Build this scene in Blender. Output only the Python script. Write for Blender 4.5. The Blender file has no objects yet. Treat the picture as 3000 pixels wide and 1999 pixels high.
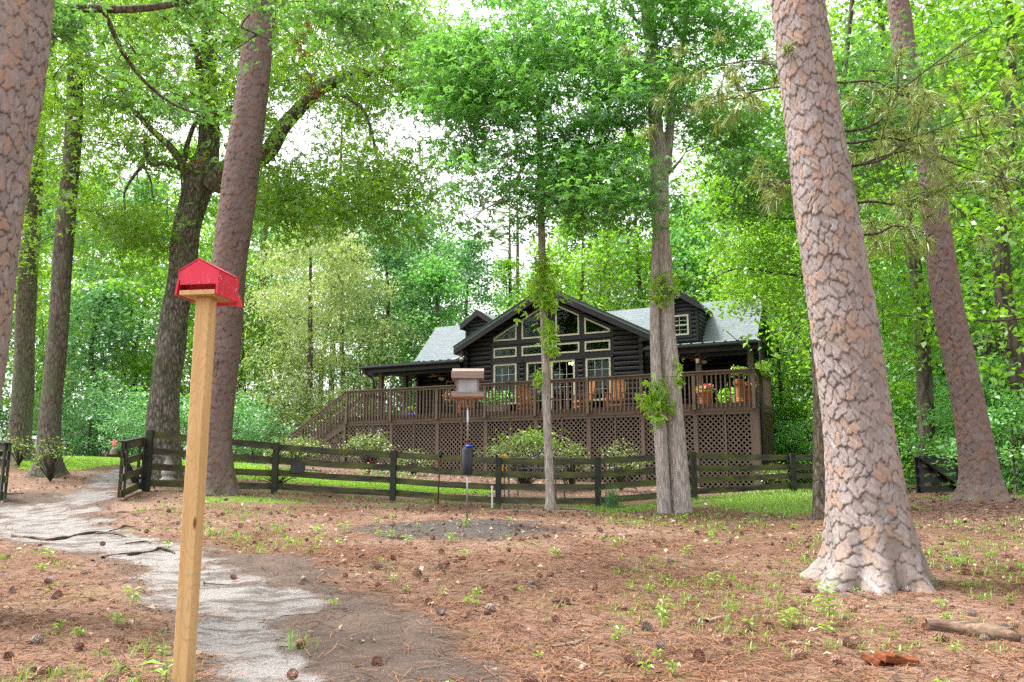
import bpy, math, random
import numpy as np
from mathutils import Vector, Matrix

random.seed(7)
RNG = np.random.default_rng(11)
SC = bpy.context.scene
COL = SC.collection
PI = math.pi

# ------------------------------------------------------------------ camera numbers
F, HY, CZ = 2400.0, 1390.0, 1.2            # focal length and horizon in photo pixels (3000 wide), eye height
PITCH = math.atan((HY - 1000) / F)
CP, SP = math.cos(PITCH), math.sin(PITCH)

def ray(x, y):
    a = (x - 1500) / F; b = (1000 - y) / F
    return np.array([a, CP - b * SP, SP + b * CP])

def atd(x, y, d):
    """point seen at photo pixel (x, y) standing d metres away along the ground"""
    r = ray(x, y)
    return np.array([0, 0, CZ]) + r * (d / r[1])

# ------------------------------------------------------------------ helpers
def tag(o, label=None, cat=None, group=None, kind=None):
    if label: o['label'] = label
    if cat: o['category'] = cat
    if group: o['group'] = group
    if kind: o['kind'] = kind
    return o

def thing(name, label, cat, loc=(0, 0, 0), rz=0.0, group=None):
    o = bpy.data.objects.new(name, None); COL.objects.link(o)
    o.empty_display_size = 0.2
    o.location = Vector([float(v) for v in loc]); o.rotation_euler = (0, 0, rz)
    return tag(o, label, cat, group)

def base(o):
    v = Vector((0, 0, 0))
    while o is not None:
        v = v + o.location; o = o.parent
    return v

class MB:
    def __init__(s):
        s.v = []; s.f = []
    def add(s, vs, fs):
        n = len(s.v)
        s.v += [tuple(float(c) for c in p) for p in vs]
        s.f += [tuple(i + n for i in f) for f in fs]
        return s
    def box(s, c, d, R=None):
        h = [x / 2 for x in d]; vs = []
        for sx in (-1, 1):
            for sy in (-1, 1):
                for sz in (-1, 1):
                    p = Vector((sx * h[0], sy * h[1], sz * h[2]))
                    if R is not None: p = R @ p
                    vs.append((p[0] + c[0], p[1] + c[1], p[2] + c[2]))
        return s.add(vs, [(0, 1, 3, 2), (4, 6, 7, 5), (0, 4, 5, 1), (2, 3, 7, 6), (0, 2, 6, 4), (1, 5, 7, 3)])
    def hexa(s, lo, hi):
        """lo, hi: four points each, same order"""
        n = len(lo)
        fs = [tuple(range(n))[::-1], tuple(range(n, 2 * n))]
        fs += [(i, (i + 1) % n, n + (i + 1) % n, n + i) for i in range(n)]
        return s.add(list(lo) + list(hi), fs)
    def beam(s, p0, p1, w, h, up=(0, 0, 1)):
        p0 = Vector(p0); p1 = Vector(p1); d = (p1 - p0).normalized(); up = Vector(up)
        if abs(d.dot(up)) > 0.99: up = Vector((0, 1, 0))
        x = d.cross(up).normalized(); y = x.cross(d).normalized()
        q = lambda p: [p + x * a * w / 2 + y * b * h / 2 for a, b in ((-1, -1), (1, -1), (1, 1), (-1, 1))]
        return s.hexa(q(p0), q(p1))
    def tube(s, pts, rad, n=8, cap=True):
        pts = [Vector([float(c) for c in p]) for p in pts]; m = len(pts)
        if not hasattr(rad, '__len__'): rad = [rad] * m
        d0 = (pts[1] - pts[0]).normalized()
        x = d0.orthogonal().normalized(); rings = []
        for i, p in enumerate(pts):
            a = pts[max(i - 1, 0)]; b = pts[min(i + 1, m - 1)]
            d = (b - a)
            d = d.normalized() if d.length > 1e-9 else d0
            x = (x - d * x.dot(d)).normalized(); y = d.cross(x)
            rings.append([p + (x * math.cos(2 * PI * k / n) + y * math.sin(2 * PI * k / n)) * rad[i] for k in range(n)])
        vs = [v for r in rings for v in r]
        fs = [(i * n + k, i * n + (k + 1) % n, (i + 1) * n + (k + 1) % n, (i + 1) * n + k) for i in range(m - 1) for k in range(n)]
        if cap: fs += [tuple(range(n))[::-1], tuple((m - 1) * n + k for k in range(n))]
        return s.add(vs, fs)
    def lathe(s, c, prof, n=20):
        """prof: (r, z) pairs"""
        vs = [(c[0] + r * math.cos(2 * PI * k / n), c[1] + r * math.sin(2 * PI * k / n), c[2] + z) for r, z in prof for k in range(n)]
        m = len(prof)
        fs = [(i * n + k, i * n + (k + 1) % n, (i + 1) * n + (k + 1) % n, (i + 1) * n + k) for i in range(m - 1) for k in range(n)]
        fs += [tuple(range(n))[::-1], tuple((m - 1) * n + k for k in range(n))]
        return s.add(vs, fs)
    def xf(s, M):
        s.v = [tuple(M @ Vector(p)) for p in s.v]; return s

def mesh_obj(name, me, mat, parent=None):
    o = bpy.data.objects.new(name, me); COL.objects.link(o)
    if mat is not None:
        for m in (mat if isinstance(mat, (list, tuple)) else [mat]): me.materials.append(m)
    if parent is not None: o.parent = parent
    return o

def obj(name, mb, mat, parent=None, smooth=False, uvm=None, bevel=0.0, local=False):
    """MB in world metres -> one object; with a parent the verts become relative to it"""
    off = Vector((0, 0, 0)) if (parent is None or local) else base(parent)
    me = bpy.data.meshes.new(name)
    me.from_pydata([tuple(Vector(p) - off) for p in mb.v], [], mb.f)
    if uvm is not None:
        at = me.attributes.new('uvm', 'FLOAT_VECTOR', 'POINT')
        at.data.foreach_set('vector', np.array([uvm(p) for p in mb.v], np.float32).ravel())
    me.update()
    if smooth: me.polygons.foreach_set('use_smooth', [True] * len(me.polygons))
    o = mesh_obj(name, me, mat, parent)
    if bevel:
        m = o.modifiers.new('bevel', 'BEVEL'); m.width = bevel; m.segments = 2; m.limit_method = 'ANGLE'
    return o

def copy_tree(o, parent=None):
    c = o.copy(); COL.objects.link(c)
    if parent is not None: c.parent = parent
    for ch in list(o.children): copy_tree(ch, c)
    return c

def np_mesh(name, co, faces, attr=None, smooth=False, k=4):
    """co (N,3); faces (M,k) int"""
    me = bpy.data.meshes.new(name)
    co = np.asarray(co, np.float32); faces = np.asarray(faces, np.int32)
    me.vertices.add(len(co)); me.vertices.foreach_set('co', co.ravel())
    M = len(faces)
    me.loops.add(M * k); me.loops.foreach_set('vertex_index', faces.ravel())
    me.polygons.add(M); me.polygons.foreach_set('loop_start', np.arange(M, dtype=np.int32) * k)
    me.update(calc_edges=True)
    if smooth: me.polygons.foreach_set('use_smooth', np.ones(M, bool))
    for an, av in (attr or {}).items():
        a = me.attributes.new(an, 'FLOAT', 'POINT'); a.data.foreach_set('value', np.asarray(av, np.float32))
    return me

# ------------------------------------------------------------------ materials
class NT:
    def __init__(s, name):
        s.m = bpy.data.materials.new(name); s.m.use_nodes = True
        s.t = s.m.node_tree; s.t.nodes.clear()
        s.out = s.t.nodes.new('ShaderNodeOutputMaterial')
    def n(s, typ, **kw):
        nd = s.t.nodes.new(typ)
        for k, v in kw.items():
            if k.startswith('_'): setattr(nd, k[1:], v)
            else:
                key = int(k[1:]) if (k[0] == 'i' and k[1:].isdigit()) else k.replace('__', ' ')
                if isinstance(v, bpy.types.NodeSocket): s.t.links.new(v, nd.inputs[key])
                else: nd.inputs[key].default_value = v
        return nd
    def link(s, a, b): s.t.links.new(a, b)
    def coord(s, scale=(1, 1, 1), kind='Object'):
        tc = s.n('ShaderNodeTexCoord')
        return s.n('ShaderNodeMapping', Vector=tc.outputs[kind], Scale=scale).outputs[0]
    def attr(s, name, out='Fac'):
        return s.n('ShaderNodeAttribute', _attribute_name=name).outputs[out]
    def noise(s, vec, scale, detail=4, rough=0.55, dist=0.0):
        return s.n('ShaderNodeTexNoise', Vector=vec, Scale=scale, Detail=detail, Roughness=rough, Distortion=dist).outputs['Fac']
    def ramp(s, fac, stops, interp='LINEAR'):
        r = s.n('ShaderNodeValToRGB', Fac=fac); cr = r.color_ramp; cr.interpolation = interp
        while len(cr.elements) < len(stops): cr.elements.new(0.5)
        for e, (p, c) in zip(cr.elements, stops):
            e.position = p
            e.color = (c, c, c, 1) if not hasattr(c, '__len__') else (c[0], c[1], c[2], 1)
        return r.outputs['Color']
    def mix(s, fac, a, b, mode='MIX'):
        nd = s.n('ShaderNodeMix', _data_type='RGBA', _blend_type=mode)
        for key, v in ((0, fac), (6, a), (7, b)):
            if isinstance(v, bpy.types.NodeSocket): s.link(v, nd.inputs[key])
            else: nd.inputs[key].default_value = (v if not hasattr(v, '__len__') else (v[0], v[1], v[2], 1))
        return nd.outputs[2]
    def math(s, op, a, b=0.0):
        nd = s.n('ShaderNodeMath', _operation=op)
        for key, v in ((0, a), (1, b)):
            if isinstance(v, bpy.types.NodeSocket): s.link(v, nd.inputs[key])
            else: nd.inputs[key].default_value = v
        return nd.outputs[0]
    def bsdf(s, color, rough=0.8, bump=None, bstr=0.4, bdist=0.02, spec=0.3, metallic=0.0):
        b = s.n('ShaderNodeBsdfPrincipled')
        for key, v in (('Base Color', color), ('Roughness', rough), ('Metallic', metallic)):
            if isinstance(v, bpy.types.NodeSocket): s.link(v, b.inputs[key])
            else: b.inputs[key].default_value = v if not hasattr(v, '__len__') else (v[0], v[1], v[2], 1)
        b.inputs['Specular IOR Level'].default_value = spec
        if bump is not None:
            bp = s.n('ShaderNodeBump', Height=bump, Strength=bstr, Distance=bdist)
            s.link(bp.outputs[0], b.inputs['Normal'])
        s.link(b.outputs[0], s.out.inputs[0])
        return s.m

def mat_plain(name, col, rough=0.6, var=0.15, scale=8, metallic=0.0, spec=0.35):
    t = NT(name); n = t.noise(t.coord(), scale, 5)
    lo = [c * (1 - var) for c in col]; hi = [min(1, c * (1 + var)) for c in col]
    return t.bsdf(t.ramp(n, [(0.3, lo), (0.7, hi)]), rough, bump=n, bstr=0.15, metallic=metallic, spec=spec)

def mat_pine_bark(name, grey, warm, orange, crack, vs=(12.5, 12.5, 7.6), moss=0.25):
    t = NT(name); v0 = t.coord((1, 1, 1))
    w1 = t.n('ShaderNodeTexNoise', Vector=v0, Scale=4.0, Detail=2.0).outputs['Color']
    w2 = t.n('ShaderNodeTexNoise', Vector=v0, Scale=17.0, Detail=3.0).outputs['Color']
    vv = t.n('ShaderNodeVectorMath', _operation='MULTIPLY_ADD', i0=w1, i1=(0.16, 0.16, 0.20), i2=v0).outputs[0]
    vv = t.n('ShaderNodeVectorMath', _operation='MULTIPLY_ADD', i0=w2, i1=(0.035, 0.035, 0.06), i2=vv).outputs[0]
    vec = t.n('ShaderNodeMapping', Vector=vv, Scale=vs).outputs[0]
    ed = t.n('ShaderNodeTexVoronoi', _feature='DISTANCE_TO_EDGE', Vector=vec, Scale=1.0).outputs['Distance']
    ce = t.n('ShaderNodeTexVoronoi', Vector=vec, Scale=1.0).outputs['Color']
    hue = t.n('ShaderNodeSeparateColor', Color=ce).outputs[0]
    fine = t.noise(t.coord((34, 34, 12)), 1.0, 6, 0.7)
    mid = t.noise(t.coord((7, 7, 4)), 1.0, 5, 0.65)
    c = t.mix(t.ramp(mid, [(0.38, 0.0), (0.62, 1.0)]), grey, warm)
    c = t.mix(t.ramp(hue, [(0.0, 0.0), (1.0, 0.45)]), c, [x * 0.62 for x in warm])
    flake = t.math('MULTIPLY', t.ramp(hue, [(0.60, 0.0), (0.72, 1.0)]), t.ramp(t.noise(t.coord((11, 11, 7)), 1.0, 3, 0.6), [(0.44, 0.0), (0.56, 0.85)]))
    c = t.mix(flake, c, orange)
    c = t.mix(t.ramp(fine, [(0.40, 0.55), (0.62, 0.0)]), c, [x * 0.5 for x in grey])
    fv = t.n('ShaderNodeMapping', Vector=vv, Scale=(vs[0] * 1.05, vs[1] * 1.05, vs[2] * .30)).outputs[0]
    ef = t.n('ShaderNodeTexVoronoi', _feature='DISTANCE_TO_EDGE', Vector=fv, Scale=1.0).outputs['Distance']
    patch = t.noise(t.coord((5, 5, 3)), 1.0, 4, 0.6)
    wf = t.math('MULTIPLY', t.ramp(patch, [(0.35, 0.0), (0.7, 1.4)]), 0.045)
    k1 = t.math('SUBTRACT', 1.0, t.math('MINIMUM', t.math('DIVIDE', ef, t.math('ADD', wf, 0.002)), 1.0))
    wide = t.math('MULTIPLY', t.ramp(t.noise(t.coord((9, 9, 6)), 1.0, 3), [(0.32, 0.25), (0.66, 1.35)]), 0.042)
    k = t.math('SUBTRACT', 1.0, t.math('MINIMUM', t.math('DIVIDE', ed, wide), 1.0))
    rim = t.math('MULTIPLY', t.ramp(ed, [(0.04, 0.0), (0.075, 0.35), (0.16, 0.0)]), t.ramp(mid, [(0.4, 0.2), (0.6, 1.0)]))
    c = t.mix(rim, c, [min(.8, x * 1.45) for x in grey])
    k = t.math('MAXIMUM', t.math('MULTIPLY', t.math('POWER', k1, 0.6), 0.9), t.math('MULTIPLY', t.math('POWER', k, 0.8), 0.85))
    c = t.mix(k, c, crack)
    mo = t.math('MULTIPLY', t.ramp(t.noise(v0, 2.3, 5), [(0.52, 0.0), (0.7, 1.0)]), moss)
    c = t.mix(mo, c, (0.07, 0.09, 0.025))
    h = t.math('SUBTRACT', t.math('MULTIPLY', fine, 0.5), k)
    h = t.math('ADD', h, t.math('MULTIPLY', hue, 0.35))
    return t.bsdf(c, 0.9, bump=h, bstr=0.75, bdist=0.022, spec=0.15)

def mat_ridge_bark(name, light, dark, vs=(22, 22, 3.2), moss=0.0, mosscol=(0.05, 0.07, 0.015), fleck=None):
    t = NT(name); v0 = t.coord()
    warp = t.n('ShaderNodeTexNoise', Vector=v0, Scale=6.0, Detail=3.0).outputs['Color']
    vv = t.n('ShaderNodeVectorMath', _operation='MULTIPLY_ADD', i0=warp, i1=(0.06, 0.06, 0.1), i2=v0).outputs[0]
    vec = t.n('ShaderNodeMapping', Vector=vv, Scale=vs).outputs[0]
    n1 = t.noise(vec, 1.0, 6, 0.6)
    ed = t.n('ShaderNodeTexVoronoi', _feature='DISTANCE_TO_EDGE', Vector=vec, Scale=0.8).outputs['Distance']
    h = t.math('ADD', t.math('MULTIPLY', ed, 0.9), t.math('MULTIPLY', n1, 0.6))
    c = t.ramp(h, [(0.28, dark), (0.62, light)])
    if fleck:
        fl = t.ramp(t.noise(t.coord((9, 9, 5)), 3.0, 3, 0.7), [(0.6, 0.0), (0.66, 1.0)])
        c = t.mix(t.math('MULTIPLY', fl, 0.6), c, fleck)
    big = t.ramp(t.noise(v0, 1.4, 4), [(0.4, 0.0), (0.7, 1.0)])
    c = t.mix(t.math('MULTIPLY', big, 0.4), c, [x * 0.6 for x in light])
    if moss:
        mo = t.ramp(t.noise(v0, 2.1, 6, 0.6), [(0.42, 0.0), (0.62, 1.0)])
        c = t.mix(t.math('MULTIPLY', mo, moss), c, mosscol)
    return t.bsdf(c, 0.9, bump=h, bstr=0.7, bdist=0.02, spec=0.12)

def mat_leaf(name, dark, light, trans=0.45, tcol=None, gloss=0.06):
    t = NT(name)
    v = t.attr('v')
    c = t.ramp(v, [(0.0, dark), (0.75, light), (1.0, [min(1, x * 1.25) for x in light])])
    tc = t.mix(0.5, c, tcol if tcol else (light[0] * 1.7, light[1] * 1.5, light[2] * 0.6))
    d = t.n('ShaderNodeBsdfDiffuse', Color=c)
    tr = t.n('ShaderNodeBsdfTranslucent', Color=tc)
    g = t.n('ShaderNodeBsdfGlossy', Color=(1, 1, 1, 1), Roughness=0.42)
    m1 = t.n('ShaderNodeMixShader', i0=trans, i1=d.outputs[0], i2=tr.outputs[0])
    m2 = t.n('ShaderNodeMixShader', i0=gloss, i1=m1.outputs[0], i2=g.outputs[0])
    t.link(m2.outputs[0], t.out.inputs[0])
    return t.m

def mat_wood(name, light, dark, axis=2, sc=1.0, rough=0.75, moss=None, knots=False):
    t = NT(name)
    s = [14 * sc, 14 * sc, 14 * sc]; s[axis] = 0.9 * sc
    vec = t.coord(tuple(s))
    n = t.noise(vec, 1.0, 5, 0.6, 0.4)
    c = t.ramp(n, [(0.3, dark), (0.68, light)])
    fine = t.noise(t.coord(tuple(x * 5 for x in s)), 1.0, 3, 0.6)
    c = t.mix(t.math('MULTIPLY', t.ramp(fine, [(0.4, 0.0), (0.8, 1.0)]), 0.3), c, dark)
    if knots:
        kv = t.coord(tuple(9 if i != axis else 2.6 for i in range(3)))
        kd = t.n('ShaderNodeTexVoronoi', Vector=kv, Scale=1.0, Randomness=1.0).outputs['Distance']
        rings = t.math('SINE', t.math('MULTIPLY', t.math('ADD', kd, t.math('MULTIPLY', n, 0.25)), 42.0))
        c = t.mix(t.ramp(rings, [(0.55, 0.0), (1.0, 0.38)]), c, [x * 0.72 for x in dark])
        c = t.mix(t.ramp(kd, [(0.05, 1.0), (0.12, 0.0)]), c, (0.14, 0.06, 0.02))
    if moss:
        mo = t.ramp(t.noise(t.coord((1.2, 1.2, 4)), 1.3, 5, 0.65), [(0.38, 0.0), (0.62, 1.0)])
        c = t.mix(mo, c, moss)
    return t.bsdf(c, rough, bump=n, bstr=0.25, bdist=0.006, spec=0.25)

M = {}
M['pine_near'] = mat_pine_bark('pine bark grey orange', (0.3680, 0.3174, 0.3174), (0.3312, 0.2438, 0.2208), (0.3864, 0.2162, 0.1380), (0.0782, 0.0626, 0.0607), moss=0.12)
M['pine_dark'] = mat_pine_bark('pine bark brown', (0.1827, 0.1360, 0.1275), (0.1700, 0.1105, 0.0978), (0.2210, 0.1105, 0.0723), (0.0382, 0.0272, 0.0238), moss=0.2)
M['oak_bark'] = mat_ridge_bark('oak bark', (0.28, 0.25, 0.215), (0.035, 0.03, 0.024), (17, 17, 5), moss=0.45, fleck=(0.30, 0.28, 0.25))
M['moss_bark'] = mat_ridge_bark('mossy bark', (0.22, 0.19, 0.155), (0.05, 0.04, 0.03), (18, 18, 5), moss=0.5, mosscol=(0.13, 0.16, 0.095), fleck=(0.34, 0.37, 0.31))
M['gum_bark'] = mat_ridge_bark('pale ridged bark', (0.56, 0.50, 0.46), (0.21, 0.18, 0.16), (34, 34, 3.2))
M['slim_bark'] = mat_ridge_bark('lichen bark', (0.22, 0.18, 0.14), (0.05, 0.04, 0.03), (22, 22, 5), moss=0.25, fleck=(0.42, 0.43, 0.38))
M['far_bark'] = mat_ridge_bark('far bark', (0.17, 0.14, 0.12), (0.05, 0.04, 0.032), (9, 9, 2))
M['twig'] = mat_ridge_bark('branch bark', (0.10, 0.08, 0.06), (0.028, 0.022, 0.017), (25, 25, 8))
M['leaf_oak'] = mat_leaf('oak leaves', (0.085, 0.21, 0.016), (0.19, 0.40, 0.032), 0.58, tcol=(0.42, 0.70, 0.03))
M['leaf_gum'] = mat_leaf('sweetgum leaves', (0.0457, 0.1935, 0.0551), (0.1317, 0.4019, 0.0927), 0.5, tcol=(0.4032, 0.8333, 0.0672), gloss=0.07)
M['leaf_maple'] = mat_leaf('maple leaves', (0.042, 0.144, 0.036), (0.102, 0.264, 0.054), 0.45)
M['leaf_bright'] = mat_leaf('bright leaves', (0.1029, 0.2517, 0.0194), (0.2202, 0.4719, 0.0351), 0.5)
M['leaf_mid'] = mat_leaf('mid green leaves', (0.0754, 0.2640, 0.0701), (0.1887, 0.4779, 0.1133), 0.4)
M['leaf_blue'] = mat_leaf('cool green leaves', (0.06, 0.19, 0.075), (0.16, 0.39, 0.15), 0.42)
M['leaf_olive'] = mat_leaf('pale olive leaves', (0.1878, 0.2908, 0.1029), (0.4411, 0.5636, 0.2157), 0.4)
M['leaf_sprout'] = mat_leaf('fresh green leaves', (0.11, 0.23, 0.02), (0.22, 0.42, 0.035), 0.45)
M['leaf_vine'] = mat_leaf('vine leaves', (0.20, 0.40, 0.03), (0.38, 0.66, 0.06), 0.45)
M['leaf_shrub'] = mat_leaf('shrub leaves', (0.09, 0.15, 0.04), (0.20, 0.29, 0.08), 0.35)
M['leaf_dead'] = mat_leaf('dead orange leaves', (0.22, 0.07, 0.025), (0.36, 0.13, 0.05), 0.4)
M['needle'] = mat_leaf('pine needles', (0.072, 0.144, 0.024), (0.228, 0.300, 0.060), 0.3)
M['grass'] = mat_leaf('grass blades', (0.10, 0.22, 0.02), (0.23, 0.40, 0.045), 0.4)
M['straw'] = mat_leaf('fallen needles', (0.07, 0.032, 0.02), (0.27, 0.135, 0.075), 0.05, tcol=(0.3, 0.15, 0.07), gloss=0.03)
M['litter'] = mat_leaf('fallen leaves', (0.045, 0.026, 0.02), (0.36, 0.26, 0.18), 0.1, tcol=(0.4, 0.25, 0.15), gloss=0.02)
M['log'] = mat_wood('dark stained logs', (0.030, 0.028, 0.030), (0.011, 0.0105, 0.011), axis=0, sc=0.4, rough=0.5)
M['darktrim'] = mat_plain('dark trim paint', (0.017, 0.016, 0.018), 0.5, 0.2, 3)
M['cream'] = mat_plain('cream window paint', (0.5270, 0.4930, 0.3825), 0.5, 0.04)
M['deck'] = mat_wood('brown deck stain', (0.165, 0.115, 0.092), (0.11, 0.078, 0.062), axis=0, sc=0.5)
M['deck_dark'] = mat_wood('brown lattice stain', (0.165, 0.118, 0.098), (0.115, 0.082, 0.068), axis=2, sc=0.5)
M['fence'] = mat_wood('weathered fence boards', (0.075, 0.078, 0.072), (0.018, 0.012, 0.016), axis=0, sc=0.6, moss=(0.115, 0.125, 0.036))
M['fence_black'] = mat_wood('black fence paint', (0.040, 0.045, 0.055), (0.014, 0.016, 0.020), axis=2, sc=0.6, moss=(0.045, 0.050, 0.024))
M['pinepost'] = mat_wood('new pine post', (0.6300, 0.4305, 0.2100), (0.4935, 0.3045, 0.1260), axis=2, sc=1.5, knots=True)
M['cedar'] = mat_wood('weathered cedar', (0.34, 0.275, 0.235), (0.20, 0.15, 0.12), axis=0, sc=2.5)
M['cedar_orange'] = mat_wood('orange cedar', (0.38, 0.16, 0.04), (0.22, 0.08, 0.02), axis=0, sc=2.5)
M['teak'] = mat_wood('oiled chair wood', (0.36, 0.17, 0.06), (0.22, 0.09, 0.03), axis=2, sc=2)
M['brownwood'] = mat_wood('dark table wood', (0.09, 0.045, 0.028), (0.04, 0.02, 0.012), axis=2, sc=2)
M['terracotta'] = mat_plain('terracotta', (0.50, 0.19, 0.085), 0.75, 0.12, 5)
M['black_metal'] = mat_plain('black metal', (0.012, 0.013, 0.016), 0.35, 0.2, 12, spec=0.5)
M['baffle'] = mat_plain('glossy black sheet metal', (0.007, 0.009, 0.016), 0.28, 0.2, 6, spec=0.45)
M['bench_metal'] = mat_plain('dark grey metal', (0.06, 0.068, 0.085), 0.35, 0.2, 12, spec=0.6)
M['steel'] = mat_plain('galvanised steel', (0.42, 0.43, 0.45), 0.32, 0.15, 20, metallic=0.9)
M['rust'] = mat_plain('rusty iron', (0.10, 0.035, 0.02), 0.8, 0.4, 30)
M['white'] = mat_plain('white plastic', (0.72, 0.70, 0.66), 0.5, 0.05)
M['carpaint'] = mat_plain('white car paint', (0.78, 0.78, 0.80), 0.2, 0.02, spec=0.6)
M['tyre'] = mat_plain('black rubber', (0.012, 0.012, 0.012), 0.8, 0.2)
M['red_lamp'] = mat_plain('red lamp plastic', (0.45, 0.02, 0.02), 0.25, 0.1)
M['blue'] = mat_plain('blue plastic', (0.012, 0.05, 0.42), 0.35, 0.1)
M['yellow'] = mat_plain('yellow rope', (0.62, 0.36, 0.05), 0.8, 0.1)
M['concrete'] = mat_plain('weathered concrete', (0.36, 0.34, 0.30), 0.9, 0.25, 14)
M['slate'] = mat_plain('dark slate', (0.045, 0.047, 0.055), 0.7, 0.35, 10)
M['rottenwood'] = mat_wood('rotten wood', (0.27, 0.18, 0.12), (0.05, 0.03, 0.022), axis=0, sc=2)
M['barkchunk'] = mat_wood('orange rotten bark', (0.26, 0.075, 0.02), (0.07, 0.022, 0.01), axis=0, sc=3)
M['stick'] = mat_wood('pale stick', (0.34, 0.27, 0.22), (0.17, 0.12, 0.09), axis=0, sc=3)
M['root'] = mat_ridge_bark('root bark', (0.15, 0.115, 0.095), (0.05, 0.038, 0.03), (18, 18, 18), moss=0.2)
M['cone'] = mat_plain('pine cone', (0.26, 0.145, 0.105), 0.8, 0.5, 60)
M['cone_grey'] = mat_plain('weathered pine cone', (0.29, 0.235, 0.21), 0.85, 0.5, 60)
M['petal'] = mat_plain('pink petals', (0.70, 0.16, 0.18), 0.6, 0.3, 30)
M['petal_yellow'] = mat_plain('yellow petals', (0.75, 0.45, 0.05), 0.6, 0.2, 30)
M['curtain'] = mat_plain('teal curtain', (0.22, 0.40, 0.38), 0.8, 0.1, 4)
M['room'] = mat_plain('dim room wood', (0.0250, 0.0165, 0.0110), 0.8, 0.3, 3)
M['fanblade'] = mat_plain('pale oak blade', (0.45, 0.30, 0.12), 0.5, 0.15)
M['frost'] = mat_plain('frosted glass', (0.75, 0.72, 0.62), 0.4, 0.05)
M['soil'] = mat_plain('soil', (0.05, 0.035, 0.025), 0.95, 0.4, 30)
M['shade'] = mat_plain('cream lamp shade', (0.62, 0.44, 0.20), 0.7, 0.1)

def mat_red():
    t = NT('red painted plywood'); v = t.coord((3, 3, 3))
    n = t.noise(v, 2.0, 4)
    c = t.ramp(n, [(0.3, (0.55, 0.012, 0.040)), (0.7, (0.68, 0.020, 0.062))])
    w = t.noise(t.coord((24, 24, 2.2)), 1.0, 2, 0.5, 0.8)
    line = t.ramp(t.math('ABSOLUTE', t.math('SUBTRACT', w, 0.5)), [(0.0, 0.35), (0.012, 0.0)])
    c = t.mix(line, c, (0.80, 0.26, 0.30))
    sp = t.n('ShaderNodeTexVoronoi', Vector=t.coord((20, 20, 20)), Scale=1.0).outputs['Distance']
    c = t.mix(t.ramp(sp, [(0.055, 0.6), (0.075, 0.0)]), c, (0.8, 0.65, 0.65))
    return t.bsdf(c, 0.45, spec=0.4)
M['red'] = mat_red()

def mat_shingle():
    t = NT('grey green shingles'); v = t.attr('uvm', 'Vector')
    br = t.n('ShaderNodeTexBrick', Vector=v, Scale=1.0, Color1=(0.155, 0.185, 0.197, 1), Color2=(0.110, 0.138, 0.148, 1),
             Mortar=(0.055, 0.072, 0.075, 1), Bias=0.0)
    br.inputs['Mortar Size'].default_value = 0.013; br.inputs['Brick Width'].default_value = 0.42
    br.inputs['Row Height'].default_value = 0.17; br.inputs['Mortar Smooth'].default_value = 0.2
    n = t.noise(v, 2.0, 5); g = t.noise(v, 45, 2)
    c = t.mix(t.ramp(n, [(0.35, 0.0), (0.8, 0.55)]), br.outputs['Color'], (0.12, 0.155, 0.16))
    c = t.mix(t.math('MULTIPLY', g, 0.35), c, (0.25, 0.27, 0.275))
    return t.bsdf(c, 0.8, bump=br.outputs['Fac'], bstr=0.5, bdist=-0.01, spec=0.25)
M['shingle'] = mat_shingle()
M['green_metal'] = mat_plain('dark green metal', (0.012, 0.045, 0.040), 0.4, 0.15, spec=0.5)

def mat_glass(name, tint, fr=0.10):
    t = NT(name)
    lw = t.n('ShaderNodeFresnel', IOR=1.5)
    wob = t.noise(t.coord((0.8, 0.8, 1.6)), 2.0, 2)
    bp = t.n('ShaderNodeBump', Height=wob, Strength=0.12, Distance=0.05)
    g = t.n('ShaderNodeBsdfGlossy', Color=(0.8, 0.9, 0.85, 1), Roughness=0.02); t.link(bp.outputs[0], g.inputs['Normal'])
    tr = t.n('ShaderNodeBsdfTransparent', Color=(*tint, 1))
    fac = t.math('ADD', t.math('MULTIPLY', lw.outputs[0], 0.7), fr)
    m = t.n('ShaderNodeMixShader', i0=fac, i1=tr.outputs[0], i2=g.outputs[0])
    t.link(m.outputs[0], t.out.inputs[0]); return t.m
M['glass'] = mat_glass('window glass', (0.45, 0.58, 0.52), 0.0)
M['acrylic'] = mat_plain('cloudy acrylic', (0.36, 0.36, 0.39), 0.25, 0.3, 4, spec=0.5)

def mat_emit(name, col, st):
    t = NT(name); e = t.n('ShaderNodeEmission', Color=(*col, 1), Strength=st); t.link(e.outputs[0], t.out.inputs[0]); return t.m
M['bulb'] = mat_emit('warm bulb', (1.0, 0.72, 0.35), 6.0)

# ------------------------------------------------------------------ world, sun, camera
EXPOSURE = 2.05
SUN_EL, SUN_AZ = math.radians(64), math.radians(285)      # azimuth clockwise from +Y: high, from the left
w = bpy.data.worlds.new('World'); SC.world = w; w.use_nodes = True
nt = w.node_tree; nt.nodes.clear()
sky = nt.nodes.new('ShaderNodeTexSky'); sky.sky_type = 'NISHITA'; sky.sun_disc = False
sky.sun_elevation = SUN_EL; sky.sun_rotation = SUN_AZ; sky.air_density = 1.0; sky.dust_density = 4.0; sky.ozone_density = 1.0
hsv = nt.nodes.new('ShaderNodeHueSaturation'); hsv.inputs['Saturation'].default_value = 0.10
bg = nt.nodes.new('ShaderNodeBackground'); bg.inputs['Strength'].default_value = 0.125
wo = nt.nodes.new('ShaderNodeOutputWorld')
nt.links.new(sky.outputs[0], hsv.inputs['Color']); nt.links.new(hsv.outputs[0], bg.inputs[0]); nt.links.new(bg.outputs[0], wo.inputs[0])
sl = bpy.data.lights.new('sun', 'SUN'); sl.energy = 1.5; sl.angle = math.radians(10); sl.color = (1.0, 0.965, 0.91)
so = bpy.data.objects.new('sun', sl); COL.objects.link(so)
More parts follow.
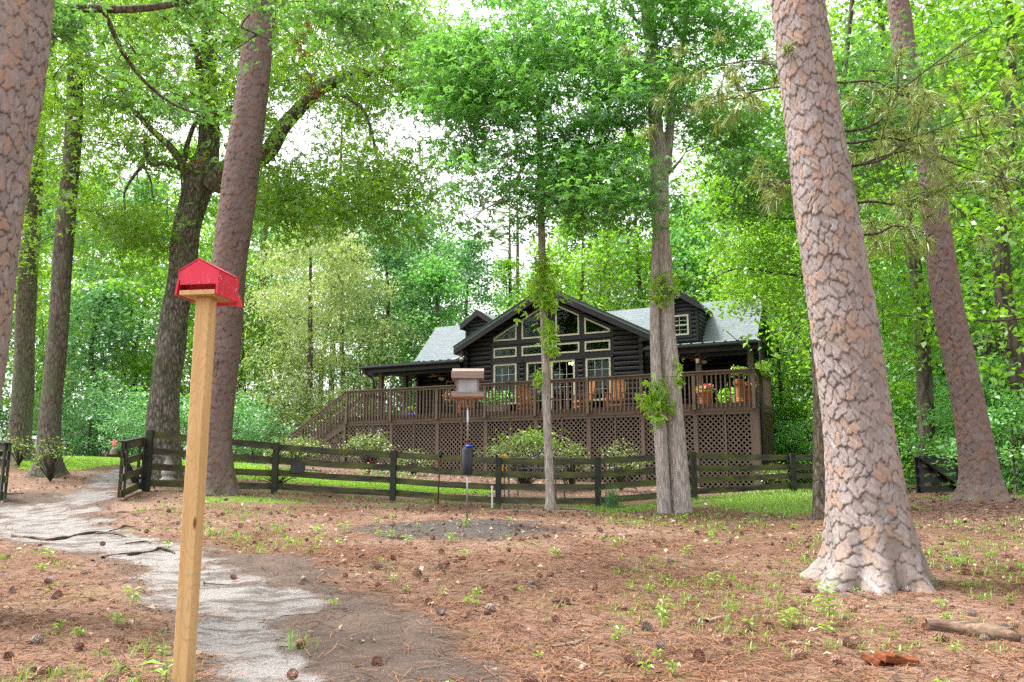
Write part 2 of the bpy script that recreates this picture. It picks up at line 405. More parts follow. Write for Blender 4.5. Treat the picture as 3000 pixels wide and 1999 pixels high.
sd = Vector((math.sin(SUN_AZ) * math.cos(SUN_EL), math.cos(SUN_AZ) * math.cos(SUN_EL), math.sin(SUN_EL)))
so.rotation_euler = (-sd).to_track_quat('-Z', 'Y').to_euler()

cam = bpy.data.cameras.new('camera'); co_ = bpy.data.objects.new('camera', cam); COL.objects.link(co_)
cam.sensor_width = 36.0; cam.lens = F * 36.0 / 3000.0; cam.clip_end = 500; cam.clip_start = 0.05
co_.location = (0, 0, CZ); co_.rotation_euler = (PI / 2 + PITCH, 0, 0)
SC.camera = co_
SC.view_settings.view_transform = 'Standard'; SC.view_settings.look = 'None'
SC.view_settings.exposure = EXPOSURE; SC.view_settings.gamma = 1.0; SC.view_settings.use_curve_mapping = False
SC.cycles.max_bounces = 7; SC.cycles.diffuse_bounces = 4; SC.cycles.transmission_bounces = 6
SC.cycles.transparent_max_bounces = 12; SC.cycles.caustics_reflective = False; SC.cycles.caustics_refractive = False
SC.cycles.sample_clamp_indirect = 6.0
SC.cycles.use_denoising = False

# ------------------------------------------------------------------ house frame: s along the deck front to the left, t away, z up
HA = 0.466
HR = np.array([8.014, 26.844, 0.0]); HU = np.array([-math.cos(HA), math.sin(HA), 0]); HW = np.array([math.sin(HA), math.cos(HA), 0])
def W(s, t, z): return HR + s * HU + t * HW + np.array([0, 0, z])
def loc(P):
    d = np.array(P) - HR; return d @ HU, d @ HW, P[2]

# ------------------------------------------------------------------ ground height
_cp = [(0, -6, 0), (-8, -6, 0), (8, -6, 0), (0, 0, 0), (-4, 0, 0), (4, 0, 0), (0, 4, 0.02), (-5, 5, 0.05), (5, 5, 0.03)]
for x, y, d in [(2560, 1712, 8.2), (2403, 1524, 15), (2878, 1455, 15.5), (1995, 1503, 17.5), (1612, 1491, 18.5), (628, 1443, 18),
                (130, 1388, 22), (64, 1345, 26), (475, 1400, 23), (180, 1376, 24.5), (345, 1452, 17.2), (428, 1440, 18.3), (803, 1446, 19.6),
                (1150, 1467, 20.1), (1460, 1487, 19.8), (1753, 1493, 19.6), (2035, 1466, 20.6), (2327, 1444, 22.0), (2690, 1452, 19.5),
                (3000, 1560, 12), (3000, 1470, 15.5), (1368, 1532, 13), (0, 1530, 15.5), (0, 1600, 11.5), (0, 1440, 20), (2700, 1560, 12),
                (250, 1341, 34), (60, 1341, 36), (700, 1362, 30), (1000, 1391, 27), (1000, 1422, 24), (1400, 1412, 26), (1400, 1446, 23.5)]:
    p = atd(x, y, d); _cp.append((p[0], p[1], p[2]))
for s_ in (0, 5, 10, 15): p = W(s_, 0.0, 0.66 + 0.045 * s_); _cp.append(tuple(p))
for s_ in (-2, 5, 12, 18): p = W(s_, 8, 0.75 + 0.05 * s_); _cp.append(tuple(p))
_cp += [(-26, 46, 1.45), (-15, 46, 1.5), (0, 55, 2.0), (25, 50, 1.8), (30, 25, 1.3), (-60, 60, 2.5), (60, 60, 2.6), (0, 110, 4), (-100, 110, 4), (100, 110, 4), (-40, 20, 1.3), (-40, -10, 0), (40, -10, 0)]
_cp = np.array(_cp, float)
def _rbf_fit():
    n = len(_cp); D = np.linalg.norm(_cp[:, None, :2] - _cp[None, :, :2], axis=2)
    A = np.zeros((n + 3, n + 3)); A[:n, :n] = D - np.eye(n) * 0.15
    A[:n, n] = 1; A[:n, n + 1:] = _cp[:, :2]; A[n, :n] = 1; A[n + 1:, :n] = _cp[:, :2].T
    return np.linalg.solve(A, np.concatenate([_cp[:, 2], np.zeros(3)]))
_cf = _rbf_fit()
def gz(x, y):
    x = np.asarray(x, float); y = np.asarray(y, float); sh = x.shape; x = x.ravel(); y = y.ravel()
    out = np.empty(len(x))
    for i in range(0, len(x), 20000):
        q = np.stack([x[i:i + 20000], y[i:i + 20000]], 1)
        d = np.linalg.norm(q[:, None, :] - _cp[None, :, :2], axis=2)
        out[i:i + 20000] = d @ _cf[:-3] + _cf[-3] + q @ _cf[-2:]
    # low lumps
    out += 0.018 * np.sin(x * 1.7 + 0.6 * y) * np.cos(y * 1.3 - 0.4 * x)
    return out.reshape(sh)
def g1(x, y): return float(gz(np.array([x]), np.array([y]))[0])
def gp(x, y): return np.array([x, y, g1(x, y)])
def hit(px, py, dmax=120.0):
    """where the line of sight through a photo pixel meets the ground"""
    r = ray(px, py); r = r / r[1]
    d = np.geomspace(1.5, dmax, 500)
    z = CZ + r[2] * d; g = gz(r[0] * d, d)
    k = np.argmax(z < g)
    if z[k] >= g[k]: k = len(d) - 1
    a, b = d[max(k - 1, 0)], d[k]
    for _ in range(18):
        m = (a + b) / 2
        if CZ + r[2] * m < g1(r[0] * m, m): b = m
        else: a = m
    return gp(r[0] * b, b)

def zpoly(pts, sx=1.961, ox=0, oy=1400):
    return np.array([hit(ox + x / sx, oy + y / sx)[:2] for x, y in pts])
def inpoly(poly, x, y):
    ins = np.zeros(len(x), bool); n = len(poly)
    for i in range(n):
        x0, y0 = poly[i]; x1, y1 = poly[(i + 1) % n]
        if abs(y1 - y0) < 1e-9: continue
        ins ^= ((y0 > y) != (y1 > y)) & (x < (x1 - x0) * (y - y0) / (y1 - y0) + x0)
    return ins
def polydist(poly, x, y, closed=True):
    """signed distance, positive inside"""
    d = np.full(len(x), 1e9); n = len(poly)
    for i in range(n if closed else n - 1):
        a = poly[i]; b = poly[(i + 1) % n]; ab = b - a; L = max(ab @ ab, 1e-9)
        t = np.clip(((x - a[0]) * ab[0] + (y - a[1]) * ab[1]) / L, 0, 1)
        d = np.minimum(d, np.hypot(x - a[0] - t * ab[0], y - a[1] - t * ab[1]))
    if not closed: return d
    return np.where(inpoly(poly, x, y), d, -d)
def wob(x, y, s, seed=0):
    r = np.random.default_rng(seed); o = np.zeros(len(x))
    for k in range(7):
        a = r.uniform(0, 2 * PI); fr = s * 1.55 ** k
        o += np.sin(fr * (x * math.cos(a) + y * math.sin(a)) + r.uniform(0, 6)) / 1.35 ** k
    return o / 2.6

PATH1 = zpoly([(-60, 175), (120, 160), (330, 148), (380, 120), (500, 60), (560, 20), (620, -30), (690, -55), (900, -40), (860, 5), (700, 40), (680, 100), (600, 140), (570, 200),
               (640, 235), (590, 290), (760, 335), (900, 350), (1010, 372), (1230, 408), (1240, 470), (1400, 525), (1480, 575), (1700, 635),
               (1890, 680), (1850, 770), (1500, 830), (1450, 880), (1600, 940), (1750, 1010), (1820, 1180), (1230, 1180), (1330, 1050),
               (1100, 1000), (1120, 860), (1150, 800), (900, 740), (760, 640), (720, 570), (700, 505), (550, 458), (350, 408), (200, 380), (0, 350), (-60, 350)])
DIRT1 = zpoly([(1100, 420), (1600, 435), (1850, 540), (1950, 650), (2150, 690), (2450, 760), (2700, 900), (2900, 1200), (1200, 1250), (1200, 900), (1130, 600)])
DIRT2 = zpoly([(-80, 80), (150, 95), (350, 90), (420, 120), (330, 150), (-80, 180)])
SEED = np.array([hit(x * 1.275, y * 1.275)[:2] for x, y in [(820, 1215), (900, 1202), (1000, 1191), (1100, 1192), (1250, 1200), (1300, 1222), (1250, 1240), (1130, 1245), (1000, 1241), (880, 1236)]])
LAWN1 = np.array([hit(*p)[:2] for p in [(60, 1375), (180, 1377), (215, 1379), (285, 1368), (360, 1362), (500, 1368)]] +
                 [hit(*p)[:2] for p in [(670, 1400), (800, 1412), (983, 1424), (1133, 1436), (1446, 1450), (1449, 1430), (1296, 1412), (1126, 1398), (983, 1394)]] +
                 [tuple(atd(760, 1366, 31)[:2]), tuple(atd(500, 1345, 36)[:2]), tuple(atd(250, 1341, 36)[:2]), tuple(atd(40, 1341, 38)[:2])])
GREEN1 = np.array([hit(*p)[:2] for p in [(1650, 1490), (2040, 1466), (2150, 1455), (2330, 1442), (2400, 1442), (2400, 1500), (2300, 1508), (2150, 1490), (2100, 1470), (2020, 1482), (1800, 1500)]])
MULCH = np.array([hit(*p)[:2] for p in [(2640, 1550), (2660, 1480), (2800, 1462), (2950, 1458), (3100, 1460), (3100, 1560), (2850, 1555)]])

view_at = lambda x, y, d: atd(x * 1.275, y * 1.275, d)
def masks(x, y):
    n1 = wob(x, y, 1.6, 1); n2 = wob(x, y, 5.0, 2)
    r = np.hypot(x, y); j = 0.02 * np.minimum(r, 20)
    e = (n1 * 0.9 + n2 * 0.7) * j
    sm = lambda d, wd: np.clip(0.5 + d / (2 * wd), 0, 1)
    path = sm(polydist(PATH1, x, y) + e * 1.3 - .04, 0.10 + 0.018 * r)
    dirt = np.maximum(sm(polydist(DIRT1, x, y) + e * 1.5, 0.28), sm(polydist(DIRT2, x, y) + e, 0.4))
    near = polydist(PATH1, x, y)
    dirt = np.maximum(dirt, 0.55 * np.clip(1 + near / (0.05 * r + 0.1), 0, 1))
    seed = sm(polydist(SEED, x, y) + e * 1.4 - .1, 0.8)
    lawn = sm(polydist(LAWN1, x, y) + n2 * 0.03, 0.06)
    green = sm(polydist(GREEN1, x, y) + e, 0.5)
    mulch = sm(polydist(MULCH, x, y) + e, 0.4)
    s = (x - HR[0]) * HU[0] + (y - HR[1]) * HU[1]; t = (x - HR[0]) * HW[0] + (y - HR[1]) * HW[1]
    forest = np.clip((r - 24) / 6, 0, 1) * (1 - lawn)
    bed = np.clip(1 - np.abs(t + 3.5) / 4.2, 0, 1) * (s > -1) * (s < 20)      # leaf-covered bed in front of the lattice
    for mx, my, md, ra in ((505, 1147, 17.0, .55), (600, 1146, 17.2, .75), (660, 1148, 17.3, .4), (1480, 1150, 18.6, .5)):
        q = view_at(mx, my, md); green = np.maximum(green, sm(ra - np.hypot((x - q[0]), (y - q[1]) * 1.3) + e, .18))
    return dict(path=path, dirt=dirt, seed=seed, lawn=lawn, green=np.maximum(green, 0), mulch=np.maximum(mulch, 0.9 * bed), forest=forest)

def ground_mat():
    t = NT('pine straw ground'); v = t.coord()
    big = t.noise(v, 0.45, 5); mid = t.noise(v, 3.0, 6, 0.6); fine = t.noise(v, 26, 5, 0.7); vf = t.noise(v, 90, 3, 0.7)
    st = t.n('ShaderNodeTexNoise', Vector=t.coord((1, 1, 1)), Scale=13.0, Detail=5.0, Roughness=0.7, Distortion=2.2).outputs['Fac']
    st2 = t.n('ShaderNodeTexNoise', Vector=v, Scale=38.0, Detail=4.0, Roughness=0.75, Distortion=3.0).outputs['Fac']
    straw = t.ramp(st, [(0.30, (0.050, 0.026, 0.020)), (0.48, (0.125, 0.062, 0.040)), (0.72, (0.20, 0.115, 0.075))])
    straw = t.mix(t.ramp(st2, [(0.34, 0.85), (0.50, 0.0)]), straw, (0.028, 0.016, 0.013))  # small dark shadows among the needles, painted into the straw colour
    straw = t.mix(t.ramp(st2, [(0.56, 0.0), (0.70, 0.8)]), straw, (0.26, 0.155, 0.10))
    straw = t.mix(t.ramp(big, [(0.38, 0.0), (0.62, 0.7)]), straw, (0.26, 0.175, 0.13))
    spk = t.n('ShaderNodeTexVoronoi', Vector=v, Scale=9.0).outputs['Distance']
    straw = t.mix(t.math('MULTIPLY', t.ramp(spk, [(0.10, 1.0), (0.17, 0.0)]), t.ramp(mid, [(0.48, 0.0), (0.56, 0.9)])), straw, (0.030, 0.018, 0.015))
    straw = t.mix(t.ramp(fine, [(0.60, 0.0), (0.66, 0.8)]), straw, (0.032, 0.019, 0.015))
    straw = t.mix(t.ramp(vf, [(0.62, 0.0), (0.70, 0.75)]), straw, (0.36, 0.26, 0.19))
    gm = t.math('MULTIPLY', t.ramp(t.noise(v, 1.1, 6, 0.65), [(0.55, 0.0), (0.68, 1.0)]), t.ramp(fine, [(0.42, 0.0), (0.58, 1.0)]))
    straw = t.mix(t.math('MULTIPLY', gm, 0.65), straw, (0.14, 0.17, 0.035))
    dirt = t.ramp(fine, [(0.3, (0.045, 0.032, 0.026)), (0.7, (0.105, 0.078, 0.064))])
    dirt = t.mix(t.ramp(mid, [(0.4, 0.0), (0.7, 0.6)]), dirt, (0.15, 0.105, 0.080))
    dirt = t.mix(t.ramp(vf, [(0.60, 0.0), (0.68, 0.8)]), dirt, (0.30, 0.27, 0.25))
    dirt = t.mix(t.ramp(st2, [(0.32, 0.7), (0.42, 0.0)]), dirt, (0.03, 0.021, 0.018))
    grav = t.ramp(vf, [(0.3, (0.10, 0.092, 0.086)), (0.48, (0.215, 0.20, 0.188)), (0.68, (0.32, 0.302, 0.288))])
    dk = t.ramp(t.noise(t.coord((1, 1.9, 1)), 2.4, 8, 0.74), [(0.47, 0.0), (0.58, 0.85)])
    grav = t.mix(dk, grav, t.mix(0.5, dirt, (0.085, 0.07, 0.062)))
    grav = t.mix(t.ramp(fine, [(0.62, 0.0), (0.67, 0.85)]), grav, (0.045, 0.032, 0.027))
    seed = t.ramp(vf, [(0.38, (0.022, 0.02, 0.019)), (0.56, (0.085, 0.072, 0.064)), (0.70, (0.30, 0.25, 0.22))])
    lawn = t.ramp(fine, [(0.3, (0.10, 0.21, 0.010)), (0.7, (0.19, 0.34, 0.020))])
    green = t.ramp(fine, [(0.35, (0.08, 0.13, 0.02)), (0.7, (0.22, 0.30, 0.06))])
    mulch = t.ramp(fine, [(0.35, (0.055, 0.03, 0.023)), (0.52, (0.15, 0.088, 0.066)), (0.66, (0.32, 0.23, 0.18))])
    forest = t.ramp(fine, [(0.35, (0.05, 0.045, 0.02)), (0.65, (0.13, 0.10, 0.055))])
    sharp = lambda a, amt=0.35: t.ramp(t.math('ADD', t.attr(a), t.math('MULTIPLY', t.math('SUBTRACT', t.math('ADD', t.math('MULTIPLY', mid, .6), t.math('MULTIPLY', st2, .4)), 0.5), amt)), [(0.38, 0.0), (0.62, 1.0)])
    c = t.mix(sharp('forest'), straw, forest)
    c = t.mix(sharp('mulch'), c, mulch)
    c = t.mix(sharp('dirt', 1.4), c, dirt)
    c = t.mix(sharp('path', 1.5), c, grav)
    c = t.mix(sharp('seed', 1.6), c, seed)
    c = t.mix(sharp('green', 0.8), c, green)
    c = t.mix(sharp('lawn', 0.1), c, lawn)
    h = t.math('ADD', t.math('MULTIPLY', fine, 0.7), t.math('MULTIPLY', st, 0.5))
    return t.bsdf(c, 0.95, bump=h, bstr=0.6, bdist=0.03, spec=0.1)
M['ground'] = ground_mat()

def build_ground():
    rr = np.concatenate([[0.4, 0.8, 1.2, 1.6], np.geomspace(2.0, 60, 260), np.geomspace(62, 260, 30)])
    inner = np.radians(np.arange(-40, 40.01, 0.27))
    outer = np.radians(np.arange(45, 316, 5.0))
    an = np.concatenate([inner, outer])
    R_, A_ = np.meshgrid(rr, an, indexing='ij')
    X = (R_ * np.sin(A_)).ravel(); Y = (R_ * np.cos(A_)).ravel()
    Z = np.where(np.hypot(X, Y) > 112, 0, 0) + gz(X, Y)
    mk = masks(X, Y)
    Z = Z - 0.03 * mk['path'] * np.clip(np.hypot(X, Y) / 3, 0, 1) + 0.012 * wob(X, Y, 7, 5) * (1 - mk['lawn'])
    n, m = len(rr), len(an)
    i, j = np.meshgrid(np.arange(n - 1), np.arange(m), indexing='ij')
    j2 = (j + 1) % m
    F_ = np.stack([i * m + j, i * m + j2, (i + 1) * m + j2, (i + 1) * m + j], -1).reshape(-1, 4)[:, ::-1]
    co = np.stack([X, Y, Z], 1)
    pm = mk['path'][F_].mean(1) > 0.5; lm = mk['lawn'][F_].mean(1) > 0.5
    for nm, sel, dz in (('ground', np.ones(len(F_), bool), 0.0), ('path', pm, 0.004), ('lawn', lm, 0.008)):
        f = F_[sel]; u, inv = np.unique(f, return_inverse=True)
        cc = co[u].copy(); cc[:, 2] += dz
        o = mesh_obj(nm, np_mesh(nm, cc, inv.reshape(-1, 4), {k: v[u] for k, v in mk.items()}, smooth=True), M['ground'])
        tag(o, {'ground': 'ground of orange pine straw, bare brown dirt and dry leaves', 'path': 'pale grey gravel path winding to the gate',
                'lawn': 'bright green mown lawn behind the fence'}[nm], nm, kind='structure')
build_ground()

# ------------------------------------------------------------------ the cabin
RT0 = 8.9
GC = 8.68                                      # middle of the gable front
def hb(mb, s0, s1, t0, t1, z0, z1):
    lo = [W(s0, t0, z0), W(s1, t0, z0), W(s1, t1, z0), W(s0, t1, z0)]
    hi = [W(s0, t0, z1), W(s1, t0, z1), W(s1, t1, z1), W(s0, t1, z1)]
    return mb.hexa(lo, hi)
def hpoly(mb, pts, t0, t1):
    """polygon in the (s, z) plane given a thickness from t0 to t1"""
    return mb.hexa([W(s, t0, z) for s, z in pts], [W(s, t1, z) for s, z in pts])
def hbeam(mb, a, b, w_, h_, up=(0, 0, 1)): return mb.beam(W(*a), W(*b), w_, h_, up)

cabin = thing('log_cabin', 'dark stained log cabin with a tall gable of cream framed windows', 'house', W(GC, 3, 3.5))
cuv = lambda p: (loc(p)[0], p[2] * 1.0, 0.0)

def logwall(mb, z0, z1, t, ivs, ch=0.205, bulge=0.075, frame=None):
    """rounded log courses; ivs(z) -> solid intervals along s; frame maps (a, depth, z) to world"""
    fr = frame or (lambda a, d, z: W(a, d, z))
    K = 6; z = z0
    while z < z1 - 1e-6:
        zs = [min(z1, z + ch * k / K) for k in range(K + 1)]
        for k in range(K):
            za, zb = zs[k], zs[k + 1]
            if zb - za < 1e-6: continue
            da = t - bulge * math.sqrt(max(0, 1 - (2 * k / K - 1) ** 2)); db = t - bulge * math.sqrt(max(0, 1 - (2 * (k + 1) / K - 1) ** 2))
            A, B = ivs(za + 1e-4), ivs(zb - 1e-4)
            if len(A) != len(B): A = B = ivs((za + zb) / 2)
            for (a0, a1), (b0, b1) in zip(A, B):
                if a1 - a0 < 0.01: continue
                mb.add([fr(a0, da, za), fr(a1, da, za), fr(b1, db, zb), fr(b0, db, zb)], [(0, 1, 2, 3)])
                # end caps
                mb.add([fr(a0, da, za), fr(b0, db, zb), fr(b0, t + .12, zb), fr(a0, t + .12, za)], [(0, 1, 2, 3)])
                mb.add([fr(a1, da, za), fr(b1, db, zb), fr(b1, t + .12, zb), fr(a1, t + .12, za)], [(0, 1, 2, 3)])
        z += ch

ROOF_Z, HALF = 8.86, 4.36                     # gable apex, half width of the roof
PITCHG = (ROOF_Z - 6.62) / HALF
def gtop(s): return ROOF_Z - 0.16 - abs(s - GC) * PITCHG
def cut(iv, a, b):
    out = []
    for x0, x1 in iv:
        if b <= x0 or a >= x1: out.append((x0, x1)); continue
        if a > x0: out.append((x0, a))
        if b < x1: out.append((b, x1))
    return out
# window polygons (s, z); the gable ones follow the roof
SL = 0.50
TOPW = [[(10.23, 6.79), (11.32, 6.79), (11.32, 6.93), (10.23, 7.50)], [(8.94, 6.79), (9.99, 6.79), (9.99, 7.62), (8.94, 8.15)],
        [(7.39, 6.79), (8.44, 6.79), (8.44, 8.15), (7.39, 7.62)], [(6.07, 6.79), (7.16, 6.79), (7.16, 7.49), (6.07, 6.93)]]
MIDW = [(10.23, 11.32), (8.94, 9.99), (7.39, 8.45), (6.07, 7.16)]
LOWW = [(10.23, 11.32), (8.70, 9.77), (7.60, 8.66), (6.07, 7.13)]
def edge_iv(poly, z):
    xs = []
    n = len(poly)
    for i in range(n):
        (s0, z0), (s1, z1) = poly[i], poly[(i + 1) % n]
        if (z0 > z) != (z1 > z): xs.append(s0 + (z - z0) / (z1 - z0) * (s1 - s0))
    return (min(xs), max(xs)) if len(xs) >= 2 else None
def gable_iv(z):
    hw = min(4.08, (ROOF_Z - 0.16 - z) / PITCHG)
    iv = [(GC - hw, GC + hw)]
    tr = 0.13
    if z < 5.9:
        iv = cut(iv, 10.23 - tr, 11.32 + tr); iv = cut(iv, 7.60 - tr, 9.77 + tr); iv = cut(iv, 6.07 - tr, 7.13 + tr)
    elif z < 6.70: iv = cut(iv, 5.94, 11.45)
    else:
        for p in TOPW:
            e = edge_iv([(s, zz + (0.13 if zz > 6.85 else 0)) for s, zz in p], max(z, 6.80))
            if e: iv = cut(iv, e[0] - 0.12, e[1] + 0.12)
    return iv
mb = MB(); logwall(mb, 3.55, ROOF_Z - 0.18, 3.0, gable_iv)
sidef = lambda s0, sg: (lambda a, d, z: W(s0 - sg * (d - 0), a, z))
logwall(mb, 3.55, 6.75, 0.0, lambda z: [(3.0, 6.0)], frame=lambda a, d, z: W(12.76 - d, a, z))
logwall(mb, 3.55, 6.75, 0.0, lambda z: [(3.0, 6.0)], frame=lambda a, d, z: W(4.60 + d, a, z))
obj('log_wall', mb, M['log'], cabin)
mb = MB()
logwall(mb, 3.55, 6.6, 6.0, lambda z: cut([(12.76, 17.15)], 14.6, 15.5) if 4.4 < z < 5.6 else [(12.76, 17.15)])
logwall(mb, 0.9, 6.7, 0.0, lambda z: [(6.0, 10.2)], frame=lambda a, d, z: W(17.15 - d, a, z))
logwall(mb, 3.55, 6.6, 6.0, lambda z: [(1.45, 4.6)])
logwall(mb, 0.6, 6.7, 0.0, lambda z: [(3.0 if z < 3.5 else 6.0, 10.2)], frame=lambda a, d, z: W(1.45 + d, a, z))
logwall(mb, 0.6, 3.45, 3.0, lambda z: [(1.45, 17.0)])
obj('log_wall', mb, M['log'], cabin)
for s, t, n_ in ((12.60, 2.72, 15), (4.76, 2.72, 15), (17.0, 5.72, 13)):      # log ends crossing at the corners
    mb = MB()
    for k in range(n_): z = 3.66 + 0.205 * k; mb.tube([W(s, t, z), W(s, t + .28, z)], 0.104, 9)
    obj('log_ends', mb, M['log'], cabin)
mb = MB()                                                     # rear body that closes the house
hpoly(mb, [(1.5, 3.6), (17.1, 3.6), (17.1, 6.6), (1.5, 6.6)], 10.0, 10.2)
for a_, b_ in ((17.0, 17.15), (1.45, 1.6)): mb.hexa([W(a_, 6.8, 6.55), W(a_, 10.2, 6.55), W(a_, RT0, 8.60)], [W(b_, 6.8, 6.55), W(b_, 10.2, 6.55), W(b_, RT0, 8.60)])
obj('rear_wall', mb, M['darktrim'], cabin)
mb = MB()
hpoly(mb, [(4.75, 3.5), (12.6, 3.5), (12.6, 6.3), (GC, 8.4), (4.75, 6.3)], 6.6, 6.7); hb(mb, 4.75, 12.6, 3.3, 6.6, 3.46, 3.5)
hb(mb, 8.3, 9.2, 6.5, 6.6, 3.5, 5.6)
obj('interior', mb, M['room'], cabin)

# trim boards round the windows
mb = MB()
def board(s0, s1, z0, z1, t0=2.955, t1=3.1): hb(mb, s0, s1, t0, t1, z0, z1)
board(5.94, 11.45, 5.80, 5.88, 2.90); board(5.94, 11.45, 6.60, 6.67, 2.90)            # ledges
cuts = [(5.94, 6.07), (7.16, 7.39), (8.45, 8.94), (9.99, 10.23), (11.32, 11.45)]
for a, b in cuts: board(a, b, 5.88, 6.60)
for a, b in MIDW: board(a, b, 5.88, 6.07); board(a, b, 6.49, 6.60)
for a, b in ((5.94, 6.07), (7.13, 7.26), (7.47, 7.60), (9.77, 9.90), (10.10, 10.23), (11.32, 11.45)): board(a, b, 3.55, 5.80)
for p in TOPW:
    board(min(q[0] for q in p) - .125, max(q[0] for q in p) + .125, 6.67, 6.79)
    ptop = sorted([q for q in p if q[1] > 6.8], key=lambda q: q[0])
    for q in p:
        if q[1] <= 6.8:
            top = [r for r in ptop if abs(r[0] - q[0]) < .01][0]
            sg = 1 if q[0] > np.mean([r[0] for r in p]) else -1
            a, b = sorted((q[0], q[0] + sg * .125)); dz = 0.125 * SL * (1 if (top[1] == min(r[1] for r in ptop)) else -1)
            za = top[1] + 0.13; zb = za - dz
            pts = [(a, 6.79), (b, 6.79), (b, zb if sg > 0 else za), (a, za if sg > 0 else zb)]
            hpoly(mb, pts, 2.955, 3.1)
    (sa, za), (sb, zb) = ptop
    hpoly(mb, [(sa, za), (sb, zb), (sb, zb + .13), (sa, za + .13)], 2.953, 3.1)
obj('window_trim', mb, M['darktrim'], cabin)

def window(poly, grille=None, curtain=None, t=2.96, fw=0.062):
    cx = np.mean([p[0] for p in poly]); cz = np.mean([p[1] for p in poly])
    n = len(poly); fr = MB(); inner = []
    # inset polygon by fw
    for i in range(n):
        p0 = np.array(poly[i - 1]); p1 = np.array(poly[i]); p2 = np.array(poly[(i + 1) % n])
        d1 = (p1 - p0) / np.linalg.norm(p1 - p0); d2 = (p2 - p1) / np.linalg.norm(p2 - p1)
        n1 = np.array([-d1[1], d1[0]]); n2 = np.array([-d2[1], d2[0]])
        A = np.array([n1, n2]); rhs = np.array([n1 @ p1 + fw, n2 @ p1 + fw])
        inner.append(tuple(np.linalg.solve(A, rhs)))
    for i in range(n):
        j = (i + 1) % n
        hpoly(fr, [poly[i], poly[j], inner[j], inner[i]], t - 0.035, t + 0.06)
    o = obj('window', fr, M['cream'], cabin)
    g = MB(); hpoly(g, inner, t + 0.02, t + 0.024); obj('pane', g, M['glass'], o)
    if grille:
        g = MB(); s0, s1 = min(p[0] for p in inner), max(p[0] for p in inner); z0, z1 = min(p[1] for p in inner), max(p[1] for p in inner)
        for k in range(1, grille[0]): x = s0 + (s1 - s0) * k / grille[0]; hb(g, x - .006, x + .006, t + .006, t + .018, z0, z1)
        for k in range(1, grille[1]): z = z0 + (z1 - z0) * k / grille[1]; hb(g, s0, s1, t + .004, t + .016, z - .006, z + .006)
        obj('grille', g, M['white'], o)
    if curtain:
        g = MB(); s0, s1 = curtain; z0, z1 = min(p[1] for p in inner), max(p[1] for p in inner); k = 18
        pt = [(s0 + (s1 - s0) * i / k, t + .16 + .035 * math.sin(i * 2.1)) for i in range(k + 1)]
        g.add([W(a, b, z) for z in (z0 - .02, z1 + .02) for a, b in pt], [(i, i + 1, k + 2 + i, k + 1 + i) for i in range(k)])
        obj('curtain', g, M['curtain'], o)
    return o
# polygons must run anticlockwise in (s, z)
for p in TOPW: window(p)
for k, (a, b) in enumerate(MIDW):
    window([(a, 6.07), (b, 6.07), (b, 6.49), (a, 6.49)], curtain=(10.92, 11.26) if k == 0 else ((6.13, 6.24) if k == 3 else None))
for k, (a, b) in enumerate(LOWW):
    z0 = 4.08 if k in (0, 3) else 3.60
    window([(a, z0), (b, z0), (b, 5.80), (a, 5.80)], grille=(3, 4), curtain=(10.85, 11.26) if k == 0 else ((6.13, 6.35) if k == 3 else None), fw=0.075)
window([(14.6, 4.4), (15.5, 4.4), (15.5, 5.6), (14.6, 5.6)], grille=(4, 4), t=5.97)

# roofs: slabs with their own running coordinate for the shingles
def slab(name, pts, th, mat, uv, parent):
    """pts: 4 (s,t,z) of the upper face, anticlockwise seen from above"""
    mb = MB(); up = [W(*p) for p in pts]; dn = [q - np.array([0, 0, th]) for q in up]
    mb.hexa(dn, up)
    return obj(name, mb, mat, parent, uvm=uv)
def uv_main(p):
    s, t, z = loc(p); return (s, math.hypot(t, z) if False else t * 1.42, 0)
def uv_gable(p):
    s, t, z = loc(p); return (t, abs(s - GC) * 1.13, 0)
def uv_low(p):
    s, t, z = loc(p); return (s, t * 1.03 + .31, 0)
RT, RZ, BT, BZ, ET, EZ = 8.9, 8.90, 6.75, 6.74, 2.45, 6.03       # ridge, break, eave
SLF, SRT = 17.95, 1.05
front = slab('main_roof', [(SRT, BT, BZ), (SLF, BT, BZ), (SLF, RT, RZ), (SRT, RT, RZ)], 0.16, M['shingle'], uv_main, cabin)
slab('main_roof', [(SRT, RT, RZ), (SLF, RT, RZ), (SLF, 10.6, 6.7), (SRT, 10.6, 6.7)], 0.16, M['shingle'], uv_main, cabin)
pl = slab('porch_roof', [(12.7, ET, EZ), (SLF - .1, ET, EZ), (SLF, BT, BZ), (12.7, BT, BZ)], 0.10, M['shingle'], uv_low, cabin)
pr = slab('porch_roof', [(0.08, ET, EZ - .06), (4.55, ET, EZ - .06), (4.55, BT, BZ), (SRT - .15, BT, BZ)], 0.10, M['shingle'], uv_low, cabin)
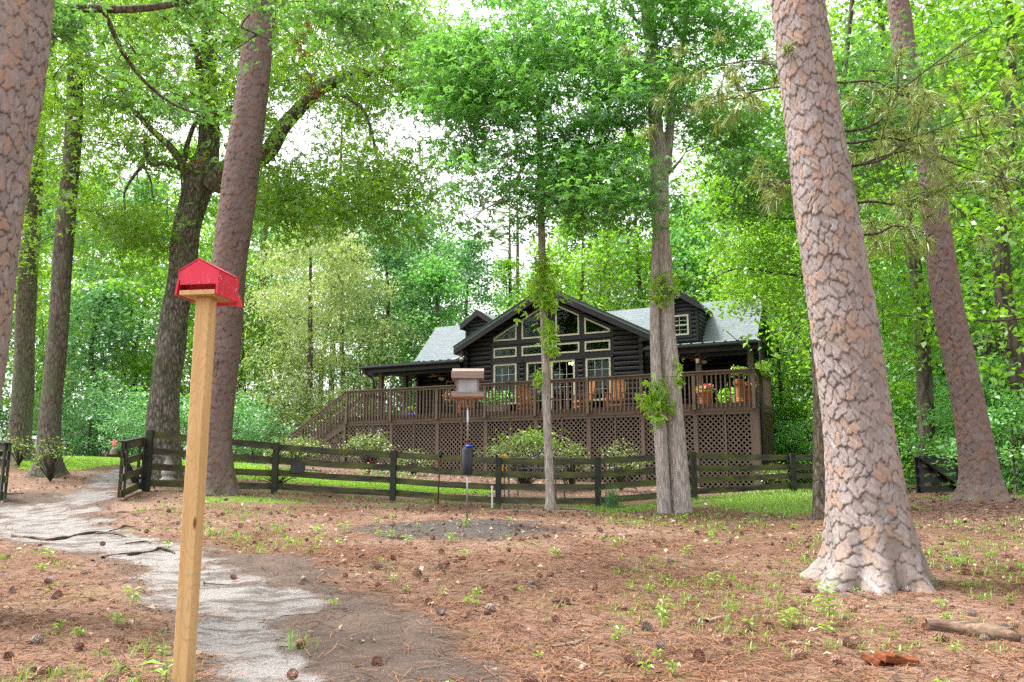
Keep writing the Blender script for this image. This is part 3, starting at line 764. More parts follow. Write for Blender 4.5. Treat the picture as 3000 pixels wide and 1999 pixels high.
for pp, s0, s1, ez in ((pl, 12.75, SLF - .1, EZ), (pr, 0.08, 4.5, EZ - .06)):
    mb = MB(); hb(mb, s0, s1, ET - .045, ET + .10, ez - .03, ez + .035)
    k = s0 + .1
    while k < s1: hb(mb, k - .03, k + .03, ET - .055, ET + .14, ez + .035, ez + .07); k += 0.42
    obj('drip_edge', mb, M['green_metal'], pp)
    mb = MB(); hb(mb, s0, s1, ET + .06, ET + .14, ez - .30, ez - .06); hb(mb, s0 + .1, s1, ET + .45, ET + .62, ez - .42, ez - .16)
    hb(mb, s0 + .2, s1, ET + .15, BT - .2, ez - .13, ez - .11)
    obj('fascia', mb, M['darktrim'], pp)
    mb = MB()
    n = 14; pr_ = [(ET - .06 - .055 + .055 * math.cos(a), ez - .12 + .075 * math.sin(a)) for a in np.linspace(PI, 2 * PI, n)]
    pr_ = [(ET - .06 - .11, ez - .03)] + [(ET - .115 + .06 * math.cos(a), ez - .07 - .06 * math.sin(PI - a) * -1) for a in np.linspace(PI, 2 * PI, n)] + [(ET - .06, ez - .03)]
    vs = [W(s, t, z) for s in (s0 - .05, s1 + .05) for t, z in pr_]; m = len(pr_)
    mb.add(vs, [(i, i + 1, m + i + 1, m + i) for i in range(m - 1)] + [tuple(range(m)), tuple(range(2 * m - 1, m - 1, -1))])
    obj('gutter', mb, M['black_metal'], pp)
mb = MB(); q = lambda s, t, z: W(s, t, z)
mb.tube([q(17.75, ET - .1, EZ - .1), q(17.72, ET - .1, EZ - .22), q(17.45, 2.75, EZ - .55), q(17.42, 2.78, EZ - .9), q(17.42, 2.78, 3.4)], .045, 8)
obj('downspout', mb, M['black_metal'], cabin)
mb = MB(); mb.tube([q(-.12, .55, 5.9), q(-.12, .5, 4.6), q(-.10, .34, 3.4), q(-.10, .34, .75)], .055, 8)
mb.tube([q(.1, ET - .1, 5.85), q(-.02, 1.6, 5.75), q(-.12, .55, 5.75)], .04, 8)
obj('downspout', mb, M['black_metal'], cabin)
# gable roof
GT0 = 2.48
for sg in (-1, 1):
    a = (GC, GT0, ROOF_Z); b = (GC + sg * HALF, GT0, ROOF_Z - HALF * PITCHG)
    c = (GC + sg * HALF, 7.4, ROOF_Z - HALF * PITCHG); d = (GC, 8.9, ROOF_Z)
    g = slab('gable_roof', [a, b, c, d][::(1 if sg < 0 else -1)], 0.13, M['shingle'], uv_gable, cabin)
    mb = MB()
    z0, z1 = ROOF_Z - .135, ROOF_Z - HALF * PITCHG - .135
    hpoly(mb, [(GC, z0), (GC + sg * HALF, z1), (GC + sg * HALF, z1 - .20), (GC, z0 - .24)], GT0 + .01, GT0 + .07)
    hpoly(mb, [(GC, z0), (GC + sg * HALF, z1), (GC + sg * HALF, z1 - .03), (GC, z0 - .03)], GT0 + .07, 3.05)
    hpoly(mb, [(GC + sg * (HALF - .42), z1 + .42 * PITCHG), (GC + sg * HALF, z1), (GC + sg * HALF, z1 - .2), (GC + sg * (HALF - .42), z1 - .22)], GT0 + .07, 2.98)
    obj('barge_board', mb, M['darktrim'], g)
    mb = MB()
    hpoly(mb, [(GC, ROOF_Z + .03), (GC + sg * (HALF + .02), ROOF_Z - HALF * PITCHG + .02), (GC + sg * (HALF + .02), ROOF_Z - HALF * PITCHG - .03), (GC, ROOF_Z - .02)], GT0 - .03, GT0 + .06)
    obj('drip_edge', mb, M['green_metal'], g)
# dormers
for sc, nm in ((13.85, 'l'), (4.15, 'r')):
    dz, hw, ze, zb, t0 = 8.86, 0.95, 8.22, 6.75, 6.35
    mb = MB()
    logwall(mb, zb - .05, dz - .12, t0, lambda z: cut([(sc - min(.78, (dz - .1 - z) / .66), sc + min(.78, (dz - .1 - z) / .66))], sc - .46, sc + .46) if 6.93 < z < 7.98 else [(sc - min(.78, (dz - .1 - z) / .66), sc + min(.78, (dz - .1 - z) / .66))], ch=.19, bulge=.06)
    for sg in (-1, 1):
        logwall(mb, zb - .1, ze + .05, 0, lambda z: [(t0, t0 + 2.0)], ch=.19, bulge=.06, frame=lambda a, d, z: W(sc + sg * (.78 - d), a, z))
        hb(mb, sc + sg * .70, sc + sg * .80, t0 - .075, t0 + .02, zb - .02, ze + .02)
    dm = obj('dormer', mb, M['log'], cabin)
    mb = MB()
    for sg in (-1, 1):
        mb.hexa([W(sc, t0 - .32, dz), W(sc + sg * hw, t0 - .32, ze), W(sc + sg * hw, t0 + 2.1, ze), W(sc, t0 + 2.5, dz)],
                [W(sc, t0 - .32, dz + .09), W(sc + sg * hw, t0 - .32, ze + .09), W(sc + sg * hw, t0 + 2.1, ze + .09), W(sc, t0 + 2.5, dz + .09)])
    obj('dormer_roof', mb, M['shingle'], dm, uvm=lambda p: (loc(p)[1], abs(loc(p)[0] - sc) * 1.2, 0))
    mb = MB()
    for sg in (-1, 1):
        hpoly(mb, [(sc, dz + .02), (sc + sg * hw, ze + .02), (sc + sg * hw, ze - .16), (sc, dz - .18)], t0 - .36, t0 - .30)
        hpoly(mb, [(sc, dz + .12), (sc + sg * (hw + .02), ze + .11), (sc + sg * (hw + .02), ze + .02), (sc, dz + .02)], t0 - .345, t0 - .315)
        hb(mb, sc + sg * (hw - .04), sc + sg * (hw + .01), t0 - .30, t0 + 2.0, ze - .14, ze - .002)
    obj('dormer_trim', mb, M['darktrim'], dm)
    mb = MB()
    for a, b, z0, z1 in ((-.40, -.33, 7.02, 7.90), (.33, .40, 7.02, 7.90), (-.33, .33, 7.02, 7.09), (-.33, .33, 7.83, 7.90), (-.33, .33, 7.43, 7.48)): hb(mb, sc + a, sc + b, t0 - .09, t0 - .01, z0, z1)
    hb(mb, sc - .008, sc + .008, t0 - .05, t0 - .03, 7.09, 7.83)
    for z in (7.26, 7.65): hb(mb, sc - .33, sc + .33, t0 - .052, t0 - .034, z - .008, z + .008)
    obj('window', mb, M['cream'], dm)
    mb = MB(); hb(mb, sc - .33, sc + .33, t0 - .02, t0 - .016, 7.09, 7.83); obj('pane', mb, M['glass'], dm)
    mb = MB()
    for a, b, z0, z1 in ((-.52, -.40, 6.9, 8.02), (.40, .52, 6.9, 8.02), (-.40, .40, 6.9, 7.02), (-.40, .40, 7.90, 8.02)): hb(mb, sc + a, sc + b, t0 - .07, t0, z0, z1)
    obj('window_trim', mb, M['darktrim'], dm)
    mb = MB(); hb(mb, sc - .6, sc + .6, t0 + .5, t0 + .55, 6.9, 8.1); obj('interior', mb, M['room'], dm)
# porch posts
for s, t in ((17.13, 2.95), (17.13, 4.9), (12.95, 2.72), (2.57, 2.95), (0.65, 2.95), (0.65, 5.2)):
    mb = MB(); hb(mb, s - .10, s + .10, t - .1, t + .1, 3.55, EZ - .2); obj('porch_post', mb, M['deck'], cabin, bevel=.01)
# floodlight under the left end of the gable
mb = MB(); mb.lathe(W(12.86, 2.86, 6.22), [(.0, -.05), (.06, -.05), (.06, .05), (.0, .05)], 12)
fl = obj('floodlight', mb, M['white'], cabin)
for ds, dt in ((.22, -.1), (-.12, -.2)):
    a = W(12.86, 2.86, 6.22); b = W(12.86 + ds, 2.86 + dt, 6.12); c = W(12.86 + ds * 1.6, 2.86 + dt * 1.6, 6.07)
    mb = MB().tube([a, (np.array(a) + b) / 2, b, c], [.025, .035, .05, .085], 12); obj('lamp_head', mb, M['white'], fl, smooth=True)
# lean-to on the right side
mb = MB()
a0, a1, b0, b1 = (1.45, 5.4, 3.26), (1.45, 8.8, 3.26), (-.48, 5.0, 2.62), (-.48, 8.8, 2.62)
mb.hexa([W(*p) for p in (a0, b0, b1, a1)], [W(p[0], p[1], p[2] + .05) for p in (a0, b0, b1, a1)])
lt = obj('lean_to_roof', mb, M['brownwood'], cabin)
mb = MB()
for t in (5.2, 6.0, 6.9, 7.8, 8.6): hbeam(mb, (1.4, t, 3.17), (-.40, t, 2.56), .05, .12)
obj('rafters', mb, M['brownwood'], lt)
for t in (5.3, 8.4):
    mb = MB(); hbeam(mb, (1.4, t, 2.42), (-.35, t, 2.42), .09, .12); hbeam(mb, (1.35, t, 1.6), (.1, t, 2.40), .09, .1); obj('brace', mb, M['brownwood'], lt)
mb = MB(); hb(mb, -.36, -.24, 5.1, 8.6, 2.42, 2.52); hb(mb, -.37, -.22, 5.03, 5.10, 2.36, 2.53); obj('beam', mb, M['brownwood'], lt)

# ------------------------------------------------------------------ the deck
deck = thing('wooden_deck', 'raised brown deck with baluster railing and lattice skirt along the cabin front', 'deck', W(8, 0, 3.5))
DZ = 3.55
mb = MB()
k = 0.0
while k < 2.98: hb(mb, -.02, 16.80, k, min(k + .137, 2.98), DZ - .04, DZ); k += .14
while k < 6.0: hb(mb, 12.75, 17.3, k, k + .135, DZ - .04, DZ); hb(mb, .55, 4.6, k, k + .135, DZ - .04, DZ); k += .14
hb(mb, 0, 16.78, .03, 2.96, DZ - .10, DZ - .045); hb(mb, .6, 4.6, 3.0, 6.0, DZ - .10, DZ - .045); hb(mb, 12.8, 17.2, 3.0, 6.0, DZ - .10, DZ - .045)  # added underlay sheets: keep light from falling through the board gaps
obj('floor', mb, M['deck'], deck)
mb = MB(); hb(mb, -.06, 16.84, -.03, .02, 3.27, 3.548); hb(mb, -.06, -.02, .021, 2.95, 3.27, 3.548); hb(mb, 16.80, 16.84, 1.25, 2.95, 3.27, 3.548)
obj('rim_board', mb, M['deck'], deck)
POSTS = [16.66, 14.45, 12.25, 10.09, 7.98, 5.89, 3.88, 2.03, 0.05]
for s in POSTS: mb = MB(); hb(mb, s - .055, s + .055, -.125, -.032, 3.33, 4.57); obj('post', mb, M['deck'], deck, bevel=.006)
mb = MB(); hb(mb, -.06, 16.84, -.15, .02, 4.605, 4.645); hb(mb, -.07, .05, .021, 2.9, 4.605, 4.645); hb(mb, 16.76, 16.84, 1.3, 2.9, 4.605, 4.645)
obj('top_rail', mb, M['deck'], deck)
for a, b in zip(POSTS[1:], POSTS[:-1]):
    mb = MB(); n = int(round((b - a) / .152)); a_, b_ = a + .055, b - .055
    hb(mb, a_, b_, -.10, -.06, 4.50, 4.603)
    for i in range(1, n): x = a + (b - a) * i / n; hb(mb, x - .02, x + .02, -.072 - .03, -.034, 3.40 + random.uniform(-.006, .006), 4.50)
    obj('railing_panel', mb, M['deck'], deck)
for sx, t0, t1 in ((-.02, .02, 2.9), (16.80, 1.3, 2.9)):
    mb = MB(); n = int((t1 - t0) / .15)
    hb(mb, sx - .02, sx + .02, t0, t1, 4.50, 4.603)
    for i in range(n): x = t0 + .1 + i * .15; hb(mb, sx - .02, sx + .02, x - .02, x + .02, 3.40, 4.50)
    obj('railing_panel', mb, M['deck'], deck)
def lattice(mb, fr, a0, a1, z0, z1, pitch=.18, wd=.044):
    for lay, sg in ((0, 1), (1, -1)):
        c = a0 - (z1 - z0) if sg > 0 else a0
        lo_, hi_ = (a0 - (z1 - z0), a1) if sg > 0 else (a0, a1 + (z1 - z0))
        k = math.ceil(lo_ / pitch) * pitch
        while k < hi_:
            # line a = k + sg*(z - z0)
            if sg > 0: za, zb = max(z0, z0 + a0 - k), min(z1, z0 + a1 - k)
            else: za, zb = max(z0, z0 + k - a1), min(z1, z0 + k - a0)
            if zb - za > .03:
                d = .008 * lay; hw = wd / 2 * 1.414
                A, B = k + sg * (za - z0), k + sg * (zb - z0)
                lo = [fr(A - hw, d, za), fr(A + hw, d, za), fr(A + hw, d + .0075, za), fr(A - hw, d + .0075, za)]
                hi = [fr(B - hw, d, zb), fr(B + hw, d, zb), fr(B + hw, d + .0075, zb), fr(B - hw, d + .0075, zb)]
                mb.hexa(lo, hi)
            k += pitch
for a, b in zip(POSTS[1:], POSTS[:-1]):
    m_ = (a + b) / 2; zb = min(g1(*W(a, 0, 0)[:2]), g1(*W(b, 0, 0)[:2])) - .05
    mb = MB(); lattice(mb, lambda x, d, z: W(x, .012 + d, z), a, b, zb, 3.265)
    for x, ww in ((a, .07), (m_, .03)): hb(mb, x - ww, x + ww, -.012, .009, zb, 3.268)
    hb(mb, a + .07, b - .07, -.012, .009, 3.17, 3.268)
    obj('lattice_panel', mb, M['deck_dark'], deck)
mb = MB(); lattice(mb, lambda x, d, z: W(-.03 - d, x, z), .02, 2.95, .6, 3.265); hb(mb, -.075, -.05, -.01, .16, .55, 3.268); hb(mb, -.05, .22, -.018, .008, .55, 3.268); obj('lattice_panel', mb, M['deck_dark'], deck)
mb = MB(); zl = g1(*W(16.8, 0, 0)[:2]); lattice(mb, lambda x, d, z: W(16.78 + d, x, z), 0, 2.95, zl - .05, 3.265); hb(mb, 16.74, 16.86, -.02, .05, zl - .05, 3.268); obj('lattice_panel', mb, M['deck_dark'], deck)
for s in POSTS:
    mb = MB(); hb(mb, s - .07, s + .07, .12, .26, .5, 3.44); obj('support_post', mb, M['deck'], deck)
# stairs running down to the left
NST = 10; S0, S1 = 16.84, 19.75; zg = g1(*W(S1, .5, 0)[:2]); rise = (DZ - zg) / NST
st = MB()
for t in (.0, 1.16):
    zs0, zs1 = DZ - .05, zg + .02
    pts = []
    for i in range(NST):
        x = S0 + (S1 - S0) * i / (NST - 1); z = DZ - rise * (i + 1)
        pts += [(x, DZ - rise * i - .01 if i else DZ - .04), (x, z)]
    hpoly(st, [(S0, DZ - .05), (S0, 3.05), (S1 - .15, zg - .02), (S1 + .12, zg - .02), (S1 + .12, zg + rise)], t, t + .045)
    for i in range(NST - 1):
        x0 = S0 + (S1 - S0) * i / (NST - 1); x1 = S0 + (S1 - S0) * (i + 1) / (NST - 1)
        hb(st, x0, x1 - .001, t + .001, t + .044, DZ - rise * (i + 2), DZ - rise * (i + 1) - .03)
so_ = obj('stair_stringers', st, M['deck'], deck)
for i in range(NST - 1):
    x0 = S0 + (S1 - S0) * i / (NST - 1); z = DZ - rise * (i + 1)
    mb = MB(); hb(mb, x0 - .0, x0 + .33, -.02, 1.22, z - .028, z); obj('tread', mb, M['deck'], so_)
for t in (-.05, 1.22):
    mb = MB(); r0, r1 = (S0 - .08, t, 4.62), (S1 + .1, t, 4.62 - (DZ - zg - .12))
    hbeam(mb, r0, r1, .06, .05); hbeam(mb, (r0[0], t, 4.50), (r1[0], t, r1[2] - .12), .04, .09)
    n = 19
    for i in range(1, n):
        f = i / n; x = r0[0] + (r1[0] - r0[0]) * f; z = r0[2] + (r1[2] - r0[2]) * f
        hb(mb, x - .02, x + .02, t - .02, t + .02, z - 1.12, z - .05)
    hb(mb, r1[0] - .06, r1[0] + .04, t - .05, t + .05, zg - .1, r1[2] - .02)
    obj('stair_rail', mb, M['deck'], deck)
mb = MB()
for sgn in (0,):
    # lattice under the stairs, cut along the stringer
    pitch = .165
    for lay, sg in ((0, 1), (1, -1)):
        k = S0 - 3
        while k < S1 + 3:
            seg = []
            for z in np.arange(zg - .05, 3.1, .04):
                x = k + sg * (z - zg)
                top = 3.0 - (x - S0) / (S1 - S0) * (3.0 - zg)
                if S0 < x < S1 and z < top: seg.append((x, z))
            if len(seg) > 2:
                (xa, za), (xb, zb) = seg[0], seg[-1]; d = .05 + .008 * lay; hw = .032
                mb.hexa([W(xa - hw, d, za), W(xa + hw, d, za), W(xa + hw, d + .0075, za), W(xa - hw, d + .0075, za)],
                        [W(xb - hw, d, zb), W(xb + hw, d, zb), W(xb + hw, d + .0075, zb), W(xb - hw, d + .0075, zb)])
            k += pitch
obj('lattice_panel', mb, M['deck_dark'], deck)

# ------------------------------------------------------------------ things on the porch and deck
YAW = math.atan2(HU[1], HU[0])                 # local +x = s direction
def chair(name, label, s, t, ang, z=DZ, group='wooden porch rocking chairs'):
    th = thing(name, label, 'rocking chair', W(s, t, z), 0, group)
    R = Matrix.Rotation(YAW + ang, 4, 'Z')
    def P(n, mb, mat=M['teak']):
        mb.xf(R); return obj(n, mb, mat, th, local=True, bevel=.004)
    mb = MB()
    for i in range(6): mb.box((0, -.22 + i * .088, .42 - .012 * i), (.52, .075, .02))
    P('seat', mb)
    mb = MB(); n = 8
    for i in range(n):
        x = -.225 + i * .45 / (n - 1); top = 1.06 + .05 * math.cos(x * 5)
        mb.beam((x, .22, .42), (x, .40, top), .043, .018, (0, 1, 0))
    for z0, y in ((.48, .235), (1.02, .385)): mb.box((0, y, z0), (.58, .03, .09))
    for k in range(8):
        a = -.27 + .54 * k / 8; b = a + .54 / 8; f = lambda u: 1.10 + .06 * math.cos(u * 5.2)
        mb.beam((a, .405, f(a)), (b, .405, f(b)), .035, .10, (0, 0, 1))
    P('backrest', mb)
    for sx in (-.29, .29):
        mb = MB(); mb.beam((sx, -.24, .05), (sx, -.24, .64), .045, .06); P('leg', mb)
        mb = MB(); mb.beam((sx, .20, .05), (sx * .97, .42, 1.10), .045, .06, (0, 1, 0)); P('leg', mb)
        mb = MB(); mb.box((sx, .02, .655), (.095, .62, .028)); P('armrest', mb)
        mb = MB(); pts = [(sx, y, .045 + .16 * (y + .02) ** 2) for y in np.linspace(-.46, .56, 12)]
        for a, b in zip(pts, pts[1:]): mb.beam(a, b, .04, .05)
        P('rocker', mb)
        mb = MB(); mb.beam((sx, -.24, .40), (sx, .24, .38), .03, .07); mb.beam((sx, -.24, .2), (sx, .22, .2), .03, .05); P('side_rail', mb)
    for c_, d_ in (((0, -.25, .39), (.56, .03, .08)), ((0, -.25, .18), (.56, .03, .05)), ((0, .22, .2), (.56, .03, .05))): mb = MB().box(c_, d_); P('stretcher', mb)
    return th
chair('rocking_chair', 'slatted wooden rocking chair with its back to the railing, next to the double trunk', 5.40, 1.55, PI + .05)
chair('rocking_chair', 'wooden rocking chair turned sideways, just right of the table lamp', 6.75, 1.6, PI - .75)
chair('rocking_chair', 'wooden rocking chair behind the slender trunk, beside the planter box', 9.15, 1.6, PI + .8)
chair('rocking_chair', 'low wooden rocking chair seen behind the hopper feeder pole', 11.95, 1.7, PI + .6)

def side_table(label, s, t, h=.55, wd=.5, mat=None):
    th = thing('side_table', label, 'table', W(s, t, DZ)); R = Matrix.Rotation(YAW, 4, 'Z')
    m_ = mat or M['brownwood']
    mb = MB(); 
    for i in range(5): mb.box((-wd / 2 + wd * (i + .5) / 5, 0, h), (wd / 5 - .012, wd, .025))
    obj('tabletop', mb.xf(R), m_, th, local=True)
    for sx in (-1, 1):
        for sy in (-1, 1):
            mb = MB(); mb.beam((sx * wd * .42, sy * wd * .42, 0), (sx * wd * .36, sy * wd * .36, h - .012), .04, .04); obj('leg', mb.xf(R), m_, th, local=True)
    return th
side_table('small dark table between the slender trunk and the turned rocking chair', 7.95, 1.7)
side_table('small dark folding table left of the leafy planter box', 11.15, 1.5, .5, .45)
side_table('narrow dark table with a flower pot at the wall by the left porch', 13.05, 2.2, .62, .45)
side_table('small table right of the double trunk rocking chair', 4.35, 1.9, .5, .45)

def leaf_blob(c, rad, n, size, seed=0, flat=1.0):
    r = np.random.default_rng(seed); u = r.normal(size=(n, 3)); u /= np.linalg.norm(u, axis=1)[:, None]
    u *= (r.random((n, 1)) ** .45) * np.array(rad); return np.array(c) + u, size * r.uniform(.6, 1.3, n), r

def leaves_arrays(pos, size, r, up=0.55, droop=0.0, lobes=1, aspect=.6, v=None):
    """kite leaves; returns co, faces, v"""
    n = len(pos)
    az = r.uniform(0, 2 * PI, n); tilt = r.normal(0, 1 - up, n) * 1.2 - droop
    d = np.stack([np.cos(az) * np.cos(tilt), np.sin(az) * np.cos(tilt), np.sin(tilt)], 1)
    rnd = r.normal(size=(n, 3)); rnd[:, 2] *= .6
    nr = np.array([0, 0, 1.0]) * up * 1.6 + rnd * (1.15 - up); nr -= d * (nr * d).sum(1)[:, None]
    nr /= np.linalg.norm(nr, axis=1)[:, None] + 1e-9; sd = np.cross(d, nr)
    vv = r.random(n) if v is None else v
    cos_, fs, vs = [], [], []
    if lobes == 1: dirs = [(0.0, 1.0)]
    else: dirs = [(0.0, 1.0), (1.05, .82), (-1.05, .82)]
    for k, (a, L) in enumerate(dirs):
        dd = d * math.cos(a) + sd * math.sin(a); ss = np.cross(dd, nr)
        s_ = (size * L)[:, None]; wv = aspect * (1 if lobes == 1 else .62)
        p0 = pos; p2 = pos + dd * s_ - nr * s_ * .12
        pm = pos + dd * s_ * .48 
        p1 = pm + ss * s_ * wv / 2 + nr * s_ * .10; p3 = pm - ss * s_ * wv / 2 + nr * s_ * .10
        cos_.append(np.stack([p0, p1, p2, p3], 1).reshape(-1, 3)); vs.append(np.repeat(vv, 4))
    co = np.concatenate(cos_); f = np.arange(len(co)).reshape(-1, 4)
    return co, f, np.concatenate(vs)

def leaf_obj(name, pos, size, r, mat, parent=None, **kw):
    co, f, v = leaves_arrays(np.asarray(pos, float), size, r, **kw)
    if parent is not None: co = co - np.array(base(parent))
    return mesh_obj(name, np_mesh(name, co, f, {'v': v}), mat, parent)

# planter box and pots
def pot(name, label, s, t, rb, rt, h, flowers, seed, cat='flower pot'):
    th = thing(name, label, cat, W(s, t, DZ)); c = W(s, t, DZ)
    mb = MB().lathe(c, [(rb, 0), (rb * 1.02, .02), ((rb + rt) / 2, h * .5), (rt * .97, h * .80), (rt * 1.1, h * .81), (rt * 1.12, h * .99), (rt * 1.02, h), (rt * .95, h * .98), (rt * .9, h * .9)], 24)
    obj('pot', mb, M['terracotta'], th, smooth=True)
    p, s_, r = leaf_blob(c + np.array([0, 0, h + .06]), (rt * 1.35, rt * 1.35, .14), 260, .085, seed); p[:, 2] = np.maximum(p[:, 2], c[2] + h * .9)
    leaf_obj('foliage', p, s_, r, M['leaf_sprout'], th)
    p, s_, r = leaf_blob(c + np.array([0, 0, h + .12]), (rt * 1.25, rt * 1.25, .13), flowers, .075, seed + 1)
    leaf_obj('flowers', p, s_, r, M['petal'], th, up=.7, aspect=1.0)
    p, s_, r = leaf_blob(c + np.array([0, 0, h + .10]), (rt * 1.4, rt * 1.4, .10), flowers // 4, .06, seed + 2)
    leaf_obj('yellow_flowers', p, s_, r, M['petal_yellow'], th, up=.7, aspect=1.0)
    return th
pot('terracotta_pot', 'large terracotta pot of pink and yellow flowers just right of the pale railing post', 1.86, .75, .17, .255, .50, 150, 3)
pot('terracotta_pot', 'terracotta pot of pink flowers half hidden behind the clay column at the deck corner', .42, .80, .19, .27, .50, 150, 9)
pot('terracotta_pot', 'small terracotta pot on the deck floor under the left porch posts', 14.15, .9, .10, .14, .26, 0, 12)
th = thing('clay_column', 'fluted terracotta column with a black pot on top at the deck corner', 'column', W(.62, .45, DZ)); c = W(.62, .45, DZ)
obj('shaft', MB().lathe(c, [(.20, 0), (.20, .08), (.165, .10), (.165, .15), (.14, .17), (.135, .60), (.15, .63), (.19, .66), (.19, .78), (.16, .80)], 28), M['terracotta'], th, smooth=False)
obj('bowl', MB().lathe(c, [(.10, .80), (.15, .84), (.18, .98), (.17, .99), (.15, .9)], 20), M['black_metal'], th, smooth=True)
p, s_, r = leaf_blob(c + np.array([0, 0, 1.05]), (.32, .32, .22), 260, .11, 21); leaf_obj('trailing_foliage', p, s_, r, M['leaf_sprout'], th)
def potted(name, label, c, rad, n, size, seed, mat, cat='plant', box=None):
    th = thing(name, label, cat, c)
    if box is not None:
        mb = MB(); R = Matrix.Rotation(YAW, 4, 'Z'); bx, by, bz = box
        for k in range(9): mb.box((-bx / 2 + bx * (k + .5) / 9, -by / 2, bz / 2), (bx / 9 - .006, .03, bz)); mb.box((-bx / 2 + bx * (k + .5) / 9, by / 2, bz / 2), (bx / 9 - .006, .03, bz))
        for sx in (-1, 1): mb.box((sx * bx / 2, 0, bz / 2), (.03, by - .03, bz))
        mb.box((0, 0, bz * .9), (bx - .03, by - .03, .02)); mb.box((0, -by / 2 - .016, bz * .25), (bx + .02, .012, .03))
        obj('box', mb.xf(R), M['cedar'], th, local=True)
    h0 = box[2] if box is not None else 0
    p, s_, r = leaf_blob(np.array(c) + np.array([0, 0, h0 + rad[2] * .8]), rad, n, size, seed); p[:, 2] = np.maximum(p[:, 2], c[2] + h0)
    leaf_obj('foliage', p, s_, r, mat, th)
    mb = MB(); rr = random.Random(seed)
    for k in range(7): a = rr.uniform(0, 6.28); mb.tube([(c[0], c[1], c[2] + h0 * .8), (c[0] + rad[0] * .4 * math.cos(a), c[1] + rad[1] * .4 * math.sin(a), c[2] + h0 + rad[2]), (c[0] + rad[0] * .7 * math.cos(a), c[1] + rad[1] * .7 * math.sin(a), c[2] + h0 + rad[2] * 1.5)], [.012, .009, .004], 5)
    obj('stems', mb, M['twig'], th)
    return th
potted('planter_box', 'wooden planter box of leafy plants under the left large window', W(10.25, 1.2, DZ), (.72, .4, .34), 420, .15, 31, M['leaf_mid'], 'planter', (.85, .4, .36))
potted('potted_fern', 'bushy green plant between the two terracotta flower pots', W(1.15, 1.4, DZ), (.5, .45, .38), 420, .14, 33, M['leaf_bright'])
potted('potted_plant', 'dark leafy plant in the shade behind the clay column', W(.95, 2.4, DZ), (.35, .35, .6), 350, .14, 35, M['leaf_mid'])
th = potted('potted_plant', 'tall pink flowering plant on the narrow table left of the hopper feeder', W(13.05, 2.2, DZ + .66), (.26, .26, .30), 110, .10, 37, M['leaf_mid'])
p, s_, r = leaf_blob(W(13.05, 2.2, DZ + .98), (.28, .28, .24), 70, .085, 38); leaf_obj('flowers', p, s_, r, M['petal'], th, up=.6, aspect=1.0)
obj('pot', MB().lathe(W(13.05, 2.2, DZ + .63), [(.09, 0), (.12, .16), (.11, .16)], 16), M['terracotta'], th, smooth=True)
potted('hanging_vine_pot', 'trailing vine spilling over the right end of the deck rail', W(-.15, .5, 4.35), (.25, .45, .34), 420, .10, 39, M['leaf_sprout'])
mb = MB(); hb(mb, 13.6, 14.25, .5, .72, DZ, DZ + .09); tag(obj('hose_roll', mb, M['blue'], bevel=.03), 'blue rolled mat lying on the deck floor left of the hopper feeder', 'mat')
# table lamp and chandelier inside
th = thing('table_lamp', 'lamp with a cream shade inside the right glass door', 'lamp', W(7.72, 3.55, DZ)); c = W(7.72, 3.55, DZ)
obj('stand', MB().lathe(c, [(.12, 0), (.12, .03), (.03, .05), (.025, .5), (.09, .62), (.1, .72), (.05, .85), (.02, .9)], 16), M['white'], th, smooth=True)
obj('lamp_shade', MB().lathe(c, [(.29, .86), (.15, 1.20), (.14, 1.20), (.28, .86)], 20), M['shade'], th, smooth=True)
obj('finial', MB().lathe(c, [(.0, 1.2), (.09, 1.24), (.12, 1.28), (.05, 1.34), (.0, 1.36)], 12), M['terracotta'], th, smooth=True)
th = thing('chandelier', 'lit chandelier of small warm bulbs hanging behind the right glass door', 'light', W(8.1, 4.2, 5.86)); c = W(8.1, 4.2, 5.70)
mb = MB(); mb.tube([c + np.array([0, 0, 1.5]), c + np.array([0, 0, .1])], .012, 6)
for k in range(6): a = k * PI / 3; mb.tube([c + np.array([0, 0, .1]), c + np.array([.12 * math.cos(a), .12 * math.sin(a), -.02]), c + np.array([.24 * math.cos(a), .24 * math.sin(a), .04])], .012, 5)
obj('arms', mb, M['rust'], th)
for k in range(6):
    a = k * PI / 3; obj('bulb', MB().lathe(c + np.array([.24 * math.cos(a), .24 * math.sin(a), .05]), [(.0, 0), (.035, .03), (.04, .06), (.02, .10), (0, .11)], 10), M['bulb'], th, smooth=True)
# ceiling fans
def fan(label, s, t, rot, zc):
    th = thing('ceiling_fan', label, 'ceiling fan', W(s, t, zc), 0, 'porch ceiling fans'); c = W(s, t, zc)
    obj('motor', MB().tube([c + np.array([0, 0, .42]), c + np.array([0, 0, .18])], .02, 8).lathe(c, [(.03, .2), (.12, .17), (.14, .08), (.12, .0), (.06, -.02)], 18), M['black_metal'], th, smooth=True)
    obj('lamp_bowl', MB().lathe(c, [(.10, -.02), (.15, -.04), (.14, -.10), (.08, -.15), (.0, -.16)], 18), M['frost'], th, smooth=True)
    for k in range(5):
        a = rot + k * 2 * PI / 5; d = np.array([math.cos(a), math.sin(a), 0]); e = np.array([-math.sin(a), math.cos(a), 0]); u = np.array([0, 0, 1])
        mb = MB(); pts = []
        prof = [(.2, .05), (.32, .065), (.55, .075), (.66, .06), (.68, .03)]
        top = [c + d * r_ + e * w_ + u * (.05 + w_ * .2) for r_, w_ in prof] + [c + d * r_ - e * w_ + u * (.05 - w_ * .2) for r_, w_ in prof[::-1]]
        mb.hexa([p - u * .01 for p in top], top); obj('blade', mb, M['fanblade'], th)
    return th
fan('white bowl ceiling fan under the left porch roof', 14.85, 4.5, .2, 5.62)
fan('white bowl ceiling fan under the dark right porch roof', 2.75, 4.5, .9, 5.66)
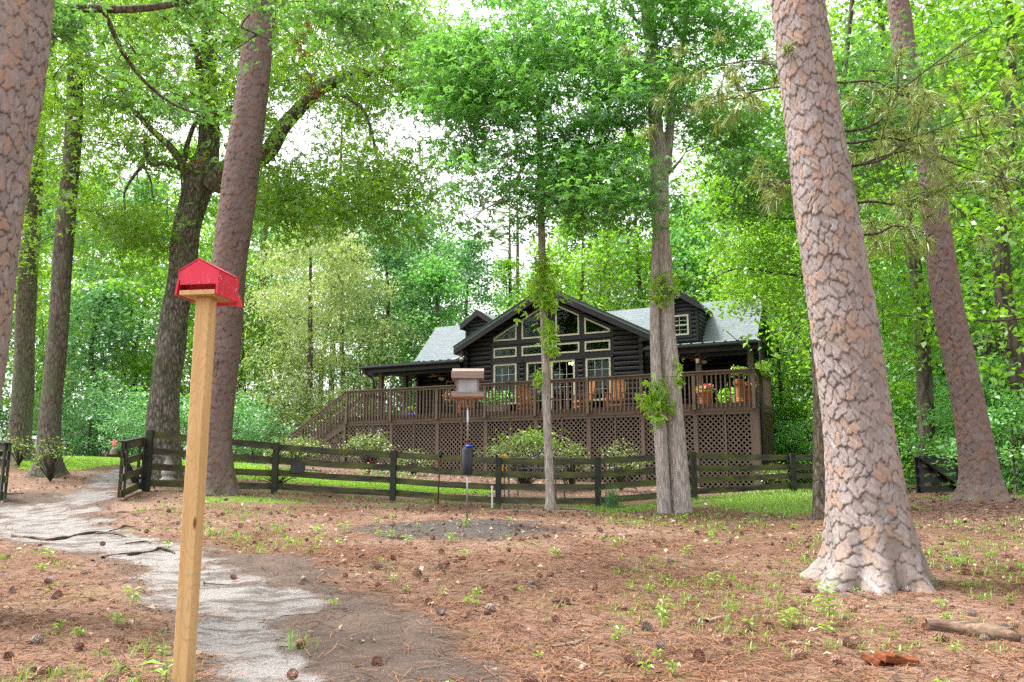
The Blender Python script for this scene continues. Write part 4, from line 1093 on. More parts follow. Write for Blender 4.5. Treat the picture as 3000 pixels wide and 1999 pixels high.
# lanterns on the porch posts
for lb, s, t, z in (('small lantern on the log corner by the left porch', 17.0, 5.6, 5.45), ('small lantern on the right porch post beside the double trunk', 2.57, 2.78, 5.30)):
    th = thing('wall_lantern', lb, 'lantern', W(s, t, z)); c = W(s, t, z)
    obj('cage', MB().lathe(c, [(.05, 0), (.075, .2), (.02, .28), (.0, .30)], 6), M['black_metal'], th); obj('lamp_glass', MB().lathe(c, [(.055, .01), (.079, .18), (.07, .18)], 6), M['frost'], th)
# plant hooks on the rail
def hook(label, s, t, pts):
    tag(obj('plant_hook', MB().tube([W(s + a, t + b, z) for a, b, z in pts], .014, 6), M['black_metal']), label, 'hook')
arc = lambda a0, z0, r_, n=9: [(a0 + r_ - r_ * math.cos(x), 0, z0 + r_ * math.sin(x)) for x in np.linspace(0, PI, n)]
hook('tall black shepherd hook arching from the corner of the deck rail', .12, -.18, [(0, 0, 4.4), (0, 0, 5.55)] + arc(0, 5.55, .17) + [(.34, 0, 5.48)])
hook('long black plant arm leaning from the deck corner toward the roof', .10, -.22, [(0, 0, 4.5), (0, 0, 5.2), (.55, 0, 5.75), (.75, 0, 5.95), (.82, 0, 5.98), (.84, 0, 5.90)])
hook('small black hook curling over the rail beside the slender trunk', 9.0, -.18, [(0, 0, 4.0), (0, 0, 4.62)] + arc(-.0, 4.62, .09) + [(.19, 0, 4.57)])

# ------------------------------------------------------------------ fence, gates
FENCE_PX = [(428, 1440, 18.3), (803, 1446, 19.6), (1150, 1467, 20.1), (1460, 1487, 19.8), (1753, 1493, 19.6), (2035, 1464, 20.6), (2327, 1444, 22.0), (2610, 1440, 23.2)]
FP = []
for x, y, d in FENCE_PX:
    p = atd(x, y, d); FP.append(np.array([p[0], p[1], g1(p[0], p[1])]))
fence = thing('board_fence', 'long four board fence, black paint turning mossy green, in front of the cabin', 'fence', FP[2])
PH = [1.34, 1.20, 1.20, 1.18, 1.20, 1.17, 1.02, 1.05]
for p, h in zip(FP, PH):
    R = Matrix.Rotation(random.uniform(-.03, .03), 4, 'X') @ Matrix.Rotation(random.uniform(-.1, .1), 4, 'Z')
    mb = MB(); mb.box((p[0], p[1] , p[2] + h / 2 - .15), (.135, .125, h + .3), R); obj('post', mb, M['fence_black'], fence, bevel=.008)
for i in range(len(FP) - 1):
    a, b = FP[i], FP[i + 1]; d = (b - a) / np.linalg.norm(b - a); nn = np.array([d[1], -d[0], 0])          # toward the camera
    for k in range(4):
        fa, fb = [PH[j] - .10 - k * (PH[j] - .20) / 3.25 for j in (i, i + 1)]
        off = nn * (-.085)
        pa = a + off + np.array([0, 0, fa + random.uniform(-.012, .012)]) + d * .005; pb = b + off + np.array([0, 0, fb + random.uniform(-.012, .012)]) - d * .005
        mid = (pa + pb) / 2 + np.array([0, 0, random.uniform(-.02, .004)])
        me = MB(); me.beam(pa, mid, .022, .148); me.beam(mid, pb, .022, .148)
        o = obj('board', me, M['fence'], fence)
        # own run of grain: object space along the board
        ang = math.atan2(d[1], d[0]); o.data.transform(Matrix.Rotation(-ang, 4, 'Z')); o.rotation_euler = (0, 0, ang)

def gate(name, label, hinge, free, h, mat, braces, zoff=(0, 0), post=True):
    """board gate between two ground points"""
    a = np.array(hinge, float); b = np.array(free, float)
    th = thing(name, label, 'gate', a)
    d = (b - a); L = np.linalg.norm(d); d /= L; nn = np.array([-d[1], d[0], 0]); nn /= np.linalg.norm(nn)
    up = np.array([0, 0, 1.0])
    for k, f in enumerate((.05, .50, .95) if L > 2 else (.07, .93)):
        c = a + d * L * f; mb = MB()
        mb.beam(c + up * .06, c + up * h, .10, .045, nn); mb.beam(c + up * .06 + nn * .085, c + up * h + nn * .085, .10, .03, nn); obj('stile', mb, mat, th)
    for k in range(4):
        z = h - .08 - k * (h - .22) / 3
        mb = MB(); mb.beam(a + up * z + nn * .045, b + up * z + nn * .045, .026, .145); obj('board', mb, M['fence'] if mat is M['fence_black'] else mat, th)
    for f0, z0, f1, z1 in braces:
        mb = MB(); mb.beam(a + d * L * f0 + up * z0 - nn * .04, a + d * L * f1 + up * z1 - nn * .04, .025, .13, nn); obj('brace', mb, mat, th)
    mb = MB(); mb.beam(a + up * (h + .012), b + up * (h + .012), .14, .024); obj('cap_board', mb, mat, th)
    return th
pa = hit(422, 1438); pa = gp(*(FP[0][:2] + np.array([-.16, -.04]))); pb_ = atd(345, 1452, 16.6); pb_ = gp(pb_[0], pb_[1])
gate('board_gate', 'dark board gate standing open beside the gravel path', pa, pb_, 1.17, M['fence_black'], [(.05, .2, .95, 1.0)])
mb = MB(); q = pa + np.array([-.02, 0, .95]); mb.box(q, (.20, .05, .06)); mb.box(q + np.array([0, 0, -.7]), (.20, .05, .06))
g = [o for o in COL.objects if o.name.startswith('board_gate')][0]; obj('hinge', MB().box(pa + np.array([.02, -.03, 1.0]), (.24, .05, .05)), M['black_metal'], g); obj('hinge', MB().box(pa + np.array([.02, -.03, .3]), (.24, .05, .05)), M['black_metal'], g)
# the other leaf of the gate at the left edge
a = atd(-95, 1428, 19.0); b = atd(9, 1436, 17.4); a = gp(a[0], a[1]); b = gp(b[0], b[1])
gate('board_gate', 'dark board gate cut off by the left edge, opposite leaf', a, b, 1.22, M['fence_black'], [(.1, .15, .92, 1.05)])
a = atd(2692, 1455, 19.3); b = atd(2830, 1452, 20.2); a = gp(a[0], a[1]); b = gp(b[0], b[1])
gate('board_gate', 'black board gate with a diagonal brace behind the right pine', a, b, .88, M['black_metal'], [(.05, .84, .9, .1)])

# ------------------------------------------------------------------ red feeder on its post
RY = math.radians(-8.4)
pt = atd(588, 868, 4.74)                               # middle of the post top
FX, FY = pt[0] + .02, pt[1] + .04
gzf = g1(FX, FY); PT = pt[2] - .005
th = thing('bird_feeder', 'red painted plywood bird feeder on a tall new pine post', 'bird feeder', (FX, FY, gzf), RY)
def FO(n, mb, mat, par=None, bev=0.0):
    return obj(n, mb, mat, par or th, local=True, bevel=bev)
H = PT - gzf
mb = MB().box((0, 0, H / 2 - .2), (.089, .089, H + .4)); FO('post', mb, M['pinepost'], bev=.005)
fw_, fd_ = .119, .150
FO('floor', MB().box((-.004, .012, H + .014), (.222, .235, .028)), M['pinepost'], bev=.002)
# end panels: pentagons, the near one stops above the opening
z_e, z_p, zb = H + .146, H + .212, H + .062
for nm, y, zz in (('front_panel', -.104, zb), ('back_panel', .128, zb)):
    mb = MB(); P = [(-fw_ + .005, zz), (fw_ - .005, zz), (fw_ - .005, z_e), (0, z_p), (-fw_ + .005, z_e)]
    mb.hexa([(x, y, z) for x, z in P], [(x, y + .011, z) for x, z in P]); FO(nm, mb, M['red'])
for sx in (-1, 1):
    mb = MB(); x0 = sx * (fw_ - .004); x1 = sx * (fw_ + .008)
    ex = .014 if sx < 0 else 0
    P = [(-.111, H + .0), (.141, H + .0), (.141, z_e), (-.104, z_e), (-.104, zb + .030), (-.111, zb + .030)]
    mb.hexa([(x0 + sx * (ex if z < H + .05 else 0), y, z) for y, z in P], [(x1 + sx * (ex if z < H + .05 else 0), y, z) for y, z in P]); FO('side_panel', mb, M['red'])
    mb = MB(); a = (0, z_p + .001); b = (sx * (fw_ + .012), z_e - .004)
    P = [(a[0], a[1]), (b[0], b[1]), (b[0], b[1] + .006), (a[0], a[1] + .007)]
    mb.hexa([(x, -.107, z) for x, z in P], [(x, .143, z) for x, z in P]); FO('roof_panel', mb, M['red'])
mb = MB().hexa([(fw_ - .01, .142, H - .02), (fw_ + .024, .165, H - .025), (fw_ + .008, .158, H + .04), (fw_ - .004, .142, H + .05)], [(fw_ - .01, .152, H - .02), (fw_ + .024, .175, H - .025), (fw_ + .008, .168, H + .04), (fw_ - .004, .152, H + .05)]); FO('rear_flap', mb, M['red'])
mb = MB().hexa([(-fw_, .134, H - .02), (fw_, .134, H - .02), (fw_, .142, H + .02), (-fw_, .142, H + .02)], [(-fw_, .144, H - .02), (fw_, .144, H - .02), (fw_, .152, H + .02), (-fw_, .152, H + .02)]); FO('rear_ledge', mb, M['red'])
mb = MB().hexa([(-fw_ + .01, -.03, H + .030), (fw_ - .012, -.03, H + .030), (fw_ - .012, -.075, H + .11), (-fw_ + .01, -.075, H + .11)], [(-fw_ + .01, -.02, H + .030), (fw_ - .012, -.02, H + .030), (fw_ - .012, -.065, H + .11), (-fw_ + .01, -.065, H + .11)]); FO('inner_baffle', mb, M['red'])
for x, y, z in ((0, -.1055, z_p - .014), (.009, -.1055, zb + .010), (-.06, -.1055, zb + .010), (.07, -.1055, zb + .010)):
    FO('screw', MB().lathe((x, y, z), [(.0, -.003), (.0035, -.002), (.0035, .002), (.0, .003)], 8), M['steel'])
for y, z in ((-.088, z_e - .035), (-.075, z_e - .05), (.11, z_e - .01), (.115, H + .078), (.103, H + .065)):
    FO('screw', MB().box((fw_ + .008, y, z), (.003, .006, .006)), M['white'])

# ------------------------------------------------------------------ hopper feeder on a steel pole with a baffle
b0 = hit(1368, 1532); D_ = b0[1]; zt = lambda y: atd(1368, y, D_)[2]
px = D_ / F
HX, HYY = b0[0], b0[1]; X0 = lambda x, y: atd(x, y, D_)[0]
th = thing('hopper_feeder', 'cedar hopper bird feeder with cloudy windows on a steel pole with a black baffle', 'bird feeder', b0)
zf = zt(1170); xt = X0(1371, 1170); w2 = 93 * px / 2
obj('pole', MB().tube([(HX, HYY, b0[2] - .2), ((HX * .75 + xt * .25), HYY, zt(1300))], .0135, 12), M['steel'], th, smooth=True)
obj('pole', MB().tube([((HX * .75 + xt * .25), HYY, zt(1305)), (xt, HYY, zf + .01)], .0165, 12), M['steel'], th, smooth=True)
obj('coupling', MB().tube([((HX * .75 + xt * .25), HYY, zt(1302)), ((HX * .75 + xt * .25), HYY, zt(1291))], .022, 12), M['rust'], th)
bx = X0(1369, 1350); zb0, zb1 = zt(1392), zt(1314); rb = 15.8 * px
obj('baffle', MB().lathe((bx, HYY, 0), [(rb * .985, zb0), (rb, zb0 + .01), (rb, zb1 - .004), (rb * .98, zb1), (rb * .5, zb1 + .006), (.02, zb1 + .008)], 36), M['baffle'], th, smooth=True)
obj('bottle', MB().lathe((bx + .025, HYY + .01, 0), [(.05, zb1 + .005), (.062, zb1 + .012), (.064, zb1 + .035), (.058, zb1 + .048), (.02, zb1 + .052)], 20), M['blue'], th, smooth=True)
obj('flange', MB().lathe((xt, HYY, 0), [(.032, zf - .002), (.04, zf + .004), (.04, zf + .012)], 16), M['steel'], th)
dp = .15; c = np.array([xt, HYY, zf])
def BX(n, x0, x1, y0, y1, z0, z1, mat, par=th, R=None): return obj(n, MB().box((xt + (x0 + x1) / 2, HYY + (y0 + y1) / 2, (z0 + z1) / 2), (x1 - x0, y1 - y0, z1 - z0)), mat, par, bevel=.003)
z_tr = zt(1152); z_rb = zt(1112); z_rt = zt(1094)
BX('tray_floor', -w2 * .93, w2 * .93, -dp, dp, zf + .003, zf + .022, M['cedar_orange'])
for y in (-1, 1): BX('tray_board', -w2, w2, y * dp - .009, y * dp + .009, zf + .022, z_tr + .005, M['cedar'])
for x in (-1, 1): BX('tray_board', x * (w2 - .012) - .01, x * (w2 - .012) + .01, -dp + .01, dp - .01, zf + .024, z_tr + .003, M['cedar'])
BX('tray_rim', -w2 * .96, w2 * .96, -dp * .95, -dp * .95 + .012, zf + .004, zf + .024, M['cedar_orange'])
wi = 32.5 * px
for x in (-1, 1):
    mb = MB(); P = [(-.11, z_tr - .02), (.11, z_tr - .02), (.11, z_rb + .01), (0, z_rt + .02), (-.11, z_rb + .01)]
    mb.hexa([(xt + x * (wi - .022), HYY + y, z) for y, z in P], [(xt + x * wi, HYY + y, z) for y, z in P]); obj('end_board', mb, M['cedar'], th)
    mb = MB(); mb.box((xt + x * (w2 - .02), HYY, z_rb - .004), (.03, .20, .035)); obj('roof_batten', mb, M['cedar_orange'], th)
for y in (-1, 1): BX('window_panel', -wi + .023, wi - .023, y * .095 - .003, y * .095 + .003, z_tr - .015, z_rb + .02, M['acrylic'])
for y in (-1, 1):
    mb = MB(); mb.hexa([(xt + s_ * w2, HYY + yy, z) for s_, yy, z in ((-1, y * .175, z_rb + .004), (1, y * .175, z_rb + .004), (1, 0, z_rt + .055), (-1, 0, z_rt + .055))],
                       [(xt + s_ * w2, HYY + yy, z) for s_, yy, z in ((-1, y * .175, z_rb + .024), (1, y * .175, z_rb + .024), (1, 0, z_rt + .075), (-1, 0, z_rt + .075))]); obj('roof_panel', mb, M['cedar'], th)
BX('roof_edge', -w2 * 1.01, w2 * 1.01, -.19, -.172, z_rb - .002, z_rt + .012, M['cedar'])

# ------------------------------------------------------------------ small things about the yard
p = hit(1282, 1478); zt2 = atd(1291, 1340, p[1])
th = thing('yard_hydrant', 'rusty yard hydrant pipe with a black handle head in front of the fence', 'hydrant', p)
obj('pipe', MB().tube([p - np.array([0, 0, .2]), (atd(1286, 1410, p[1])), zt2 + np.array([0, 0, .02])], .017, 10), M['rust'], th, smooth=True)
obj('head', MB().lathe(zt2, [(.0, -.02), (.035, -.01), (.04, .06), (.05, .10), (.045, .16), (.02, .18), (0, .185)], 12).tube([zt2 + np.array([0, 0, .09]), zt2 + np.array([.0, -.09, .07]), zt2 + np.array([0, -.11, .02])], .02, 8), M['black_metal'], th, smooth=True)
obj('handle', MB().beam(zt2 + np.array([0, 0, .18]), zt2 + np.array([.015, .12, .20]), .02, .03), M['black_metal'], th)
p = hit(1442, 1489); 
tag(obj('standpipe', MB().tube([p - np.array([0, 0, .1]), p + np.array([-.005, 0, .50])], .022, 10).lathe(p + np.array([-.005, 0, .46]), [(.03, 0), (.03, .05), (.0, .052)], 10), M['white']), 'short white plastic standpipe beside the fence post', 'pipe')
p = gp(*atd(1478, 1400, 22.5)[:2]); th = thing('rope_stake', 'stake tied with a bow of yellow rope near the garden bench', 'stake', p)
top = atd(1478, 1343, 22.5)
obj('stake', MB().tube([p - np.array([0, 0, .1]), p + (top - p) * .9], .012, 6), M['brownwood'], th)
mb = MB()
for k in range(4):
    a = k * 1.7; pts = [top + np.array([.10 * math.sin(u) * math.cos(a), .10 * math.sin(u) * math.sin(a), -.06 + .10 * (1 - math.cos(u)) * (.6 + .2 * k / 3)]) for u in np.linspace(0, 2 * PI, 12)]; mb.tube(pts, .011, 6)
mb.tube([top, top + np.array([-.05, 0, -.3]), p + np.array([-.03, 0, .1])], .011, 6); mb.tube([top, top + np.array([.06, 0, -.2]), top + np.array([.06, 0, -.45])], .011, 6)
obj('rope', mb, M['yellow'], th)
# garden bench
BD = 22.6; bl = atd(1487, 1385, BD); br = atd(1628, 1390, BD - .9); g_ = (g1(bl[0], bl[1]) + g1(br[0], br[1])) / 2
th = thing('garden_bench', 'dark metal garden bench with a scrolled back in front of the leafy azalea', 'bench', (bl[0], bl[1], g_))
dx = (br - bl); dx[2] = 0; L = np.linalg.norm(dx); dx /= L; dy = np.array([-dx[1], dx[0], 0]); U = np.array([0, 0, 1.0])
zs = bl[2] - .01; zt_ = atd(1511, 1342, BD)[2]
Bp = lambda a, b, z: np.array([bl[0], bl[1], 0]) + dx * a + dy * b + U * z
mb = MB()
for k in range(8): mb.beam(Bp(0, .04 + .055 * k, zs), Bp(L, .04 + .055 * k, zs), .04, .014)
mb.tube([Bp(-.02, 0, zs), Bp(L + .02, 0, zs)], .026, 8); obj('seat', mb, M['bench_metal'], th)
mb = MB(); n = 24
prof = lambda u: .16 * math.exp(-((u - .5) / .17) ** 2)
mb.tube([Bp(L * u, .5, zt_ + prof(u)) for u in np.linspace(.0, 1, n)], .020, 8); mb.tube([Bp(0, .49, zs + .12), Bp(L, .49, zs + .12)], .018, 8)
for x in (0.0, 1.0): mb.tube([Bp(L * x, .47, zs), Bp(L * x, .5, zt_)], .022, 8)
for k in range(4):
    u0 = .04 + .235 * k; pts = []
    for w_ in np.linspace(0, 1, 12): u = u0 + .235 * w_; pts.append(Bp(L * u, .495, zs + .14 + (zt_ + prof(u) - zs - .17) * (.5 - .5 * math.cos(w_ * 2 * PI))))
    mb.tube(pts, .011, 6)
    pts = [Bp(L * (u0 + .117 + .07 * w_ * math.cos(w_ * 9)), .495, (zs + zt_) / 2 + .05 + .10 * w_ * math.sin(w_ * 9)) for w_ in np.linspace(.1, 1, 14)]; mb.tube(pts, .010, 6)
obj('backrest', mb, M['bench_metal'], th)
for x in (0.02, L - .02):
    for y in (.03, .46): obj('leg', MB().tube([Bp(x, y, g_ - .05), Bp(x, y, zs)], .02, 8), M['bench_metal'], th)
    obj('armrest', MB().tube([Bp(x, .02, zs), Bp(x, .03, zs + .20), Bp(x, .2, zs + .24), Bp(x, .48, zs + .2)], .018, 8), M['bench_metal'], th)
# dark board on the fence, birdbath pedestal
p = atd(872, 1375, 19.62); mb = MB()
P = [(-.17, .10), (.17, .10), (.175, -.02), (.13, -.09), (.05, -.10), (-.02, -.085), (-.10, -.10), (-.165, -.06)]
mb.hexa([(p[0] + x, p[1] - .02, p[2] + z) for x, z in P], [(p[0] + x, p[1] + .03, p[2] + z) for x, z in P]); tag(obj('slate_plaque', mb, M['slate']), 'dark slate plaque hanging from the fence boards', 'plaque')
p = gp(*atd(491, 1408, 20.6)[:2]); th = thing('birdbath', 'grey concrete pedestal behind the fence at the foot of the forked oak', 'pedestal', p)
obj('pedestal', MB().lathe(p, [(.19, 0), (.19, .17), (.14, .19), (.12, .24), (.155, .30), (.16, .34), (.12, .50), (.075, .66), (.08, .72), (.13, .76)], 20), M['concrete'], th, smooth=False)
obj('bowl', MB().lathe(p, [(.10, .76), (.25, .80), (.27, .86), (.25, .86), (.2, .83)], 24), M['concrete'], th, smooth=True)
# timber edging, path light, garden ornament, car
a, b = atd(182, 1341, 36.0), atd(310, 1343, 36.0); c = atd(360, 1342, 35.5)
tag(obj('edging_timber', MB().beam(a, b, .2, .16), M['brownwood']), 'dark landscape timber along the far edge of the lawn', 'timber')
tag(obj('edging_timber', MB().beam(atd(308, 1342, 34.9) , c, .25, .28), M['brownwood']), 'thick dark timber step in front of the red topped ornament', 'timber')
p = atd(293, 1343, 35.5); th = thing('path_light', 'dark tube path light with a red base at the lawn edge', 'light', p - np.array([0, 0, .1]))
obj('tube', MB().lathe(p - np.array([0, 0, .1]), [(.05, .16), (.05, .36), (.06, .42), (.0, .44)], 12), M['black_metal'], th); obj('base', MB().lathe(p - np.array([0, 0, .1]), [(.07, 0), (.06, .16)], 12), M['red_lamp'], th)
p = atd(331, 1340, 36.2); th = thing('garden_ornament', 'brown log ornament with a pink bow shaped top beyond the lawn', 'ornament', p)
obj('log', MB().lathe(p, [(.17, -.1), (.15, .1), (.13, .28), (.12, .34), (.0, .35)], 12), M['stick'], th); obj('stem', MB().tube([p + np.array([0, 0, .33]), p + np.array([.02, 0, .52])], .05, 8), M['concrete'], th)
mb = MB()
for k in range(5):
    a = -PI * .15 + k * .33 * PI; cc = p + np.array([.02, 0, .58]); pts = [cc + np.array([math.cos(a) * .13 * math.sin(u) + .04 * math.cos(u), .03 * k - .06, math.sin(a) * .16 * math.sin(u)]) for u in np.linspace(0, PI, 9)]; mb.tube(pts, .035, 7)
obj('bow', mb, M['petal'], th)

def car(label, c, rz):
    th = thing('parked_car', label, 'car', c, rz)
    L, Wd, Hh = 4.5, 1.84, 1.72
    prof = [(-L / 2, .45), (-L / 2 - .03, .75), (-L / 2 + .02, 1.02), (-L / 2 + .28, 1.52), (-L / 2 + .42, 1.66), (-L / 2 + .9, Hh), (L / 2 - 2.2, Hh - .03), (L / 2 - 1.75, 1.60), (L / 2 - 1.05, 1.08), (L / 2 - .2, .98), (L / 2, .78), (L / 2 + .02, .42), (L / 2 - .1, .28), (-L / 2 + .1, .28)]
    ins = lambda z: Wd / 2 - max(0, (z - 1.0)) * .22 - (.05 if z < .4 else 0)
    mb = MB(); mb.hexa([(-ins(z), y, z) for y, z in prof], [(ins(z), y, z) for y, z in prof])
    obj('body', mb, M['carpaint'], th, local=True, bevel=.05)
    P = lambda n, m_, mat: obj(n, m_, mat, th, local=True)
    P('rear_window', MB().hexa([(-.66, -L / 2 + .045, 1.08), (.66, -L / 2 + .045, 1.08), (.58, -L / 2 + .27, 1.50), (-.58, -L / 2 + .27, 1.50)], [(-.66, -L / 2 + .025, 1.09), (.66, -L / 2 + .025, 1.09), (.58, -L / 2 + .25, 1.51), (-.58, -L / 2 + .25, 1.51)]), M['glass_dark'])
    for sx in (-1, 1):
        P('side_window', MB().hexa([(sx * (ins(z) + .004), y, z) for y, z in ((-1.7, 1.1), (1.0, 1.1), (.5, 1.56), (-1.5, 1.56))], [(sx * (ins(z) + .012), y, z) for y, z in ((-1.7, 1.1), (1.0, 1.1), (.5, 1.56), (-1.5, 1.56))]), M['glass_dark'])
        P('tail_light', MB().box((sx * .80, -L / 2 + .0, .92), (.20, .10, .26)), M['red_lamp'])
        for y in (-1.4, 1.4):
            w_ = P('wheel', MB().tube([(sx * .70, y, .34), (sx * .93, y, .34)], .34, 20), M['tyre']); obj('rim', MB().tube([(sx * .925, y, .34), (sx * .945, y, .34)], .21, 14), M['steel'], w_, local=True)
    P('bumper', MB().box((0, -L / 2 - .02, .50), (1.74, .12, .24)), M['carpaint'])
    P('number_plate', MB().box((0, -L / 2 - .045, .84), (.32, .02, .16)), M['white'])
M['glass_dark'] = mat_plain('tinted car glass', (0.02, 0.03, 0.032), 0.08, 0.1, spec=0.8)
p = atd(136, 1340, 45); car('white car seen from behind between the two left trunks beyond the lawn', (p[0], p[1], g1(p[0], p[1])), -.05)

# ------------------------------------------------------------------ trees
def D(x, y, d): return atd(x * 1.275, y * 1.275, d)          # same, from the 2353 px wide view

def edge_trunk(rows, d):
    """rows: (y, x left, x right) in photo pixels, bottom first -> centre points and radii"""
    P, R_ = [], []
    for y, a, b in rows:
        pa, pb = atd(a, y, d), atd(b, y, d)
        P.append((pa + pb) / 2); R_.append(np.linalg.norm(pb - pa) / 2)
    return np.array(P), np.array(R_)

def smooth_path(P, R_, step):
    P = np.array(P, float); R_ = np.array(R_, float)
    L = np.concatenate([[0], np.cumsum(np.linalg.norm(np.diff(P, axis=0), axis=1))]); n = max(3, int(L[-1] / step))
    # Catmull-Rom through the points
    T = np.linspace(0, L[-1], n); out = np.zeros((n, 3)); i = np.clip(np.searchsorted(L, T, side='right') - 1, 0, len(P) - 2)
    m = np.gradient(P, L, axis=0) if len(P) > 2 else np.repeat([(P[1] - P[0]) / L[1]], 2, axis=0)
    h = L[i + 1] - L[i]; u = ((T - L[i]) / h)[:, None]; h = h[:, None]
    out = (2 * u ** 3 - 3 * u ** 2 + 1) * P[i] + (u ** 3 - 2 * u ** 2 + u) * h * m[i] + (-2 * u ** 3 + 3 * u ** 2) * P[i + 1] + (u ** 3 - u ** 2) * h * m[i + 1]
    return out, np.interp(T, L, R_)

def limb_mesh(mb, P, R_, n=14, seed=0, flare=None, rough=0.03, step=0.25):
    """organic tube with lumps; flare = (amount, height, lobes) for root swell at the first point"""
    C, r = smooth_path(P, R_, step); rg = np.random.default_rng(seed); m = len(C)
    ph = rg.uniform(0, 6.28, 8)
    d0 = C[1] - C[0]; x = np.cross(d0, [0, 1, 0.01]); x /= np.linalg.norm(x); rings = []
    th = np.arange(n) * 2 * PI / n
    for i in range(m):
        d = C[min(i + 1, m - 1)] - C[max(i - 1, 0)]; d = d / (np.linalg.norm(d) + 1e-9)
        x = x - d * (x @ d); x /= np.linalg.norm(x); y = np.cross(d, x)
        k = 1 + rough * (np.sin(3 * th + ph[0] + i * step * 1.1) + .7 * np.sin(5 * th + ph[1] - i * step * 1.7) + .6 * np.sin(2 * th + ph[2] + i * step * 2.3))
        if flare:
            hgt = i * step; f = math.exp(-hgt / flare[1])
            lob = sum((max(0, math.cos((1)) * 0) for _ in ()), 0) + np.maximum(0, np.cos(flare[2] * th + ph[3] + .5 * np.sin(th + ph[4]))) ** 2
            k = k + f * flare[0] * (0.35 + 1.0 * lob) 
        rings.append(C[i] + (np.cos(th)[:, None] * x + np.sin(th)[:, None] * y) * (r[i] * k)[:, None])
    V = np.concatenate(rings)
    fs = [(i * n + k, i * n + (k + 1) % n, (i + 1) * n + (k + 1) % n, (i + 1) * n + k) for i in range(m - 1) for k in range(n)]
    fs.append(tuple((m - 1) * n + k for k in range(n)))
    mb.add(V, fs); return C, r

class Crown:
    """collects leaf clumps and the thin branches that carry them"""
    def __init__(s, seed):
        s.r = np.random.default_rng(seed); s.pos = []; s.br = MB(); s.sk = []
    def skeleton(s, C): s.sk.append(np.asarray(C))
    def branch(s, c, r0=.03, up=.25, n=5):
        S = np.concatenate(s.sk); dd = np.linalg.norm(S - c, axis=1) + np.maximum(0, S[:, 2] - c[2] - .2) * 1.2
        a = S[np.argmin(dd)]; L = np.linalg.norm(c - a)
        if L < .15: return
        mid = (a + c) / 2 + np.array([s.r.normal(0, .08), s.r.normal(0, .08), up * .35 + s.r.normal(0, .05)]) * L * .6
        u = np.linspace(0, 1, 7)[:, None]; C = (1 - u) ** 2 * a + 2 * u * (1 - u) * mid + u ** 2 * c
        rr = min(r0, .006 + .011 * L); s.br.tube(C, list(np.linspace(rr, .005, 7)), n, cap=False); s.sk.append(C[3:])
    def clump(s, c, rad, n):
        g = s.r.normal(size=(n, 3)) * np.array(rad) * .55; s.pos.append(np.asarray(c) + g)
    def fill(s, ells, nclump, per, rad=(.75, .75, .28), keep=None, r0=.03):
        w_ = np.array([e[3] * e[4] * e[5] for e in ells], float) ** .67; w_ /= w_.sum()
        pts = []
        for _ in range(nclump):
            e = ells[s.r.choice(len(ells), p=w_)]
            u = s.r.normal(size=3); u /= np.linalg.norm(u); u *= s.r.random() ** .42
            pts.append(np.array(e[:3]) + u * np.array(e[3:6]))
        pts = [p for p in pts if keep is None or keep(p)]
        S = np.concatenate(s.sk); pts.sort(key=lambda p: np.linalg.norm(S - p, axis=1).min())
        for p in pts:
            s.branch(p, r0); k = s.r.uniform(.5, 1.5)
            s.clump(p, np.array(rad) * (.7 + .5 * k), int(per * k))
    def leaves(s): return np.concatenate(s.pos)

def make_tree(name, label, cat, loc_, parts, crown, leaf_mat, bark, size, lobes=1, up=.5, droop=.1, aspect=.62, group=None, seed=0, extra=None, crown_name='crown'):
    th = thing(name, label, cat, loc_, 0, group)
    if crown is not None and len(crown.br.v): parts.add(crown.br.v, crown.br.f)
    obj('trunk', parts, bark, th, smooth=True)
    if crown is not None:
        p = crown.leaves(); r = np.random.default_rng(seed)
        leaf_obj(crown_name, p, size * r.uniform(.6, 1.25, len(p)), r, leaf_mat, th, lobes=lobes, up=up, droop=droop, aspect=aspect)
    return th
def ell(x, y, d, rx, ry, rd):
    """ellipsoid from the 2353 px view: centre pixel, depth, pixel radii, depth radius"""
    c = D(x, y, d); k = 1.275 * d / F
    return (c[0], c[1], c[2], rx * k, rd, ry * k)
def topix(p):
    """photo view coordinates (2353 wide) of a world point, used to keep clumps off parts of the place"""
    X, Y, Z = p[0], p[1], p[2] - CZ; dd = Y * CP + Z * SP
    return (1500 + F * X / dd) / 1.275, (1000 - F * (Z * CP - Y * SP) / dd) / 1.275


